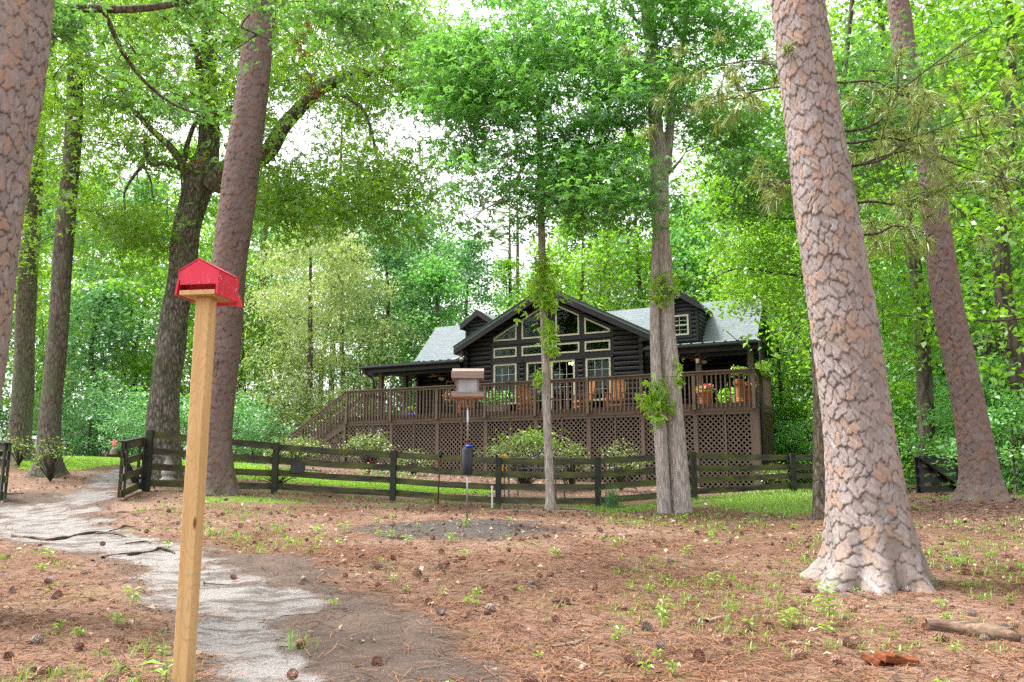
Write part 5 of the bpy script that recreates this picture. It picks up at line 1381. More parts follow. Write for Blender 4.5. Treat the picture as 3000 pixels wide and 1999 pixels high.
def mat_plates(name, grey, warm, orange, crack, moss=0.2):
    t = NT(name); e = t.attr('edge'); cell = t.attr('cell'); foot = t.attr('foot')
    fine = t.noise(t.coord((38, 38, 14)), 1.0, 6, 0.72); mid = t.noise(t.coord((8, 8, 5)), 1.0, 5, 0.65); vfine = t.noise(t.coord((120, 120, 60)), 1.0, 3, 0.7)
    c = t.mix(t.ramp(mid, [(0.40, 0.0), (0.60, 1.0)]), grey, warm)
    c = t.mix(t.ramp(cell, [(0.0, 0.55), (0.45, 0.0)]), c, [x * 0.62 for x in warm])
    c = t.mix(t.math('MULTIPLY', t.ramp(cell, [(0.70, 0.0), (0.80, 1.0)]), t.ramp(fine, [(0.40, 0.2), (0.60, 0.95)])), c, orange)
    c = t.mix(t.ramp(fine, [(0.42, 0.6), (0.60, 0.0)]), c, [x * 0.52 for x in grey])
    c = t.mix(t.ramp(vfine, [(0.58, 0.0), (0.72, 0.5)]), c, [min(.8, x * 1.35) for x in grey])
    c = t.mix(t.ramp(t.math('ADD', e, t.math('MULTIPLY', t.math('SUBTRACT', fine, 0.5), 0.25)), [(0.05, 0.80), (0.30, 0.0)]), c, crack)
    g = t.math('MULTIPLY', foot, t.ramp(mid, [(0.45, 0.0), (0.6, 1.0)]))
    c = t.mix(t.math('MULTIPLY', g, 0.55), c, (0.12, 0.13, 0.07))
    mo = t.math('MULTIPLY', t.ramp(t.noise(t.coord(), 2.3, 5), [(0.55, 0.0), (0.7, 1.0)]), moss)
    c = t.mix(mo, c, (0.08, 0.09, 0.05))
    h = t.math('ADD', fine, t.math('MULTIPLY', vfine, 0.5))
    return t.bsdf(c, 0.92, bump=h, bstr=0.55, bdist=0.010, spec=0.12)
M['plates_pale'] = mat_plates('pine plates pale', (0.36, 0.315, 0.305), (0.33, 0.255, 0.225), (0.38, 0.225, 0.145), (0.075, 0.060, 0.056))
M['plates_brown'] = mat_plates('pine plates brown', (0.225, 0.175, 0.165), (0.21, 0.145, 0.125), (0.25, 0.135, 0.09), (0.040, 0.030, 0.027))

def plate_trunk(name, P, R_, parent, mat, seed, n=230, step=.0115, hmax=9.0, cw=.072, ch=.150, relief=.010, flare=(.85, .24, 7)):
    """trunk whose bark plates are modelled: staggered cells round the stem, raised, with cracks between"""
    C, r = smooth_path(P, R_, step); m = min(len(C), int(hmax / step)); C = C[:m]; r = r[:m]; rg = np.random.default_rng(seed)
    h = np.arange(m) * step; th = np.arange(n) * 2 * PI / n; ph = rg.uniform(0, 6.28, 8)
    R0 = float(np.median(r)); circ = 2 * PI * R0; nc = int(round(circ / cw)); cwid = circ / nc; nr = int(hmax / ch) + 4
    jx = rg.uniform(-.46, .46, (nr, nc)); jy = rg.uniform(-.46, .46, (nr, nc)); rc = rg.random((nr, nc))
    TH, HH = np.meshgrid(th, h); U = TH / (2 * PI) * circ; V = HH
    wx = .018 * np.sin(V * 9 + 3 * np.sin(TH * 2) + ph[5]) + .012 * np.sin(V * 23 + TH * 5) + .006 * np.sin(V * 71 + TH * 17); wy = .020 * np.sin(TH * 7 + V * 5) + .010 * np.sin(TH * 19 + V * 11) + .006 * np.sin(TH * 47 - V * 31)
    U = U + wx; V2 = V + wy + .1
    ci = np.floor(V2 / ch).astype(int); F1 = np.full(U.shape, 9.0); F2 = np.full(U.shape, 9.0); ID = np.zeros(U.shape); DV = np.zeros(U.shape)
    for dy in (-1, 0, 1):
        row = np.clip(ci + dy, 0, nr - 1); cj = np.floor(U / cwid - .5 * (row % 2)).astype(int)
        for dx in (-1, 0, 1):
            col = (cj + dx) % nc
            cx = (cj + dx + .5 + .5 * (row % 2) + jx[row, col]) * cwid; cy = (row + .5 + jy[row, col]) * ch
            d = np.sqrt(((U - cx) / cwid) ** 2 + ((V2 - cy) / ch) ** 2)
            nw = d < F1; F2 = np.where(nw, F1, np.minimum(F2, d)); ID = np.where(nw, rc[row, col], ID); DV = np.where(nw, (V2 - cy) / ch, DV); F1 = np.where(nw, d, F1)
    edge = np.clip((F2 - F1) / .50, 0, 1)
    open_ = .75 + .35 * np.sin(TH * 3 + V * 1.3 + ph[6]) * np.sin(V * 2.1 + ph[7]) + .30 * np.sin(TH * 11 + V * 7 + ph[2]) * np.sin(V * 13 - TH * 4)
    e2 = np.clip(edge / np.clip(open_, .22, 1.2), 0, 1)
    prof = 1 - (1 - np.clip(e2 * 3.2, 0, 1)) ** 2
    disp = relief * prof - .009 * DV * prof + .005 * (ID - .5) + .003 * np.sin(U * 90 + V * 50) * prof
    lob = np.abs(np.cos(flare[2] / 2 * TH + ph[3] + .7 * np.sin(TH + ph[4]) + .3 * np.sin(3 * TH))) ** 1.6
    f = np.exp(-HH / flare[1]); f2 = np.exp(-HH / (flare[1] * 2.6))
    k = 1 + .018 * np.sin(3 * TH + ph[0] + HH * .9) + .012 * np.sin(5 * TH - HH * 1.6 + ph[1]) + flare[0] * f * (.15 + 1.0 * lob) + .16 * f2
    rad = r[:, None] * k + disp
    V3 = np.zeros((m, n, 3)); x = np.array([1.0, 0, 0])
    for i in range(m):
        d = C[min(i + 1, m - 1)] - C[max(i - 1, 0)]; d = d / np.linalg.norm(d); x = x - d * (x @ d); x /= np.linalg.norm(x); y = np.cross(d, x)
        V3[i] = C[i] + (np.cos(th)[:, None] * x + np.sin(th)[:, None] * y) * rad[i][:, None]
    i, j = np.meshgrid(np.arange(m - 1), np.arange(n), indexing='ij'); j2 = (j + 1) % n
    F_ = np.stack([i * n + j, i * n + j2, (i + 1) * n + j2, (i + 1) * n + j], -1).reshape(-1, 4)
    co = V3.reshape(-1, 3) - np.array(base(parent))
    return mesh_obj(name, np_mesh(name, co, F_, {'edge': e2.ravel(), 'cell': ID.ravel(), 'foot': np.exp(-HH / .55).ravel()}, smooth=True), mat, parent)

# --- big loblolly pine in front on the right
P, R_ = edge_trunk([(1760, 2418, 2690), (1650, 2424, 2684), (1560, 2432, 2660), (1459, 2430, 2644), (1255, 2417, 2608), (957, 2376, 2564), (638, 2335, 2510), (319, 2300, 2456), (0, 2262, 2411), (-300, 2225, 2368), (-900, 2150, 2290)], 8.2)
P[0] = P[1] + (P[0] - P[1]) * 1.25; P[0][2] = g1(P[0][0], P[0][1]) - .12
R_[0] = R_[1] = R_[2]
C, r = smooth_path(P, R_, .05); mb = MB()
cr = Crown(5); cr.skeleton(C)
BIGPINE = (mb, C, cr, P[0])
# needle sprays on its drooping side branches
needle_pos = []
def needle_branch(pts, dens, seed, mb, store):
    k0 = BIGPINE[1][np.argmin(np.abs(BIGPINE[1][:, 2] - pts[0][2] + .05))]; pts = [k0] + list(pts)
    C, r = smooth_path([np.array(p) for p in pts], np.linspace(.018, .005, len(pts)), .12); mb.tube(C, list(r), 6, cap=False)
    rg = np.random.default_rng(seed)
    for _ in range(dens):
        i = rg.integers(len(C) // 4, len(C)); a = C[i]
        b = a + np.array([rg.normal(0, .30), rg.normal(0, .30), rg.normal(-.02, .20)])
        mb.tube([a, (a + b) / 2 + np.array([0, 0, .05]), b], [.006, .005, .003], 4, cap=False); store.append((b, (b - a) / (np.linalg.norm(b - a) + 1e-9)))
def needles_obj(name, store, parent, seed, L=.20, per=70, mat=None):
    rg = np.random.default_rng(seed); co, fs, vs = [], [], []
    tips = np.array([s[0] for s in store]); dirs = np.array([s[1] for s in store]); n = len(tips)
    base_ = np.repeat(tips, per, 0) - np.repeat(dirs, per, 0) * rg.uniform(0, .13, (n * per, 1))
    d = rg.normal(size=(n * per, 3)) + np.repeat(dirs, per, 0) * 1.1; d /= np.linalg.norm(d, axis=1)[:, None]
    l = rg.uniform(.6, 1.15, (n * per, 1)) * L
    e = base_ + d * l - np.array([0, 0, 1]) * l * rg.uniform(.15, .55, (n * per, 1))
    m_ = base_ + d * l * .55
    s_ = np.cross(d, rg.normal(size=d.shape)); s_ /= np.linalg.norm(s_, axis=1)[:, None]; s_ *= .0042
    co = np.stack([base_ - s_ * .6, base_ + s_ * .6, m_ + s_, m_ - s_, e + s_ * .3, e - s_ * .3], 1).reshape(-1, 3)
    k = np.arange(n * per) * 6
    f = np.concatenate([np.stack([k, k + 1, k + 2, k + 3], 1), np.stack([k + 3, k + 2, k + 4, k + 5], 1)])
    v = np.repeat(rg.random(n * per), 6)
    if parent is not None: co = co - np.array(base(parent))
    return mesh_obj(name, np_mesh(name, co, f, {'v': v}), mat or M['needle'], parent)
brm = MB(); st_ = []
k_ = 0
for pts, dn in (([D(1955, 470, 8.2), D(2060, 470, 8.9), D(2160, 450, 9.6), D(2290, 420, 10.2)], 26), ([D(1950, 385, 8.2), D(2030, 360, 8.8), D(2150, 330, 9.4), D(2330, 300, 10.2)], 26),
                ([D(1975, 380, 8.2), D(2080, 330, 9), D(2200, 280, 10), D(2350, 250, 11)], 16), ([D(1965, 300, 8.3), D(2080, 200, 9.2), D(2200, 110, 9.8), D(2280, 60, 10.4)], 14),
                ([D(1830, 205, 8.2), D(1740, 210, 8.8), D(1650, 235, 9.4), D(1530, 260, 10)], 14), ([D(1820, 165, 8.2), D(1740, 140, 8.8), D(1660, 150, 9.2), D(1600, 170, 9.6)], 12),
                ([D(1855, 430, 8.3), D(1800, 420, 8.9), D(1740, 430, 9.4)], 12), ([D(1990, 540, 8.4), D(2060, 520, 9.3), D(2140, 540, 10)], 16),
                ([D(1950, 330, 8.4), D(2060, 320, 8.8), D(2200, 380, 9.0), D(2350, 420, 9.4)], 18), ([D(1920, 190, 8.4), D(2010, 190, 9), D(2100, 230, 9.5)], 8)):
    needle_branch(pts, dn, 50 + k_, brm, st_); k_ += 1
bp = thing('big_pine_tree', 'thickest pine in front with pale plated grey and orange bark', 'tree', P[0])
plate_trunk('trunk', P, R_ * .96, bp, M['plates_pale'], 3); obj('boughs', brm, M['twig'], bp, smooth=True)
needles_obj('needles', st_, bp, 77, L=.17, per=60)
mb = MB(); pr_ = hit(2440, 1662); mb.box(pr_ + np.array([.01, .06, .05]), (.10, .08, .16)); obj('hollow', mb, M['soil'], bp, bevel=.02)

# --- pine left of the middle, behind the red feeder
P, R_ = edge_trunk([(1455, 574, 676), (1400, 577, 677), (1290, 585, 676), (1000, 610, 703), (751, 628, 721), (670, 636, 734), (446, 667, 763), (223, 703, 788), (67, 719, 801), (-200, 755, 830), (-900, 850, 910)], 18.0)
P[0][2] = g1(P[0][0], P[0][1]) - .05
t_ = thing('pine_tree', 'tall brown plated pine rising right behind the red feeder', 'tree', P[0]); P[0][2] -= .08; plate_trunk('trunk', P, R_, t_, M['plates_brown'], 8, n=130, step=.025, hmax=19, cw=.085, ch=.17, relief=.012, flare=(.62, .26, 6))
# --- pine at the left edge
P, R_ = edge_trunk([(1500, -330, -95), (1045, -238, 0), (700, -205, 36), (536, -180, 56), (402, -160, 76), (268, -140, 100), (120, -116, 120), (0, -100, 132), (-300, -60, 165), (-900, 20, 230)], 6.6)
P = np.concatenate([[np.array([P[0][0] + (P[0][0] - P[1][0]) * .6, P[0][1], g1(P[0][0], P[0][1]) - .1])], P]); R_ = np.concatenate([[R_[0] * 1.1], R_])
t_ = thing('pine_tree', 'pine at the left edge with reddish grey plated bark', 'tree', P[0]); plate_trunk('trunk', P, R_, t_, M['plates_pale'], 12, hmax=8.5)
# --- pine on the right behind the big one
P, R_ = edge_trunk([(1462, 2818, 2938), (1408, 2822, 2922), (1204, 2800, 2884), (1000, 2760, 2838), (957, 2749, 2829), (638, 2705, 2775), (446, 2686, 2743), (191, 2628, 2686), (64, 2612, 2668), (-300, 2560, 2610), (-900, 2480, 2520)], 15.5)
P[0][2] = g1(P[0][0], P[0][1]) - .05
t_ = thing('pine_tree', 'brown pine on the right standing on the leafy mound by the black gate', 'tree', P[0]); P[0][2] -= .08; plate_trunk('trunk', P, R_, t_, M['plates_brown'], 15, n=130, step=.025, hmax=17, cw=.075, ch=.15, relief=.011, flare=(.45, .22, 6))

# --- forked oak behind the fence
P, R_ = edge_trunk([(1405, 425, 530), (1300, 428, 526), (1150, 443, 527), (1035, 457, 539), (923, 470, 548), (812, 494, 573), (670, 511, 586), (580, 530, 612), (513, 545, 636), (446, 578, 640), (357, 583, 641), (268, 583, 634), (178, 588, 634), (89, 592, 638), (0, 595, 635), (-250, 610, 640)], 23.0)
P[0][2] = g1(P[0][0], P[0][1]) - .1; OKB = P[0]
mb = MB(); C, r = limb_mesh(mb, P, R_, n=22, seed=21, flare=(.25, .3, 4), rough=.035, step=.18)
cr = Crown(22); cr.skeleton(C[-30:])
def zlimb(pts, w0, w1, d0, d1, z=2.24, seed=0, n=10):
    n_ = len(pts); Q = [atd(x / z, y / z, d0 + (d1 - d0) * i / (n_ - 1)) for i, (x, y) in enumerate(pts)]
    R2 = np.linspace(w0, w1, n_) / z / 2 * 23 / F
    C, r = limb_mesh(mb, Q, R2, n=n, seed=seed, rough=.05, step=.14); cr.skeleton(C[4:]); return C
zlimb([(1400, 1220), (1450, 1150), (1540, 1080), (1700, 1040), (1770, 985), (1850, 850), (1950, 735), (2080, 610), (2240, 520), (2460, 470), (2650, 455)], 150, 42, 22.8, 20.5, seed=1, n=14)
zlimb([(1235, 1190), (1220, 1130), (1180, 1050), (1100, 950), (1000, 860), (900, 750), (780, 690)], 62, 34, 22.8, 21.5, seed=2)
zlimb([(1190, 1110), (1080, 1070), (990, 1080), (958, 1000), (958, 880)], 36, 24, 22.7, 22, seed=3)
zlimb([(1210, 1060), (1230, 950), (1275, 820), (1300, 760)], 38, 24, 22.8, 22.6, seed=4)
zlimb([(1380, 800), (1365, 620), (1310, 480), (1290, 340), (1220, 240), (1130, 150), (1000, 60)], 56, 30, 22.6, 21, seed=5)
zlimb([(1400, 270), (1310, 140), (1200, 40), (1100, -120)], 66, 40, 22.9, 22, seed=6)
zlimb([(1430, 800), (1500, 720), (1590, 650)], 20, 12, 22.8, 23.5, seed=7)
zlimb([(945, 1075), (840, 1215), (820, 1260), (822, 1400), (835, 1560)], 22, 9, 22.4, 22.2, seed=8, n=7)
zlimb([(935, 1080), (990, 1190), (1000, 1300)], 18, 8, 22.4, 22, seed=9, n=7)
zlimb([(1190, 1130), (1192, 1300), (1165, 1450)], 14, 8, 22.5, 22.4, seed=10, n=7)
zlimb([(2480, 480), (2700, 610), (2850, 690), (2990, 720)], 22, 8, 21, 19.5, seed=11, n=7)
zlimb([(2240, 620), (2380, 720), (2440, 880), (2480, 1040), (2550, 1220), (2600, 1340)], 26, 8, 21, 20, seed=12, n=7)
zlimb([(1720, 1070), (1800, 1150), (1860, 1270), (1960, 1330)], 16, 7, 22.5, 22, seed=13, n=6)
zlimb([(1600, 270), (1500, 275), (1430, 300)], 30, 40, 22.5, 22.9, seed=14)
def okkeep(p):
    x, y = topix(p)
    if 415 < x < 520 and y > 330: return False                    # the bare fork stays in sight
    if y > 560 and x > 560: return False
    if y > 640: return False
    gap = [(300, 420, 70, 55), (250, 95, 55, 60), (385, 280, 40, 45), (690, 300, 60, 55), (930, 300, 60, 80), (760, 210, 40, 25), (185, 330, 40, 60), (470, 120, 25, 40)]
    for gx, gy, rx, ry in gap:
        if ((x - gx) / rx) ** 2 + ((y - gy) / ry) ** 2 < 1: return False
    return True
cr.fill([ell(330, 230, 22.5, 250, 330, 4), ell(760, 250, 21.5, 270, 260, 3.5), ell(590, 60, 22.5, 420, 210, 4.5), ell(860, 450, 20.5, 150, 130, 2.2), ell(960, 170, 21, 170, 210, 2.6), ell(640, 470, 22.5, 110, 110, 2.5), ell(290, 520, 22.5, 160, 110, 2.5)],
        470, 84, (.80, .80, .24), keep=okkeep)
ok = make_tree('oak_tree', 'forked oak with dark mossy bark and wide spreading limbs behind the fence', 'tree', OKB, mb, cr, M['leaf_oak'], M['oak_bark'], .15, lobes=3, seed=23, up=.45, droop=.15)
rg = np.random.default_rng(5); pp = []
for x, y in ((715, 60), (700, 120), (712, 180), (690, 90), (725, 210), (900, 30), (945, 120), (415, 170), (330, 320), (450, 365), (400, 8)):
    c = D(x, y, 20); pp.append(c + rg.normal(size=(26 if x > 650 else 7, 3)) * np.array([.10, .1, .14]))
pp = np.concatenate(pp); leaf_obj('dead_leaves', pp, .12 * rg.uniform(.6, 1.2, len(pp)), rg, M['leaf_dead'], ok, lobes=3, droop=.6)

# --- two mossy trunks on the far left
P, R_ = edge_trunk([(1392, 96, 182), (1372, 103, 178), (1334, 111, 175), (1200, 119, 178), (1000, 140, 194), (670, 165, 217), (446, 188, 234), (268, 196, 241), (89, 208, 245), (-300, 235, 262)], 22.0)
P[0][2] = g1(P[0][0], P[0][1]) - .1; b_ = P[0]
mb = MB(); C, r = limb_mesh(mb, P, R_, n=18, seed=31, flare=(.5, .3, 4), rough=.04, step=.2)
cr = Crown(32); cr.skeleton(C[len(C) // 3:]); cr.fill([ell(180, 80, 22, 190, 240, 3.5), ell(120, 470, 23, 130, 130, 2.5), ell(60, 250, 24, 150, 200, 3)], 100, 85, (.8, .8, .28), keep=lambda p: not (100 < topix(p)[0] < 210 and 330 < topix(p)[1] < 1100))
make_tree('hardwood_tree', 'greenish lichen trunk with a mossy foot beside the gravel path', 'tree', b_, mb, cr, M['leaf_oak'], M['moss_bark'], .14, lobes=3, seed=33)
P, R_ = edge_trunk([(1345, 22, 97), (1276, 27, 90), (1200, 34, 92), (900, 52, 103), (670, 65, 116), (402, 92, 130), (200, 118, 148), (-100, 140, 165)], 26.0)
P[0][2] = g1(P[0][0], P[0][1]) - .1; b_ = P[0]
mb = MB(); C, r = limb_mesh(mb, P, R_, n=18, seed=34, flare=(.5, .3, 4), rough=.05, step=.2)
cr = Crown(35); cr.skeleton(C[len(C) // 3:]); cr.fill([ell(90, 330, 26, 130, 180, 3), ell(40, 620, 27, 90, 130, 2.5)], 60, 80, (.8, .8, .28))
make_tree('hardwood_tree', 'weathered patchy trunk nearest the left pine with the white car beside it', 'tree', b_, mb, cr, M['leaf_oak'], M['moss_bark'], .14, lobes=3, seed=36)

# --- slender sweetgum in the middle
P, R_ = edge_trunk([(1495, 1597, 1629), (1460, 1599, 1625), (1286, 1593, 1618), (1084, 1587, 1610), (930, 1582, 1605), (670, 1576, 1597), (536, 1574, 1594), (424, 1572, 1591), (223, 1568, 1584), (100, 1562, 1575), (0, 1558, 1569), (-250, 1550, 1558), (-500, 1545, 1549)], 18.5)
P[0][2] = g1(P[0][0], P[0][1]) - .05; b_ = P[0]
mb = MB(); C, r = limb_mesh(mb, P, R_, n=16, seed=41, rough=.03, step=.15, flare=(.25, .2, 4))
cr = Crown(42); cr.skeleton(C[len(C) * 48 // 100:])
for pts in ([(1290, 1000), (1210, 1080), (1130, 1200), (1050, 1310), (900, 1400), (800, 1480)], [(1300, 1060), (1220, 1010), (1150, 960)], [(1270, 610), (1180, 540), (1100, 490), (990, 420), (890, 415)], [(1280, 930), (1240, 1000)],
            [(1310, 700), (1400, 640), (1540, 600)], [(1320, 980), (1450, 930), (1560, 860)], [(1290, 800), (1150, 790), (950, 820), (760, 880)], [(1340, 1240), (1450, 1250), (1560, 1230)], [(1300, 320), (1400, 200), (1480, 120)]):
    Q = [atd(1000 + x / 2.24, y / 2.24, 18.5 - .5 * i) for i, (x, y) in enumerate(pts)]; C2, _ = limb_mesh(mb, Q, np.linspace(.035, .010, len(Q)), n=6, seed=len(pts), step=.2); cr.skeleton(C2)
def sgkeep(p):
    x, y = topix(p)
    if y > 600 or (x < 1040 and y > 520): return False
    if y > 545 and not (1170 < x < 1235 or x < 1130): return False
    for gx, gy, rx, ry in ((1120, 470, 40, 35), (1440, 560, 60, 40), (1000, 420, 40, 60), (1330, 30, 30, 30), (1180, 520, 40, 30), (1300, 500, 40, 30)):
        if ((x - gx) / rx) ** 2 + ((y - gy) / ry) ** 2 < 1: return False
    return True
cr.fill([ell(1200, 270, 17.6, 210, 210, 2.0), ell(1230, 60, 18, 300, 190, 2.6), ell(1130, 480, 17.2, 130, 110, 1.5), ell(1330, 420, 17.2, 120, 130, 1.6), ell(1080, 200, 18.4, 130, 170, 2)], 190, 90, (.60, .60, .11), keep=sgkeep)
make_tree('sweetgum_tree', 'slender pale sweetgum trunk standing in front of the gable', 'tree', b_, mb, cr, M['leaf_gum'], M['gum_bark'], .145, lobes=3, seed=43, up=.6, droop=.12)

# --- double trunk
dd = 17.5
P1, R1 = edge_trunk([(1508, 1965, 2027), (1341, 1957, 2013), (1203, 1948, 2001), (1050, 1934, 1988), (979, 1931, 1979), (820, 1925, 1971), (760, 1920, 1966), (670, 1911, 1960), (536, 1906, 1960), (446, 1903, 1958), (390, 1902, 1944), (300, 1898, 1934), (223, 1897, 1933), (134, 1888, 1928), (45, 1879, 1920), (0, 1876, 1916), (-300, 1855, 1880)], dd)
P2, R2 = edge_trunk([(1504, 1926, 1967), (1341, 1919, 1958), (1203, 1911, 1947), (1050, 1905, 1936), (979, 1904, 1933), (820, 1907, 1930), (760, 1908, 1930), (670, 1912, 1932)], dd - .12)
P3, R3 = edge_trunk([(500, 1930, 1966), (430, 1944, 1972), (380, 1950, 1976), (300, 1962, 1982), (150, 1990, 2004), (-100, 2030, 2040)], dd + .1)
for q in (P1, P2): q[0][2] = g1(q[0][0], q[0][1]) - .06
b_ = P1[0]; mb = MB(); C, r = limb_mesh(mb, P1, R1, n=22, seed=51, rough=.018, step=.14, flare=(.12, .2, 4)); limb_mesh(mb, P2, R2, n=18, seed=52, rough=.018, step=.14, flare=(.12, .2, 4)); C3, _ = limb_mesh(mb, P3, R3, n=14, seed=53, step=.15)
cr = Crown(54); cr.skeleton(C[len(C) * 62 // 100:]); cr.skeleton(C3)
for pts in ([(1960, 160), (1850, 30), (1780, -120)], [(2010, 1140), (1900, 1130), (1800, 1090)], [(2060, 640), (1950, 560), (1830, 520)], [(2080, 560), (2200, 470), (2330, 430)], [(2150, 1140), (2220, 1060), (2260, 1000)], [(2030, 1330), (1900, 1310), (1760, 1350)]):
    Q = [atd(1000 + x / 2.24, y / 2.24, dd - .4 * i) for i, (x, y) in enumerate(pts)]; C2, _ = limb_mesh(mb, Q, np.linspace(.04, .010, len(Q)), n=6, seed=len(pts), step=.2); cr.skeleton(C2)
def dkeep(p):
    x, y = topix(p)
    if y > 600: return False
    if 1490 < x < 1550 and y > 330: return False
    for gx, gy, rx, ry in ((1590, 330, 45, 70), (1450, 90, 60, 60), (1640, 210, 60, 40), (1700, 170, 30, 40), (1420, 540, 50, 25), (1570, 120, 25, 50)):
        if ((x - gx) / rx) ** 2 + ((y - gy) / ry) ** 2 < 1: return False
    return True
cr.fill([ell(1420, 250, 17, 130, 220, 2), ell(1500, 70, 17.3, 190, 150, 2.2), ell(1640, 200, 17.8, 160, 200, 2.2), ell(1400, 470, 16.8, 110, 110, 1.4), ell(1650, 330, 18, 110, 70, 1.6)], 165, 90, (.60, .60, .11), keep=dkeep)
make_tree('double_trunk_tree', 'pale tree with two trunks fused at the base in front of the right porch', 'tree', b_, mb, cr, M['leaf_gum'], M['gum_bark'], .14, lobes=3, seed=55, up=.6, droop=.12)

# --- slim lichen trunk left of the big pine, and a leaning understory tree behind it
P, R_ = edge_trunk([(1526, 2381, 2424), (1450, 2383, 2418), (1300, 2383, 2416), (1150, 2381, 2412), (950, 2372, 2402), (700, 2362, 2388), (400, 2350, 2372), (100, 2340, 2355)], 15.0)
P[0][2] = g1(P[0][0], P[0][1]) - .05; b_ = P[0]; mb = MB(); C, r = limb_mesh(mb, P, R_, n=14, seed=61, rough=.05, step=.15, flare=(.3, .15, 4))
cr = Crown(62); cr.skeleton(C[len(C) // 2:]); cr.fill([ell(1990, 250, 14, 160, 230, 1.6), ell(1750, 420, 16, 90, 80, 1.5)], 70, 90, (.5, .5, .18), keep=lambda p: topix(p)[1] < 480)
make_tree('slim_tree', 'slim dark trunk with white lichen close to the left side of the big pine', 'tree', b_, mb, cr, M['leaf_maple'], M['slim_bark'], .12, lobes=1, seed=63, up=.55)
P = [gp(*atd(2430, 1445, 23)[:2]), atd(2440, 1000, 23), atd(2452, 600, 22.8), atd(2466, 300, 22.6), atd(2497, 0, 22.4), atd(2520, -250, 22.2)]; b_ = P[0]
mb = MB(); C, r = limb_mesh(mb, P, [.11, .10, .09, .08, .07, .04], n=10, seed=64, step=.2); cr = Crown(65); cr.skeleton(C[len(C) // 4:])
for pts in ([(2440, 830), (2280, 800), (2150, 790), (2080, 820)], [(2440, 640), (2280, 640), (2170, 625), (2080, 660)], [(2448, 500), (2300, 440), (2180, 430)]):
    Q = [atd(x, y, 23 - .4 * i) for i, (x, y) in enumerate(pts)]; C2, _ = limb_mesh(mb, Q, np.linspace(.05, .012, len(Q)), n=6, seed=len(pts), step=.25); cr.skeleton(C2)
def ukeep(p):
    x, y = topix(p)
    if y > 740 or x > 1960: return False
    if x < 1640 and y > 560: return False
    if y > 690 and not (1650 < x < 1800): return False
    return True
cr.fill([ell(1740, 560, 22.5, 150, 170, 2.2), ell(1720, 380, 23, 160, 130, 2.5), ell(1720, 690, 22.0, 90, 60, 1.0), ell(1900, 420, 23, 130, 200, 2.4)], 190, 120, (.7, .7, .2), keep=ukeep)
make_tree('understory_tree', 'bright leafy tree whose boughs hang over the right end of the roof', 'tree', b_, mb, cr, M['leaf_bright'], M['far_bark'], .125, lobes=1, seed=66, up=.55, droop=.1)

# ------------------------------------------------------------------ trees of the woods: a few kinds, copied
def proto_tree(kind, H, seed, leaf, nclump, per, size, spread, low, lean=0.0, up=.5, droop=.15, aspect=.6, rad=.85, bark='far_bark', name='forest_tree', cat='tree', trunk_r=.2):
    rg = np.random.default_rng(seed)
    th = thing(name, 'x', cat, (0, 0, 0))
    top = np.array([lean * H, 0, H * .96]); P = [np.array([0, 0, -.4]), np.array([rg.normal(0, .15), rg.normal(0, .15), H * .33]) + top * [.3, 0, 0], np.array([rg.normal(0, .25), rg.normal(0, .25), H * .66]) + top * [.65, 0, 0], top]
    mb = MB(); C, r = limb_mesh(mb, P, [trunk_r, trunk_r * .8, trunk_r * .5, trunk_r * .12], n=9, seed=seed, step=.6, rough=.05)
    cr = Crown(seed + 1); cr.skeleton(C[int(len(C) * low * .8):])
    pts = []
    for _ in range(nclump):
        u = low + (1 - low) * rg.random() ** .85; f = (u - low) / (1 - low)
        w_ = spread * (1 - abs(2 * f - .75) ** 1.8 * .72 if f > .2 else .55 + 1.5 * f); a = rg.uniform(0, 2 * PI); q = w_ * rg.random() ** .5
        c = np.array([math.cos(a) * q, math.sin(a) * q, u * H + rg.normal(0, .3)]); c[0] += lean * u * H
        pts.append(c)
    S = C
    pts.sort(key=lambda p: np.linalg.norm(S - p, axis=1).min())
    for c in pts:
        cr.branch(c, .05, .35, 4); k = rg.uniform(.5, 1.5); cr.clump(c, np.array([rad, rad, rad * .42]) * (.75 + .4 * k), int(per * k))
    mb.add(cr.br.v, cr.br.f)
    obj('trunk', mb, M[bark], th, smooth=True)
    p = cr.leaves(); r2 = np.random.default_rng(seed + 2)
    leaf_obj('crown', p, size * r2.uniform(.6, 1.3, len(p)), r2, M[leaf], th, up=up, droop=droop, aspect=aspect)
    return th
PROT = {
    'bright': [proto_tree('b', 17, 101, 'leaf_bright', 95, 80, .26, 4.2, .22), proto_tree('b', 13, 104, 'leaf_bright', 80, 80, .24, 3.8, .12, .03)],
    'mid': [proto_tree('m', 18, 107, 'leaf_mid', 100, 80, .26, 4.4, .25), proto_tree('m', 12, 110, 'leaf_mid', 80, 80, .24, 3.6, .10, -.03)],
    'cool': [proto_tree('c', 15, 113, 'leaf_blue', 90, 85, .24, 4.0, .14), proto_tree('c', 9, 116, 'leaf_blue', 70, 80, .22, 3.2, .06)],
    'olive': [proto_tree('o', 14, 119, 'leaf_olive', 150, 120, .24, 4.2, .08, 0, .35, .55, .28, .9), proto_tree('o', 17, 122, 'leaf_olive', 130, 100, .24, 3.8, .25, .02, .4, .45, .3)],
}
PROT['near'] = [proto_tree('n', 13, 125, 'leaf_bright', 130, 110, .15, 3.6, .16, .02, .5, .15, .6, .8), proto_tree('n', 12, 127, 'leaf_mid', 130, 110, .15, 3.5, .10, -.02, .5, .15, .6, .8)]
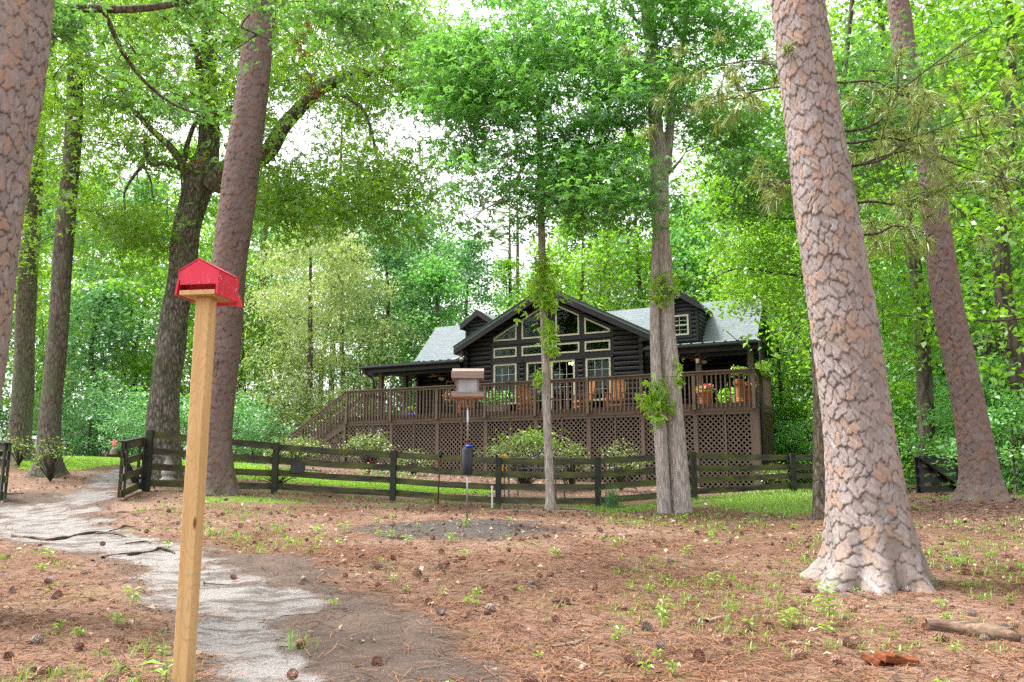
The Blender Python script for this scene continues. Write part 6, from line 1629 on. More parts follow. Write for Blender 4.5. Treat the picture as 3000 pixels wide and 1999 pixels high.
# tall bare pines of the woods with a tuft of needles on top
def proto_pine(H, seed):
    rg = np.random.default_rng(seed); th = thing('forest_pine', 'x', 'tree'); mb = MB()
    C, r = limb_mesh(mb, [(0, 0, -.4), (.1, 0, H * .4), (.15, .1, H * .75), (.1, .1, H)], [.21, .18, .13, .03], n=10, seed=seed, step=.7, rough=.03)
    st = []
    for k in range(16):
        h = H * rg.uniform(.66, .99); a = rg.uniform(0, 6.28); L = 2.6 * (1.15 - h / H) / .4 * rg.uniform(.5, 1); b = np.array([.1 + math.cos(a) * L, .1 + math.sin(a) * L, h + L * .25])
        mb.tube([(.12, .1, h), (b + [.12, .1, h]) / 2 - np.array([0, 0, .1]), b], [.05, .035, .015], 5, cap=False)
        for _ in range(7): q = b + rg.normal(size=3) * [.45, .45, .25]; st.append((q, (q - [0, 0, h]) / np.linalg.norm(q - [0, 0, h])))
    obj('trunk', mb, M['pine_dark'], th, smooth=True)
    o = needles_obj('crown', st, th, seed, L=.42, per=45); 
    co = np.zeros(len(o.data.vertices) * 3); o.data.vertices.foreach_get('co', co)
    return th
PINE = proto_pine(24, 131)
shrub_protos = [proto_tree('s', 3.2, 141 + i, lf, 34, 75, .15, 1.7, .05, 0, .5, .1, .6, .55, 'far_bark', 'forest_shrub', 'shrub', .05) for i, lf in enumerate(('leaf_blue', 'leaf_mid', 'leaf_bright', 'leaf_shrub'))]
_used = set()
def plant(proto, label, x, y, sc, rz, group, cz=None):
    if proto.name in _used: o = copy_tree(proto)
    else: o = proto; _used.add(proto.name)
    o.location = (x, y, (g1(x, y) if cz is None else cz)); o.scale = (sc, sc, sc * random.uniform(.93, 1.07)); o.rotation_euler = (0, 0, rz)
    tag(o, label, o['category'], group)
    return o
KIND = {'near': 'small leaved bright green', 'bright': 'bright yellow green', 'mid': 'deep green', 'cool': 'cool blue green', 'olive': 'pale olive'}
def at_px(x, d):                                       # along the line of sight of a column in the 2353 px view
    p = atd(x * 1.275, 1390, d); return p[0], p[1]
WOODS = [  # (column, depth, kind, which, scale, where)
 (-120, 44, 'mid', 0, 1.0, 'L'), (20, 50, 'cool', 0, 1.0, 'L'), (130, 56, 'bright', 0, 1.0, 'L'), (210, 47, 'cool', 1, 1.0, 'L'), (290, 52, 'cool', 0, .95, 'L'), (60, 64, 'mid', 0, 1.1, 'L'), (300, 66, 'bright', 0, 1.1, 'L'), (-30, 40, 'bright', 1, .8, 'L'), (180, 72, 'mid', 0, 1.15, 'L'),
 (390, 58, 'mid', 1, 1.0, 'M'), (560, 60, 'mid', 0, .95, 'M'), (480, 70, 'bright', 0, 1.1, 'M'), (545, 49, 'bright', 1, .75, 'M'), (610, 72, 'mid', 0, 1.05, 'M'),
 (690, 46, 'olive', 0, 1.0, 'O'), (780, 49, 'olive', 0, .93, 'O'), (735, 56, 'olive', 1, .95, 'O'), (640, 52, 'olive', 0, .80, 'O'), 
 (860, 52, 'cool', 0, .92, 'H'), (945, 56, 'cool', 0, 1.0, 'H'), (1010, 62, 'mid', 0, .85, 'H'), (1080, 58, 'cool', 0, .9, 'H'), (920, 70, 'olive', 1, 1.0, 'H'), (1160, 66, 'bright', 0, .8, 'H'), (1000, 50, 'mid', 1, .9, 'H'),
 (1310, 60, 'bright', 0, .85, 'G'), (1380, 54, 'olive', 1, .8, 'G'), (1450, 62, 'cool', 0, 1.0, 'G'), (1250, 72, 'cool', 0, 1.0, 'G'), (1400, 74, 'mid', 0, 1.0, 'G'),
 (1600, 54, 'cool', 0, 1.0, 'R'), (1680, 50, 'mid', 0, .85, 'R'), (1760, 46, 'bright', 1, .95, 'R'), (1640, 66, 'bright', 0, 1.05, 'R'), (1800, 55, 'bright', 0, 1.0, 'R'), (1560, 70, 'mid', 0, 1.0, 'R'),
 (1800, 37, 'bright', 1, .62, 'R'), (1850, 42, 'olive', 0, .6, 'R'), (1790, 40, 'cool', 1, .8, 'R'),
 (2010, 36, 'near', 0, 1.0, 'E'), (2100, 42, 'mid', 0, .95, 'E'), (2200, 34, 'near', 1, 1.0, 'E'), (2310, 30, 'near', 1, .95, 'E'), (2270, 44, 'cool', 0, 1.0, 'E'), (2380, 38, 'bright', 0, .9, 'E'), (2050, 54, 'bright', 0, 1.05, 'E'), (2180, 58, 'bright', 0, 1.1, 'E'), (1930, 46, 'mid', 1, 1.0, 'E'), (2440, 30, 'cool', 0, .8, 'E'), (2350, 52, 'mid', 0, 1.1, 'E'),
 (1340, 52, 'bright', 0, .95, 'G'), (1480, 52, 'bright', 0, 1.0, 'G'), (840, 62, 'mid', 0, 1.0, 'H'), (400, 50, 'bright', 0, 1.0, 'M'), (2130, 25, 'near', 0, .95, 'E'), (2410, 21, 'near', 0, .95, 'E'), (2260, 28, 'near', 1, 1.0, 'E'),
]
WHERE = {'L': 'in the woods beyond the lawn on the left', 'M': 'in the woods between the forked oak and the red feeder pine', 'O': 'with drooping fine leaves left of the cabin',
         'H': 'rising behind the left roof of the cabin', 'G': 'rising behind the gable of the cabin', 'R': 'behind the right roof and lean-to of the cabin', 'E': 'in the dense woods right of the big pine'}
for x, d, k, i, sc, wh in WOODS:
    X, Y = at_px(x, d)
    plant(PROT[k][i], f'{KIND[k]} tree {WHERE[wh]}', X, Y, sc * ((1.2 if wh != 'E' else 1.5) if d > 45 else 1.4 if wh == 'E' else 1.1) * (.9 if k == 'olive' else 1), random.uniform(0, 6.28), f'{KIND[k]} trees {WHERE[wh]}')
for x, d, lb in ((1172, 66, 'two bare pine trunks showing above the left slope of the gable'), (1186, 68, 'two bare pine trunks showing above the left slope of the gable'), (1402, 60, 'lone bare pine trunk rising behind the right slope of the gable'), (930, 64, 'dark pine trunk among the cool green trees left of the cabin roof'),
                 (755, 58, 'dark pine trunk inside the pale olive trees left of the cabin'), (585, 52, 'dark pine trunk right of the red feeder pine, far behind the fence'), (265, 60, 'dark far pine trunk in the shade beyond the left lawn'), (2440, 42, 'far pine near the right edge of the woods')):
    X, Y = at_px(x, d); plant(PINE, lb, X, Y, random.uniform(.9, 1.05), random.uniform(0, 6), 'bare pines of the woods' if 'two' in lb else None)
SHR = [(-60, 40, 0, 1.2, 'L'), (60, 51, 0, 1.3, 'L'), (150, 52, 0, 1.4, 'L'), (205, 40, 0, 1.15, 'L'), (255, 42, 0, 1.2, 'L'), (305, 43, 1, 1.2, 'L'), (100, 55, 1, 1.5, 'L'), (230, 47, 1, 1.4, 'L'), (290, 37.5, 0, .8, 'L'), (355, 40, 0, 1.0, 'L'),
       (430, 42, 1, 1.1, 'M'), (540, 38, 0, .85, 'M'), (590, 40, 0, .95, 'M'), (560, 44, 1, 1.2, 'M'), (640, 42, 3, 1.0, 'M'), (700, 44, 3, 1.1, 'M'), (480, 46, 1, 1.3, 'M'), (620, 47, 1, 1.4, 'M'), (760, 45, 3, 1.1, 'M'),
       (1775, 32, 0, .8, 'R'), (1820, 30, 1, .75, 'R'), (1840, 34, 2, 1.0, 'R'), (1780, 37, 0, 1.2, 'R'), (1870, 32, 3, .7, 'R'), (1900, 36, 1, 1.2, 'R'),
       (1990, 30, 2, 1.1, 'E'), (2050, 28, 2, 1.0, 'E'), (2110, 30, 2, 1.15, 'E'), (2170, 27, 1, 1.0, 'E'), (2250, 24, 1, 1.0, 'E'), (2310, 22, 1, 1.05, 'E'), (2370, 22, 1, 1.1, 'E'), (2290, 30, 1, 1.4, 'E'), (2020, 36, 2, 1.4, 'E'), (2120, 38, 1, 1.5, 'E'), (2400, 28, 1, 1.4, 'E'), (2200, 34, 2, 1.5, 'E'), (2330, 19.0, 1, .75, 'E')]
SW = {'L': 'along the woods beyond the left lawn', 'M': 'along the woods between the oak and the deck stairs', 'R': 'right of the cabin below the lean-to', 'E': 'behind the black gate right of the big pine'}
SK = {0: 'cool green', 1: 'dark green', 2: 'bright green', 3: 'pale olive green'}
for x, d, i, sc, wh in SHR:
    X, Y = at_px(x, d); plant(shrub_protos[i], f'{SK[i]} shrub {SW[wh]}', X, Y, sc, random.uniform(0, 6), f'{SK[i]} shrubs {SW[wh]}')

# ------------------------------------------------------------------ garden shrubs by the lattice
def azalea(label, px, py, d, rx, rz, n, seed, mat='leaf_shrub', size=.085, tips=0):
    c = atd(px * 1.275, py * 1.275, d); g = gp(c[0], c[1]); th = thing('azalea_shrub', label, 'shrub', g); rg = np.random.default_rng(seed)
    mb = MB(); k_ = 1.275 * d / F; W_ = rx * k_; H_ = max(.3, c[2] - g[2] + rz * k_)
    pos = []
    for k in range(int(26 * W_ + 14)):
        a = rg.uniform(0, 6.28); q = rg.random() ** .6; t = np.array([math.cos(a) * W_ * q, math.sin(a) * W_ * .8 * q, H_ * (.35 + .65 * math.sqrt(max(0, 1 - q * q * .9)) * rg.uniform(.7, 1.05))])
        m_ = t * [.45, .45, .55]; mb.tube([g, g + m_, g + t], [.014, .009, .004], 5, cap=False)
        pos.append(g + t + rg.normal(size=(n, 3)) * [.13, .13, .085]); pos.append(g + m_ * .5 + t * .5 + rg.normal(size=(n // 2, 3)) * [.12, .12, .09])
    obj('stems', mb, M['twig'], th); p = np.concatenate(pos)
    leaf_obj('foliage', p, size * rg.uniform(.6, 1.3, len(p)), rg, M[mat], th, aspect=.5)
    if tips:
        q = g + np.array([W_ * .25, 0, H_ * .95]) + rg.normal(size=(tips, 3)) * [W_ * .3, .25, .14]; leaf_obj('foliage', q, .12 * rg.uniform(.6, 1.2, tips), rg, M['leaf_sprout'], th, aspect=.42)
azalea('large azalea with fresh green tips behind the garden bench', 1205, 1040, 24.6, 105, 38, 26, 201, tips=320)
azalea('thin twiggy azalea left of the double trunk in front of the lattice', 1425, 1050, 24.4, 55, 28, 14, 203)
azalea('sparse twiggy shrub right of the slender trunk behind the bench', 1310, 1050, 24.8, 55, 22, 16, 205)
azalea('rounded light green azalea under the deck stairs', 685, 1045, 28.5, 75, 36, 26, 207, mat='leaf_shrub')
azalea('loose hydrangea shrub at the foot of the lattice left of the fence post', 850, 1035, 29.5, 60, 34, 16, 209, mat='leaf_shrub', size=.12)
azalea('low flowering shrub by the lattice right of the loose hydrangea', 950, 1060, 28.8, 45, 20, 12, 211)
azalea('low scrubby growth by the corner of the lattice and lean-to', 1790, 1100, 25.2, 40, 22, 18, 213, mat='leaf_shrub')
azalea('small shrub sprouting at the foot of the mossy trunk by the path', 120, 1055, 21.2, 50, 40, 5, 215, mat='leaf_sprout', size=.075)
azalea('small sprouting shrub at the foot of the weathered left trunk', 45, 1045, 24.5, 36, 38, 5, 217, mat='leaf_sprout', size=.075)
azalea('brown twiggy bush behind the fence just right of the red feeder pine', 640, 1095, 22.0, 60, 14, 4, 219)
rg = np.random.default_rng(3)
for px, py, d, m_, n, lb in ((660 + 200, 1085, 27.5, 'petal', 40, 'small pink flowers at the foot of the lattice, left clump'), (905, 1094, 27.4, 'petal', 24, 'small pink flowers at the foot of the lattice, right clump')):
    c = gp(*atd(px * 1.275, py * 1.275, d)[:2]); p = c + np.array([0, 0, .28]) + rg.normal(size=(n, 3)) * [.35, .2, .08]; th = thing('flower_clump', lb, 'flowers', c)
    leaf_obj('flowers', p, .09 * rg.uniform(.7, 1.2, n), rg, M[m_], th, aspect=1, up=.7); q = c + rg.normal(size=(90, 3)) * [.4, .25, .10] + [0, 0, .15]; leaf_obj('foliage', q, .10 * rg.uniform(.7, 1.2, 90), rg, M['leaf_mid'], th)

# ------------------------------------------------------------------ vines on the two pale trunks
def vine(label, spots, d, n, seed, size=.13):
    size *= 1.2; d -= .12; spots = [(x, y, rx * 1.35, ry * 1.1, k) for x, y, rx, ry, k in spots]
    rg = np.random.default_rng(seed); pos = []; mb = MB(); c0 = None
    for x, y, rx, ry, k in spots:
        c = D(x, y, d - .16); c0 = c if c0 is None else c0; s_ = 1.275 * d / F
        pos.append(c + rg.normal(size=(int(n * k), 3)) * [rx * s_ * .55, .10, ry * s_ * .55])
    th = thing('climbing_vine', label, 'vine', c0)
    pts = [D(x, y, d - .13) for x, y, *_ in spots]; 
    if len(pts) > 1: mb.tube(pts, .010, 5)
    else: mb.tube([pts[0] - np.array([0, 0, .4]), pts[0] + np.array([0, 0, .3])], .01, 5)
    obj('stem', mb, M['twig'], th); p = np.concatenate(pos); leaf_obj('foliage', p, size * rg.uniform(.6, 1.25, len(p)), rg, M['leaf_vine'], th, lobes=3, up=.45, droop=.3)
vine('fresh leaves sprouting thickly round the slender trunk in front of the gable', [(1250, 612, 26, 26, .8), (1252, 650, 32, 30, 1.2), (1250, 690, 34, 30, 1.2), (1262, 760, 14, 30, .6), (1265, 800, 12, 26, .5)], 18.5, 90, 301)
vine('small tuft of fresh leaves on the slender trunk at railing height', [(1238, 872, 9, 18, 1.0)], 18.5, 46, 302, .11)
vine('fresh leaves on the upper part of the double trunk beside the dormer', [(1520, 640, 18, 12, .5), (1522, 665, 24, 18, 1.0), (1518, 688, 20, 12, .8), (1545, 672, 9, 8, .3)], 17.5, 50, 303, .11)
vine('vine with reddish tips hugging the double trunk in front of the railing', [(1510, 885, 14, 16, .5), (1510, 905, 20, 22, .9), (1500, 925, 26, 18, 1.1), (1515, 940, 22, 16, 1.0), (1505, 965, 10, 14, .6)], 17.5, 56, 304, .11)
vine('thin spray of leaves on the right side of the double trunk above the rail', [(1556, 845, 8, 22, .7), (1560, 880, 9, 16, .8)], 17.6, 30, 305, .10)

# ------------------------------------------------------------------ a maple standing just left of the view, its boughs reach in over the camera
P = [gp(-8.6, 7.2) - np.array([0, 0, .1]), gp(-8.5, 7.2) + [0, 0, 4], gp(-8.2, 7.4) + [0, 0, 8], gp(-8.0, 7.5) + [0, 0, 12]]; b_ = P[0]
mb = MB(); C, r = limb_mesh(mb, P, [.24, .2, .14, .05], n=14, seed=71, step=.3); cr = Crown(72); cr.skeleton(C[len(C) // 3:])
for pts, r0 in (([C[20], D(-60, 40, 7.4), D(120, 20, 7.8), D(330, 20, 8.2), D(500, -10, 8.6), D(640, -25, 9.0), D(780, -10, 9.4)], .07), ([D(240, 30, 8.0), D(300, 150, 8.6), D(380, 230, 9.2), D(470, 270, 9.8)], .03), ([D(60, 20, 7.6), D(100, 60, 7.4), D(130, 90, 7.2)], .02)):
    C2, _ = limb_mesh(mb, pts, np.linspace(r0, .01, len(pts)), n=7, seed=7, step=.2); cr.skeleton(C2[2:])
cr.fill([ell(110, 50, 7.4, 70, 50, .5), ell(230, 70, 8.0, 120, 70, .7), ell(500, 40, 8.8, 140, 60, .9), ell(760, 20, 9.4, 130, 60, .9), ell(880, 10, 10, 130, 50, .8), ell(600, -25, 9.2, 60, 40, .5), ell(420, 250, 9.6, 110, 40, .6)], 95, 22, (.26, .26, .09), r0=.012)
make_tree('maple_tree', 'maple whose soft near boughs hang in from the top left corner', 'tree', b_, mb, cr, M['leaf_maple'], M['slim_bark'], .10, lobes=3, seed=73, up=.6, droop=.15)

# ------------------------------------------------------------------ what lies and grows on the ground
def sector(n, d0, d1, seed, half=38, pw=1.0):
    r = np.random.default_rng(seed); a = np.radians(r.uniform(-half, half, n))
    d = (d0 ** (2 - pw) + r.random(n) * (d1 ** (2 - pw) - d0 ** (2 - pw))) ** (1 / (2 - pw))
    return d * np.sin(a), d * np.cos(a), r
def surf(x, y, dz=0.0): return np.stack([x, y, gz(x, y) + 0.012 * wob(x, y, 7, 5) + dz], 1)

# fallen needles
x, y, r = sector(60000, 2.6, 17, 401, pw=1.25); mk = masks(x, y)
keep = r.random(len(x)) > np.maximum(mk['path'] * 1.02, np.maximum(mk['dirt'] * .93, mk['seed'] * .97)); x, y = x[keep], y[keep]; n = len(x)
p = surf(x, y, .006 + .012 * r.random(n)); a = r.uniform(0, 2 * PI, n); L = r.uniform(.05, .12, n); dz = r.normal(0, .10, n)
d = np.stack([np.cos(a), np.sin(a), dz], 1); q = np.stack([-np.sin(a), np.cos(a), np.zeros(n)], 1); wd = (.0016 + .00022 * np.hypot(x, y))[:, None]
bend = q * (r.normal(0, .02, n))[:, None]
co = np.stack([p - d * L[:, None] - q * wd, p - d * L[:, None] + q * wd, p + bend + q * wd + [0, 0, .004], p + bend - q * wd + [0, 0, .004], p + d * L[:, None] + q * wd * .6, p + d * L[:, None] - q * wd * .6], 1).reshape(-1, 3)
k = np.arange(n) * 6; f = np.concatenate([np.stack([k, k + 1, k + 2, k + 3], 1), np.stack([k + 3, k + 2, k + 4, k + 5], 1)])
tag(mesh_obj('pine_straw', np_mesh('pine_straw', co, f, {'v': np.repeat(r.random(n) ** 1.2, 6)}), M['straw']), 'layer of fallen reddish pine needles', 'pine straw', kind='stuff')
# dead leaves and bark flakes
x, y, r = sector(15000, 2.6, 30, 402, pw=.9); mk = masks(x, y); s_ = (x - HR[0]) * HU[0] + (y - HR[1]) * HU[1]; t_ = (x - HR[0]) * HW[0] + (y - HR[1]) * HW[1]
pr = np.where(mk['mulch'] > .4, 1.0, .30 + .35 * (wob(x, y, .8, 9) > .2)); keep = (r.random(len(x)) < pr) & (mk['path'] < .4 + .5 * (r.random(len(x)) < .05)) & (mk['lawn'] < .4) & (t_ < -.1) & (r.random(len(x)) > mk['dirt'] * .9)
x, y = x[keep], y[keep]; p = surf(x, y, .012)
co, f, v = leaves_arrays(p, (.045 + .0022 * np.hypot(x, y)) * r.uniform(.6, 1.35, len(x)), r, up=.72, droop=-.05, aspect=.62, v=r.random(len(x)) ** 1.4)
tag(mesh_obj('dead_leaves', np_mesh('dead_leaves', co, f, {'v': v}), M['litter']), 'scatter of dry curled leaves and bark flakes', 'dead leaves', kind='stuff')
# grass sprouts
def blades(x, y, r, h, nb, spread, wd):
    n = len(x); P = np.repeat(surf(x, y), nb, 0); m = n * nb; P[:, :2] += r.normal(0, spread, (m, 2))
    a = r.uniform(0, 2 * PI, m); H_ = np.repeat(h, nb) * r.uniform(.5, 1.2, m); ln = r.uniform(.1, .75, m)
    d = np.stack([np.cos(a), np.sin(a), 0 * a], 1); q = np.stack([-np.sin(a), np.cos(a), 0 * a], 1); U_ = np.array([0, 0, 1.0]); W2 = (np.repeat(wd, nb) if hasattr(wd, '__len__') else np.full(m, wd))[:, None]
    m1 = P + U_ * (H_ * .6)[:, None] + d * (H_ * ln * .3)[:, None]; m2 = P + U_ * (H_ * (1 - .3 * ln))[:, None] + d * (H_ * ln)[:, None]
    co = np.stack([P - q * W2, P + q * W2, m1 + q * W2 * .8, m1 - q * W2 * .8, m2 + q * W2 * .15, m2 - q * W2 * .15], 1).reshape(-1, 3)
    k = np.arange(m) * 6; f = np.concatenate([np.stack([k, k + 1, k + 2, k + 3], 1), np.stack([k + 3, k + 2, k + 4, k + 5], 1)])
    return co, f, np.repeat(r.random(m), 6)
x, y, r = sector(9000, 2.7, 20, 403, pw=1.1); mk = masks(x, y); cl = wob(x, y, 1.1, 17) + .5 * wob(x, y, 3.3, 18)
bias = np.where(x / y < -.22, .15, np.where(x / y > .12, .25, -.25)) + np.where(np.hypot(x, y) > 12, .15, 0)
keep = (cl + bias > .35) & (mk['path'] < .35) & (mk['dirt'] < .3) & (mk['seed'] < .2); x, y = x[keep], y[keep]; dd = np.hypot(x, y)
co, f, v = blades(x, y, r, r.uniform(.03, .085, len(x)), 6, .022, .0016 + .00025 * dd)
tag(mesh_obj('grass_sprouts', np_mesh('grass_sprouts', co, f, {'v': v}), M['grass']), 'thin fresh green grass sprouts in the pine straw', 'grass', kind='stuff')
# taller grass on the right and along the fence
xs, ys, r = [], [], np.random.default_rng(404)
lo, hi = GREEN1.min(0), GREEN1.max(0); gx = r.uniform(lo[0], hi[0], 9000); gy = r.uniform(lo[1], hi[1], 9000); m_ = polydist(GREEN1, gx, gy) > -.25; gx, gy = gx[m_][:2600], gy[m_][:2600]
for a, b in zip(FP[:-1], FP[1:]):
    n_ = int(np.linalg.norm(b - a) * 13); u = r.random(n_)[:, None]; q = a[:2] + (b - a)[:2] * u + r.normal(0, .22, (n_, 2)) - [0, .25]; gx = np.concatenate([gx, q[:, 0]]); gy = np.concatenate([gy, q[:, 1]])
co, f, v = blades(gx, gy, r, r.uniform(.04, .13, len(gx)), 6, .06, .004)
tag(mesh_obj('grass', np_mesh('grass', co, f, {'v': v}), M['grass']), 'taller bright grass below the fence', 'grass', kind='stuff')
# mown lawn blades
lo, hi = LAWN1.min(0), LAWN1.max(0); r = np.random.default_rng(405); gx = r.uniform(lo[0], hi[0], 60000); gy = r.uniform(lo[1], hi[1], 60000); m_ = polydist(LAWN1, gx, gy) > .02; gx, gy = gx[m_], gy[m_]
co, f, v = blades(gx, gy, r, r.uniform(.03, .06, len(gx)), 3, .05, .008)
tag(mesh_obj('lawn_grass', np_mesh('lawn_grass', co, f, {'v': v}), M['grass']), 'short blades of the mown lawn', 'grass', kind='stuff')

def clump(label, px, py, h, n, seed, wd=.004):
    c = hit(px * 1.275, py * 1.275); r = np.random.default_rng(seed); co, f, v = blades(np.full(1, c[0]), np.full(1, c[1]), r, np.array([h]), n, .05 + h * .08, wd)
    o = mesh_obj('grass_clump', np_mesh('grass_clump', co - c, f, {'v': v}), M['grass_blue'] if 'blue' in label else M['grass']); o.location = c; tag(o, label, 'grass clump')
M['grass_blue'] = mat_leaf('blue green grass', (0.04, 0.11, 0.04), (0.11, 0.24, 0.09), 0.35)
clump('big arching blue green grass clump at the fence post left of the double trunk', 1408, 1172, .55, 170, 1, .006)
clump('blue green grass tuft under the fence beside the open gate', 452, 1122, .32, 90, 2, .006)
clump('spiky grass tuft under the fence right of the red feeder pine', 728, 1133, .34, 34, 3, .008)
clump('grass tuft in the dark patch right of the wooden post', 685, 1385 + 105, .13, 40, 4, .0022)

# pine cones: open scales round a core
def cone_mesh(name, L=.085, R0=.034, seed=0):
    r = random.Random(seed); mb = MB(); mb.lathe((0, 0, 0), [(.0, 0)] + [(R0 * .62 * math.sin(PI * (.12 + .86 * k / 6)), L * k / 6) for k in range(1, 6)] + [(0, L)], 8)
    for k in range(62):
        u = (k + .5) / 62; a = k * 2.39996; rad = R0 * math.sin(PI * (.16 + .80 * u)) ** .8; z = L * (.04 + .9 * u); l = .018 * (1.15 - .55 * u) * r.uniform(.85, 1.15); w_ = .0085 * (1.1 - .5 * u)
        d = Vector((math.cos(a), math.sin(a), .35 - .5 * u + .55)).normalized(); t_ = Vector((-math.sin(a), math.cos(a), 0)); b = Vector((math.cos(a) * rad * .5, math.sin(a) * rad * .5, z - .004)); n_ = d.cross(t_)
        tip = b + d * (rad * .5 + l); m_ = b + d * (rad * .5 + l * .5)
        mb.add([b, m_ + t_ * w_, tip, m_ - t_ * w_, m_ + n_ * .0035], [(0, 1, 4), (1, 2, 4), (2, 3, 4), (3, 0, 4)])
    mb.xf(Matrix.Rotation(PI / 2, 4, 'X') @ Matrix.Translation((0, 0, -L / 2)))
    me = bpy.data.meshes.new(name); me.from_pydata([tuple(v) for v in mb.v], [], mb.f); return me
CM = [cone_mesh('pine_cone', .095, .027, 1), cone_mesh('pine_cone', .08, .025, 2), cone_mesh('pine_cone', .105, .022, 3), cone_mesh('pine_cone', .09, .027, 4)]
for m_, mt in zip(CM, ('cone', 'cone', 'cone', 'cone_grey')): m_.materials.append(M[mt])
def cone(x, y, k, label, group, r, sc=1.0):
    o = bpy.data.objects.new('pine_cone', CM[k]); COL.objects.link(o); z = g1(x, y) + .012 * float(wob(np.array([x]), np.array([y]), 7, 5)[0])
    o.location = (x, y, z + .024 * sc); o.rotation_euler = (r.uniform(-.35, .35), r.uniform(0, 6.28), r.uniform(0, 6.28)); o.scale = (sc,) * 3; tag(o, label, 'pine cone', group)
rr = random.Random(9)
NAMED = [((866, 1528), 0, 'brown pine cone lying alone on the bare dirt at the bottom', .95), ((690, 1486), 0, 'brown pine cone on the gravel edge right of the wooden post', .95), ((697, 1337), 3, 'grey pine cone on the dirt above the gravel tongue', .95), ((85, 1478), 3, 'black and white open pine cone in the left pine straw', 1.0),
         ((537, 1330), 0, 'small brown pine cone on the pale gravel right of the wooden post', .85), ((236, 1254), 0, 'reddish pine cone on the gravel path by the roots', .95), ((672, 1560), 0, 'pine cone at the bottom edge beside the last gravel', .9)]
for (px, py), k, lb, sc in NAMED: c = hit(px * 1.275, py * 1.275); cone(c[0], c[1], k, lb, 'pine cones on the ground', rr, sc)
x, y, r = sector(520, 3.2, 18, 406, half=34, pw=.75); mk = masks(x, y); cnt = 0
for i in range(len(x)):
    if mk['path'][i] > .25 or mk['dirt'][i] > .45 or cnt >= 285: continue
    cnt += 1; cone(float(x[i]), float(y[i]), int(r.integers(0, 4)), 'pine cone scattered in the pine straw', 'pine cones on the ground', rr, float(r.uniform(.75, 1.15)))

# seedlings
def seedling_mesh(nl, h, size, seed):
    r = np.random.default_rng(seed); mb = MB(); mb.tube([(0, 0, -.02), (.01, 0, h * .5), (0, .01, h)], [.004, .003, .002], 5)
    co_, f_ = [], []
    for k in range(nl):
        z = h * (.25 + .75 * k / max(1, nl - 1)); a = k * 2.4 + r.uniform(-.3, .3); l = size * r.uniform(.7, 1.15); d = np.array([math.cos(a), math.sin(a), r.uniform(.0, .45)]); q = np.array([-math.sin(a), math.cos(a), 0]); b = np.array([0, 0, z])
        m_ = b + d * l * .5 + [0, 0, .012]; t_ = b + d * l - [0, 0, l * .18]; mb.add([b, m_ + q * l * .22, m_ - [0, 0, .012], m_ - q * l * .22, t_], [(0, 1, 2), (0, 2, 3), (1, 4, 2), (2, 4, 3)])
    return mb
SD = [((303, 1392), 10, .13, .10, 'bright broad leaved seedling at the gravel edge left of the wooden post'), ((378, 1572), 6, .12, .16, 'large leaved seedling at the very bottom in front of the wooden post'), ((765, 1397), 6, .06, .055, 'small pale seedling alone at the tip of the gravel tongue'),
      ((935, 1250), 7, .10, .10, 'seedling left of the dark seed patch, right one of the pair'), ((895, 1238), 7, .09, .09, 'seedling left of the dark seed patch, left one of the pair'), ((790, 1226), 9, .15, .11, 'upright leafy seedling in the straw left of the feeder pole'), ((728, 1228), 8, .09, .10, 'spreading seedling in the straw below the fence, left of the upright one'),
      ((1034, 1246), 7, .10, .10, 'seedling at the front edge of the dark seed patch'), ((1275, 1282), 8, .10, .10, 'low seedling in the straw right of the seed patch'), ((1905, 1440), 20, .30, .105, 'tallest leafy seedling in front of the big pine'), ((1812, 1445), 9, .13, .12, 'broad seedling left of the tallest leafy one'), ((1525, 1420), 9, .13, .09, 'seedling in the middle of the right straw'),
      ((1575, 1285), 9, .13, .10, 'bushy seedling in the straw below the double trunk'), ((1640, 1345), 9, .12, .09, 'seedling halfway between the double trunk and the big pine'), ((1900, 1458), 6, .07, .08, 'pale low seedling just below the tallest leafy one'), ((110, 1285), 8, .10, .10, 'yellow green seedling in the left straw near the path bend'), ((385, 1262), 7, .08, .08, 'seedling beside the roots left of the wooden post')]
for i, ((px, py), nl, h, sz, lb) in enumerate(SD):
    c = hit(px * 1.275, py * 1.275); mb = seedling_mesh(nl, h, sz, i); mb.xf(Matrix.Translation(c))
    th = obj('seedling', mb, M['leaf_seedling'] if 'leaf_seedling' in M else M['leaf_sprout']); tag(th, lb, 'seedling')
    at = th.data.attributes.new('v', 'FLOAT', 'POINT'); at.data.foreach_set('value', np.random.default_rng(i).uniform(.2, .9, len(th.data.vertices)).astype(np.float32))
x, y, r = sector(110, 3.6, 16, 407, half=33, pw=.8); mk = masks(x, y); sm_ = []
for k in range(4):
    mb = seedling_mesh(5 + k, .05 + .01 * k, .06, 50 + k); me = bpy.data.meshes.new('seedling'); me.from_pydata([tuple(v) for v in mb.v], [], mb.f); me.materials.append(M['leaf_sprout']); sm_.append(me)
    at = me.attributes.new('v', 'FLOAT', 'POINT'); at.data.foreach_set('value', np.random.default_rng(k).uniform(.1, .8, len(me.vertices)).astype(np.float32))
for i in range(len(x)):
    if mk['path'][i] > .3 or mk['dirt'][i] > .3: continue
    o = bpy.data.objects.new('seedling', sm_[i % 4]); COL.objects.link(o); o.location = (x[i], y[i], g1(x[i], y[i]) + .005); o.rotation_euler = (0, 0, i); sc = float(r.uniform(.6, 1.4)); o.scale = (sc,) * 3
    tag(o, 'tiny green seedling scattered in the pine straw', 'seedling', 'tiny seedlings in the straw')

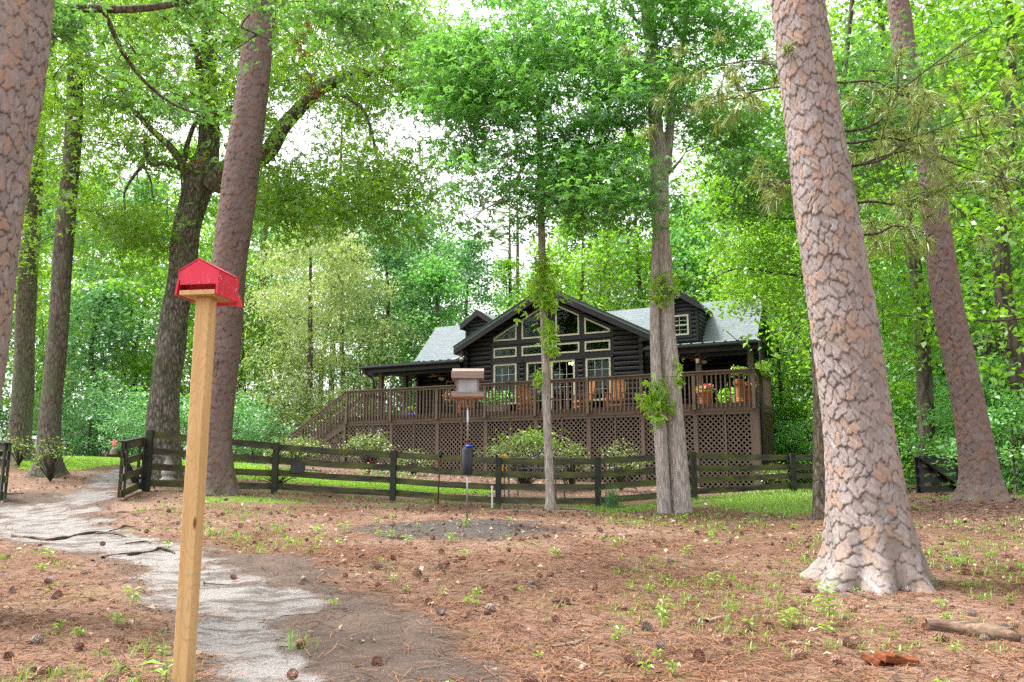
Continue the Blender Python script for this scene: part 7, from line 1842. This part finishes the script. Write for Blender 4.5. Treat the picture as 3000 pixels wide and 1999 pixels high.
# roots, sticks, logs
def lying(name, label, cat, pts, rad, mat, seed, z=2.353 / 1.2, conv=None, n=8, lift=.35, group=None):
    if name == 'tree_root': rad *= .5; lift = -.25
    Q = []
    for i_, (px, py) in enumerate(pts): c = hit(px * 1.275, py * 1.275); c[2] += rad * lift; Q.append(c)
    if name == 'tree_root':
        Q2, _ = smooth_path(Q, np.ones(len(Q)), .16); rq = np.random.default_rng(seed); Q = [q + [rq.normal(0, .035), rq.normal(0, .035), rad * (.55 * math.sin(k_ * 1.9 + seed) - .2)] for k_, q in enumerate(Q2)]
    mb = MB(); rs = rad * np.array([.75] + [1.0] * (len(Q) - 2) + [.45]) * (1 + .15 * np.sin(np.arange(len(Q)) * 2.1 + seed))
    limb_mesh(mb, Q, rs, n=n, seed=seed, rough=.10, step=max(.02, rad * .8)); me = mb
    d = Q[-1] - Q[0]; o = obj(name, mb, M[mat], smooth=True); tag(o, label, cat, group); return o
zz = lambda pts: [(x / 1.961 / 1.275, (1400 + y / 1.961) / 1.275) for x, y in pts]
lying('tree_root', 'long dark root crossing the gravel path from the left', 'root', zz([(60, 330), (180, 345), (320, 350), (450, 325), (560, 312), (700, 332)]), .045, 'root', 1)
lying('tree_root', 'root curling over the gravel just left of the wooden post', 'root', zz([(590, 458), (680, 432), (740, 440), (830, 424), (900, 405), (1000, 425)]), .040, 'root', 2)
lying('tree_root', 'low root in the straw at the right edge of the path', 'root', zz([(570, 215), (640, 208), (700, 200), (780, 212), (860, 240)]), .055, 'root', 3)
lying('tree_root', 'short root looping at the path edge beside the mossy stone', 'root', zz([(640, 300), (690, 285), (740, 282), (790, 312)]), .045, 'root', 4)
lying('tree_root', 'thin root on the gravel beside the wooden post', 'root', zz([(740, 372), (800, 366), (850, 374)]), .022, 'root', 5)
lying('tree_root', 'thin root lying on the gravel right of the wooden post', 'root', zz([(1140, 600), (1220, 605), (1290, 618)]), .014, 'root', 6)
lying('fallen_stick', 'pale fallen stick at the foot of the slender trunk', 'stick', [(1275, 1171), (1320, 1172), (1362, 1176)], .035, 'stick', 7)
lying('fallen_stick', 'pale fallen stick left of the foot of the double trunk', 'stick', [(1410, 1176), (1455, 1171), (1510, 1168)], .035, 'stick', 8)
lying('fallen_stick', 'pale fallen stick right of the foot of the double trunk', 'stick', [(1590, 1160), (1612, 1156), (1634, 1148)], .04, 'stick', 9)
lying('fallen_stick', 'crooked grey twig in the straw at the bottom centre', 'stick', [(1290, 1512), (1325, 1520), (1352, 1535), (1362, 1538)], .012, 'stick', 10)
lying('fallen_stick', 'long thin twig along the edge of the bare dirt', 'stick', [(1250, 1490), (1300, 1482), (1345, 1470), (1370, 1458)], .008, 'stick', 11)
lying('fallen_stick', 'dark twig in front of the foot of the big pine', 'stick', [(1900, 1352), (1945, 1358), (1985, 1372), (2010, 1380)], .02, 'root', 12)
lying('fallen_stick', 'short grey stick in the left straw near the bottom', 'stick', [(300, 1530), (308, 1548), (318, 1562)], .010, 'stick', 13)
lying('fallen_stick', 'small grey broken branch in the right straw', 'stick', [(1625, 1432), (1655, 1424), (1678, 1420)], .022, 'stick', 14)
lying('rotten_log', 'rotten brown log lying at the right edge of the straw', 'log', [(2130, 1447), (2190, 1452), (2250, 1462), (2300, 1470), (2345, 1478)], .055, 'rottenwood', 15, n=12, lift=.6)
c = hit(2050 * 1.275, 1530 * 1.275); mb = MB()
rg = np.random.default_rng(6)
for k, (dx_, dz_, w_) in enumerate(((-.11, .0, .05), (-.03, .02, .06), (.05, .01, .055), (.10, .0, .05))):
    mb.box((c[0] + dx_, c[1] + rg.normal(0, .02), c[2] + .025 + dz_), (.12, .06 + w_ * .6, .045), Matrix.Rotation(rg.normal(0, .25), 4, 'Y') @ Matrix.Rotation(rg.normal(0, .3), 4, 'Z'))
tag(obj('bark_chunk', mb, M['barkchunk'], bevel=.008), 'orange rotten bark chunk at the bottom right', 'bark')
c = hit(20, 1443 * 1.0 + 3); p_ = hit(28, 1449)
tag(obj('plank_offcut', MB().box((p_[0], p_[1], p_[2] + .02), (.55, .14, .035), Matrix.Rotation(.1, 4, 'Z')), M['stick']), 'pale plank lying at the foot of the cut off gate', 'plank')
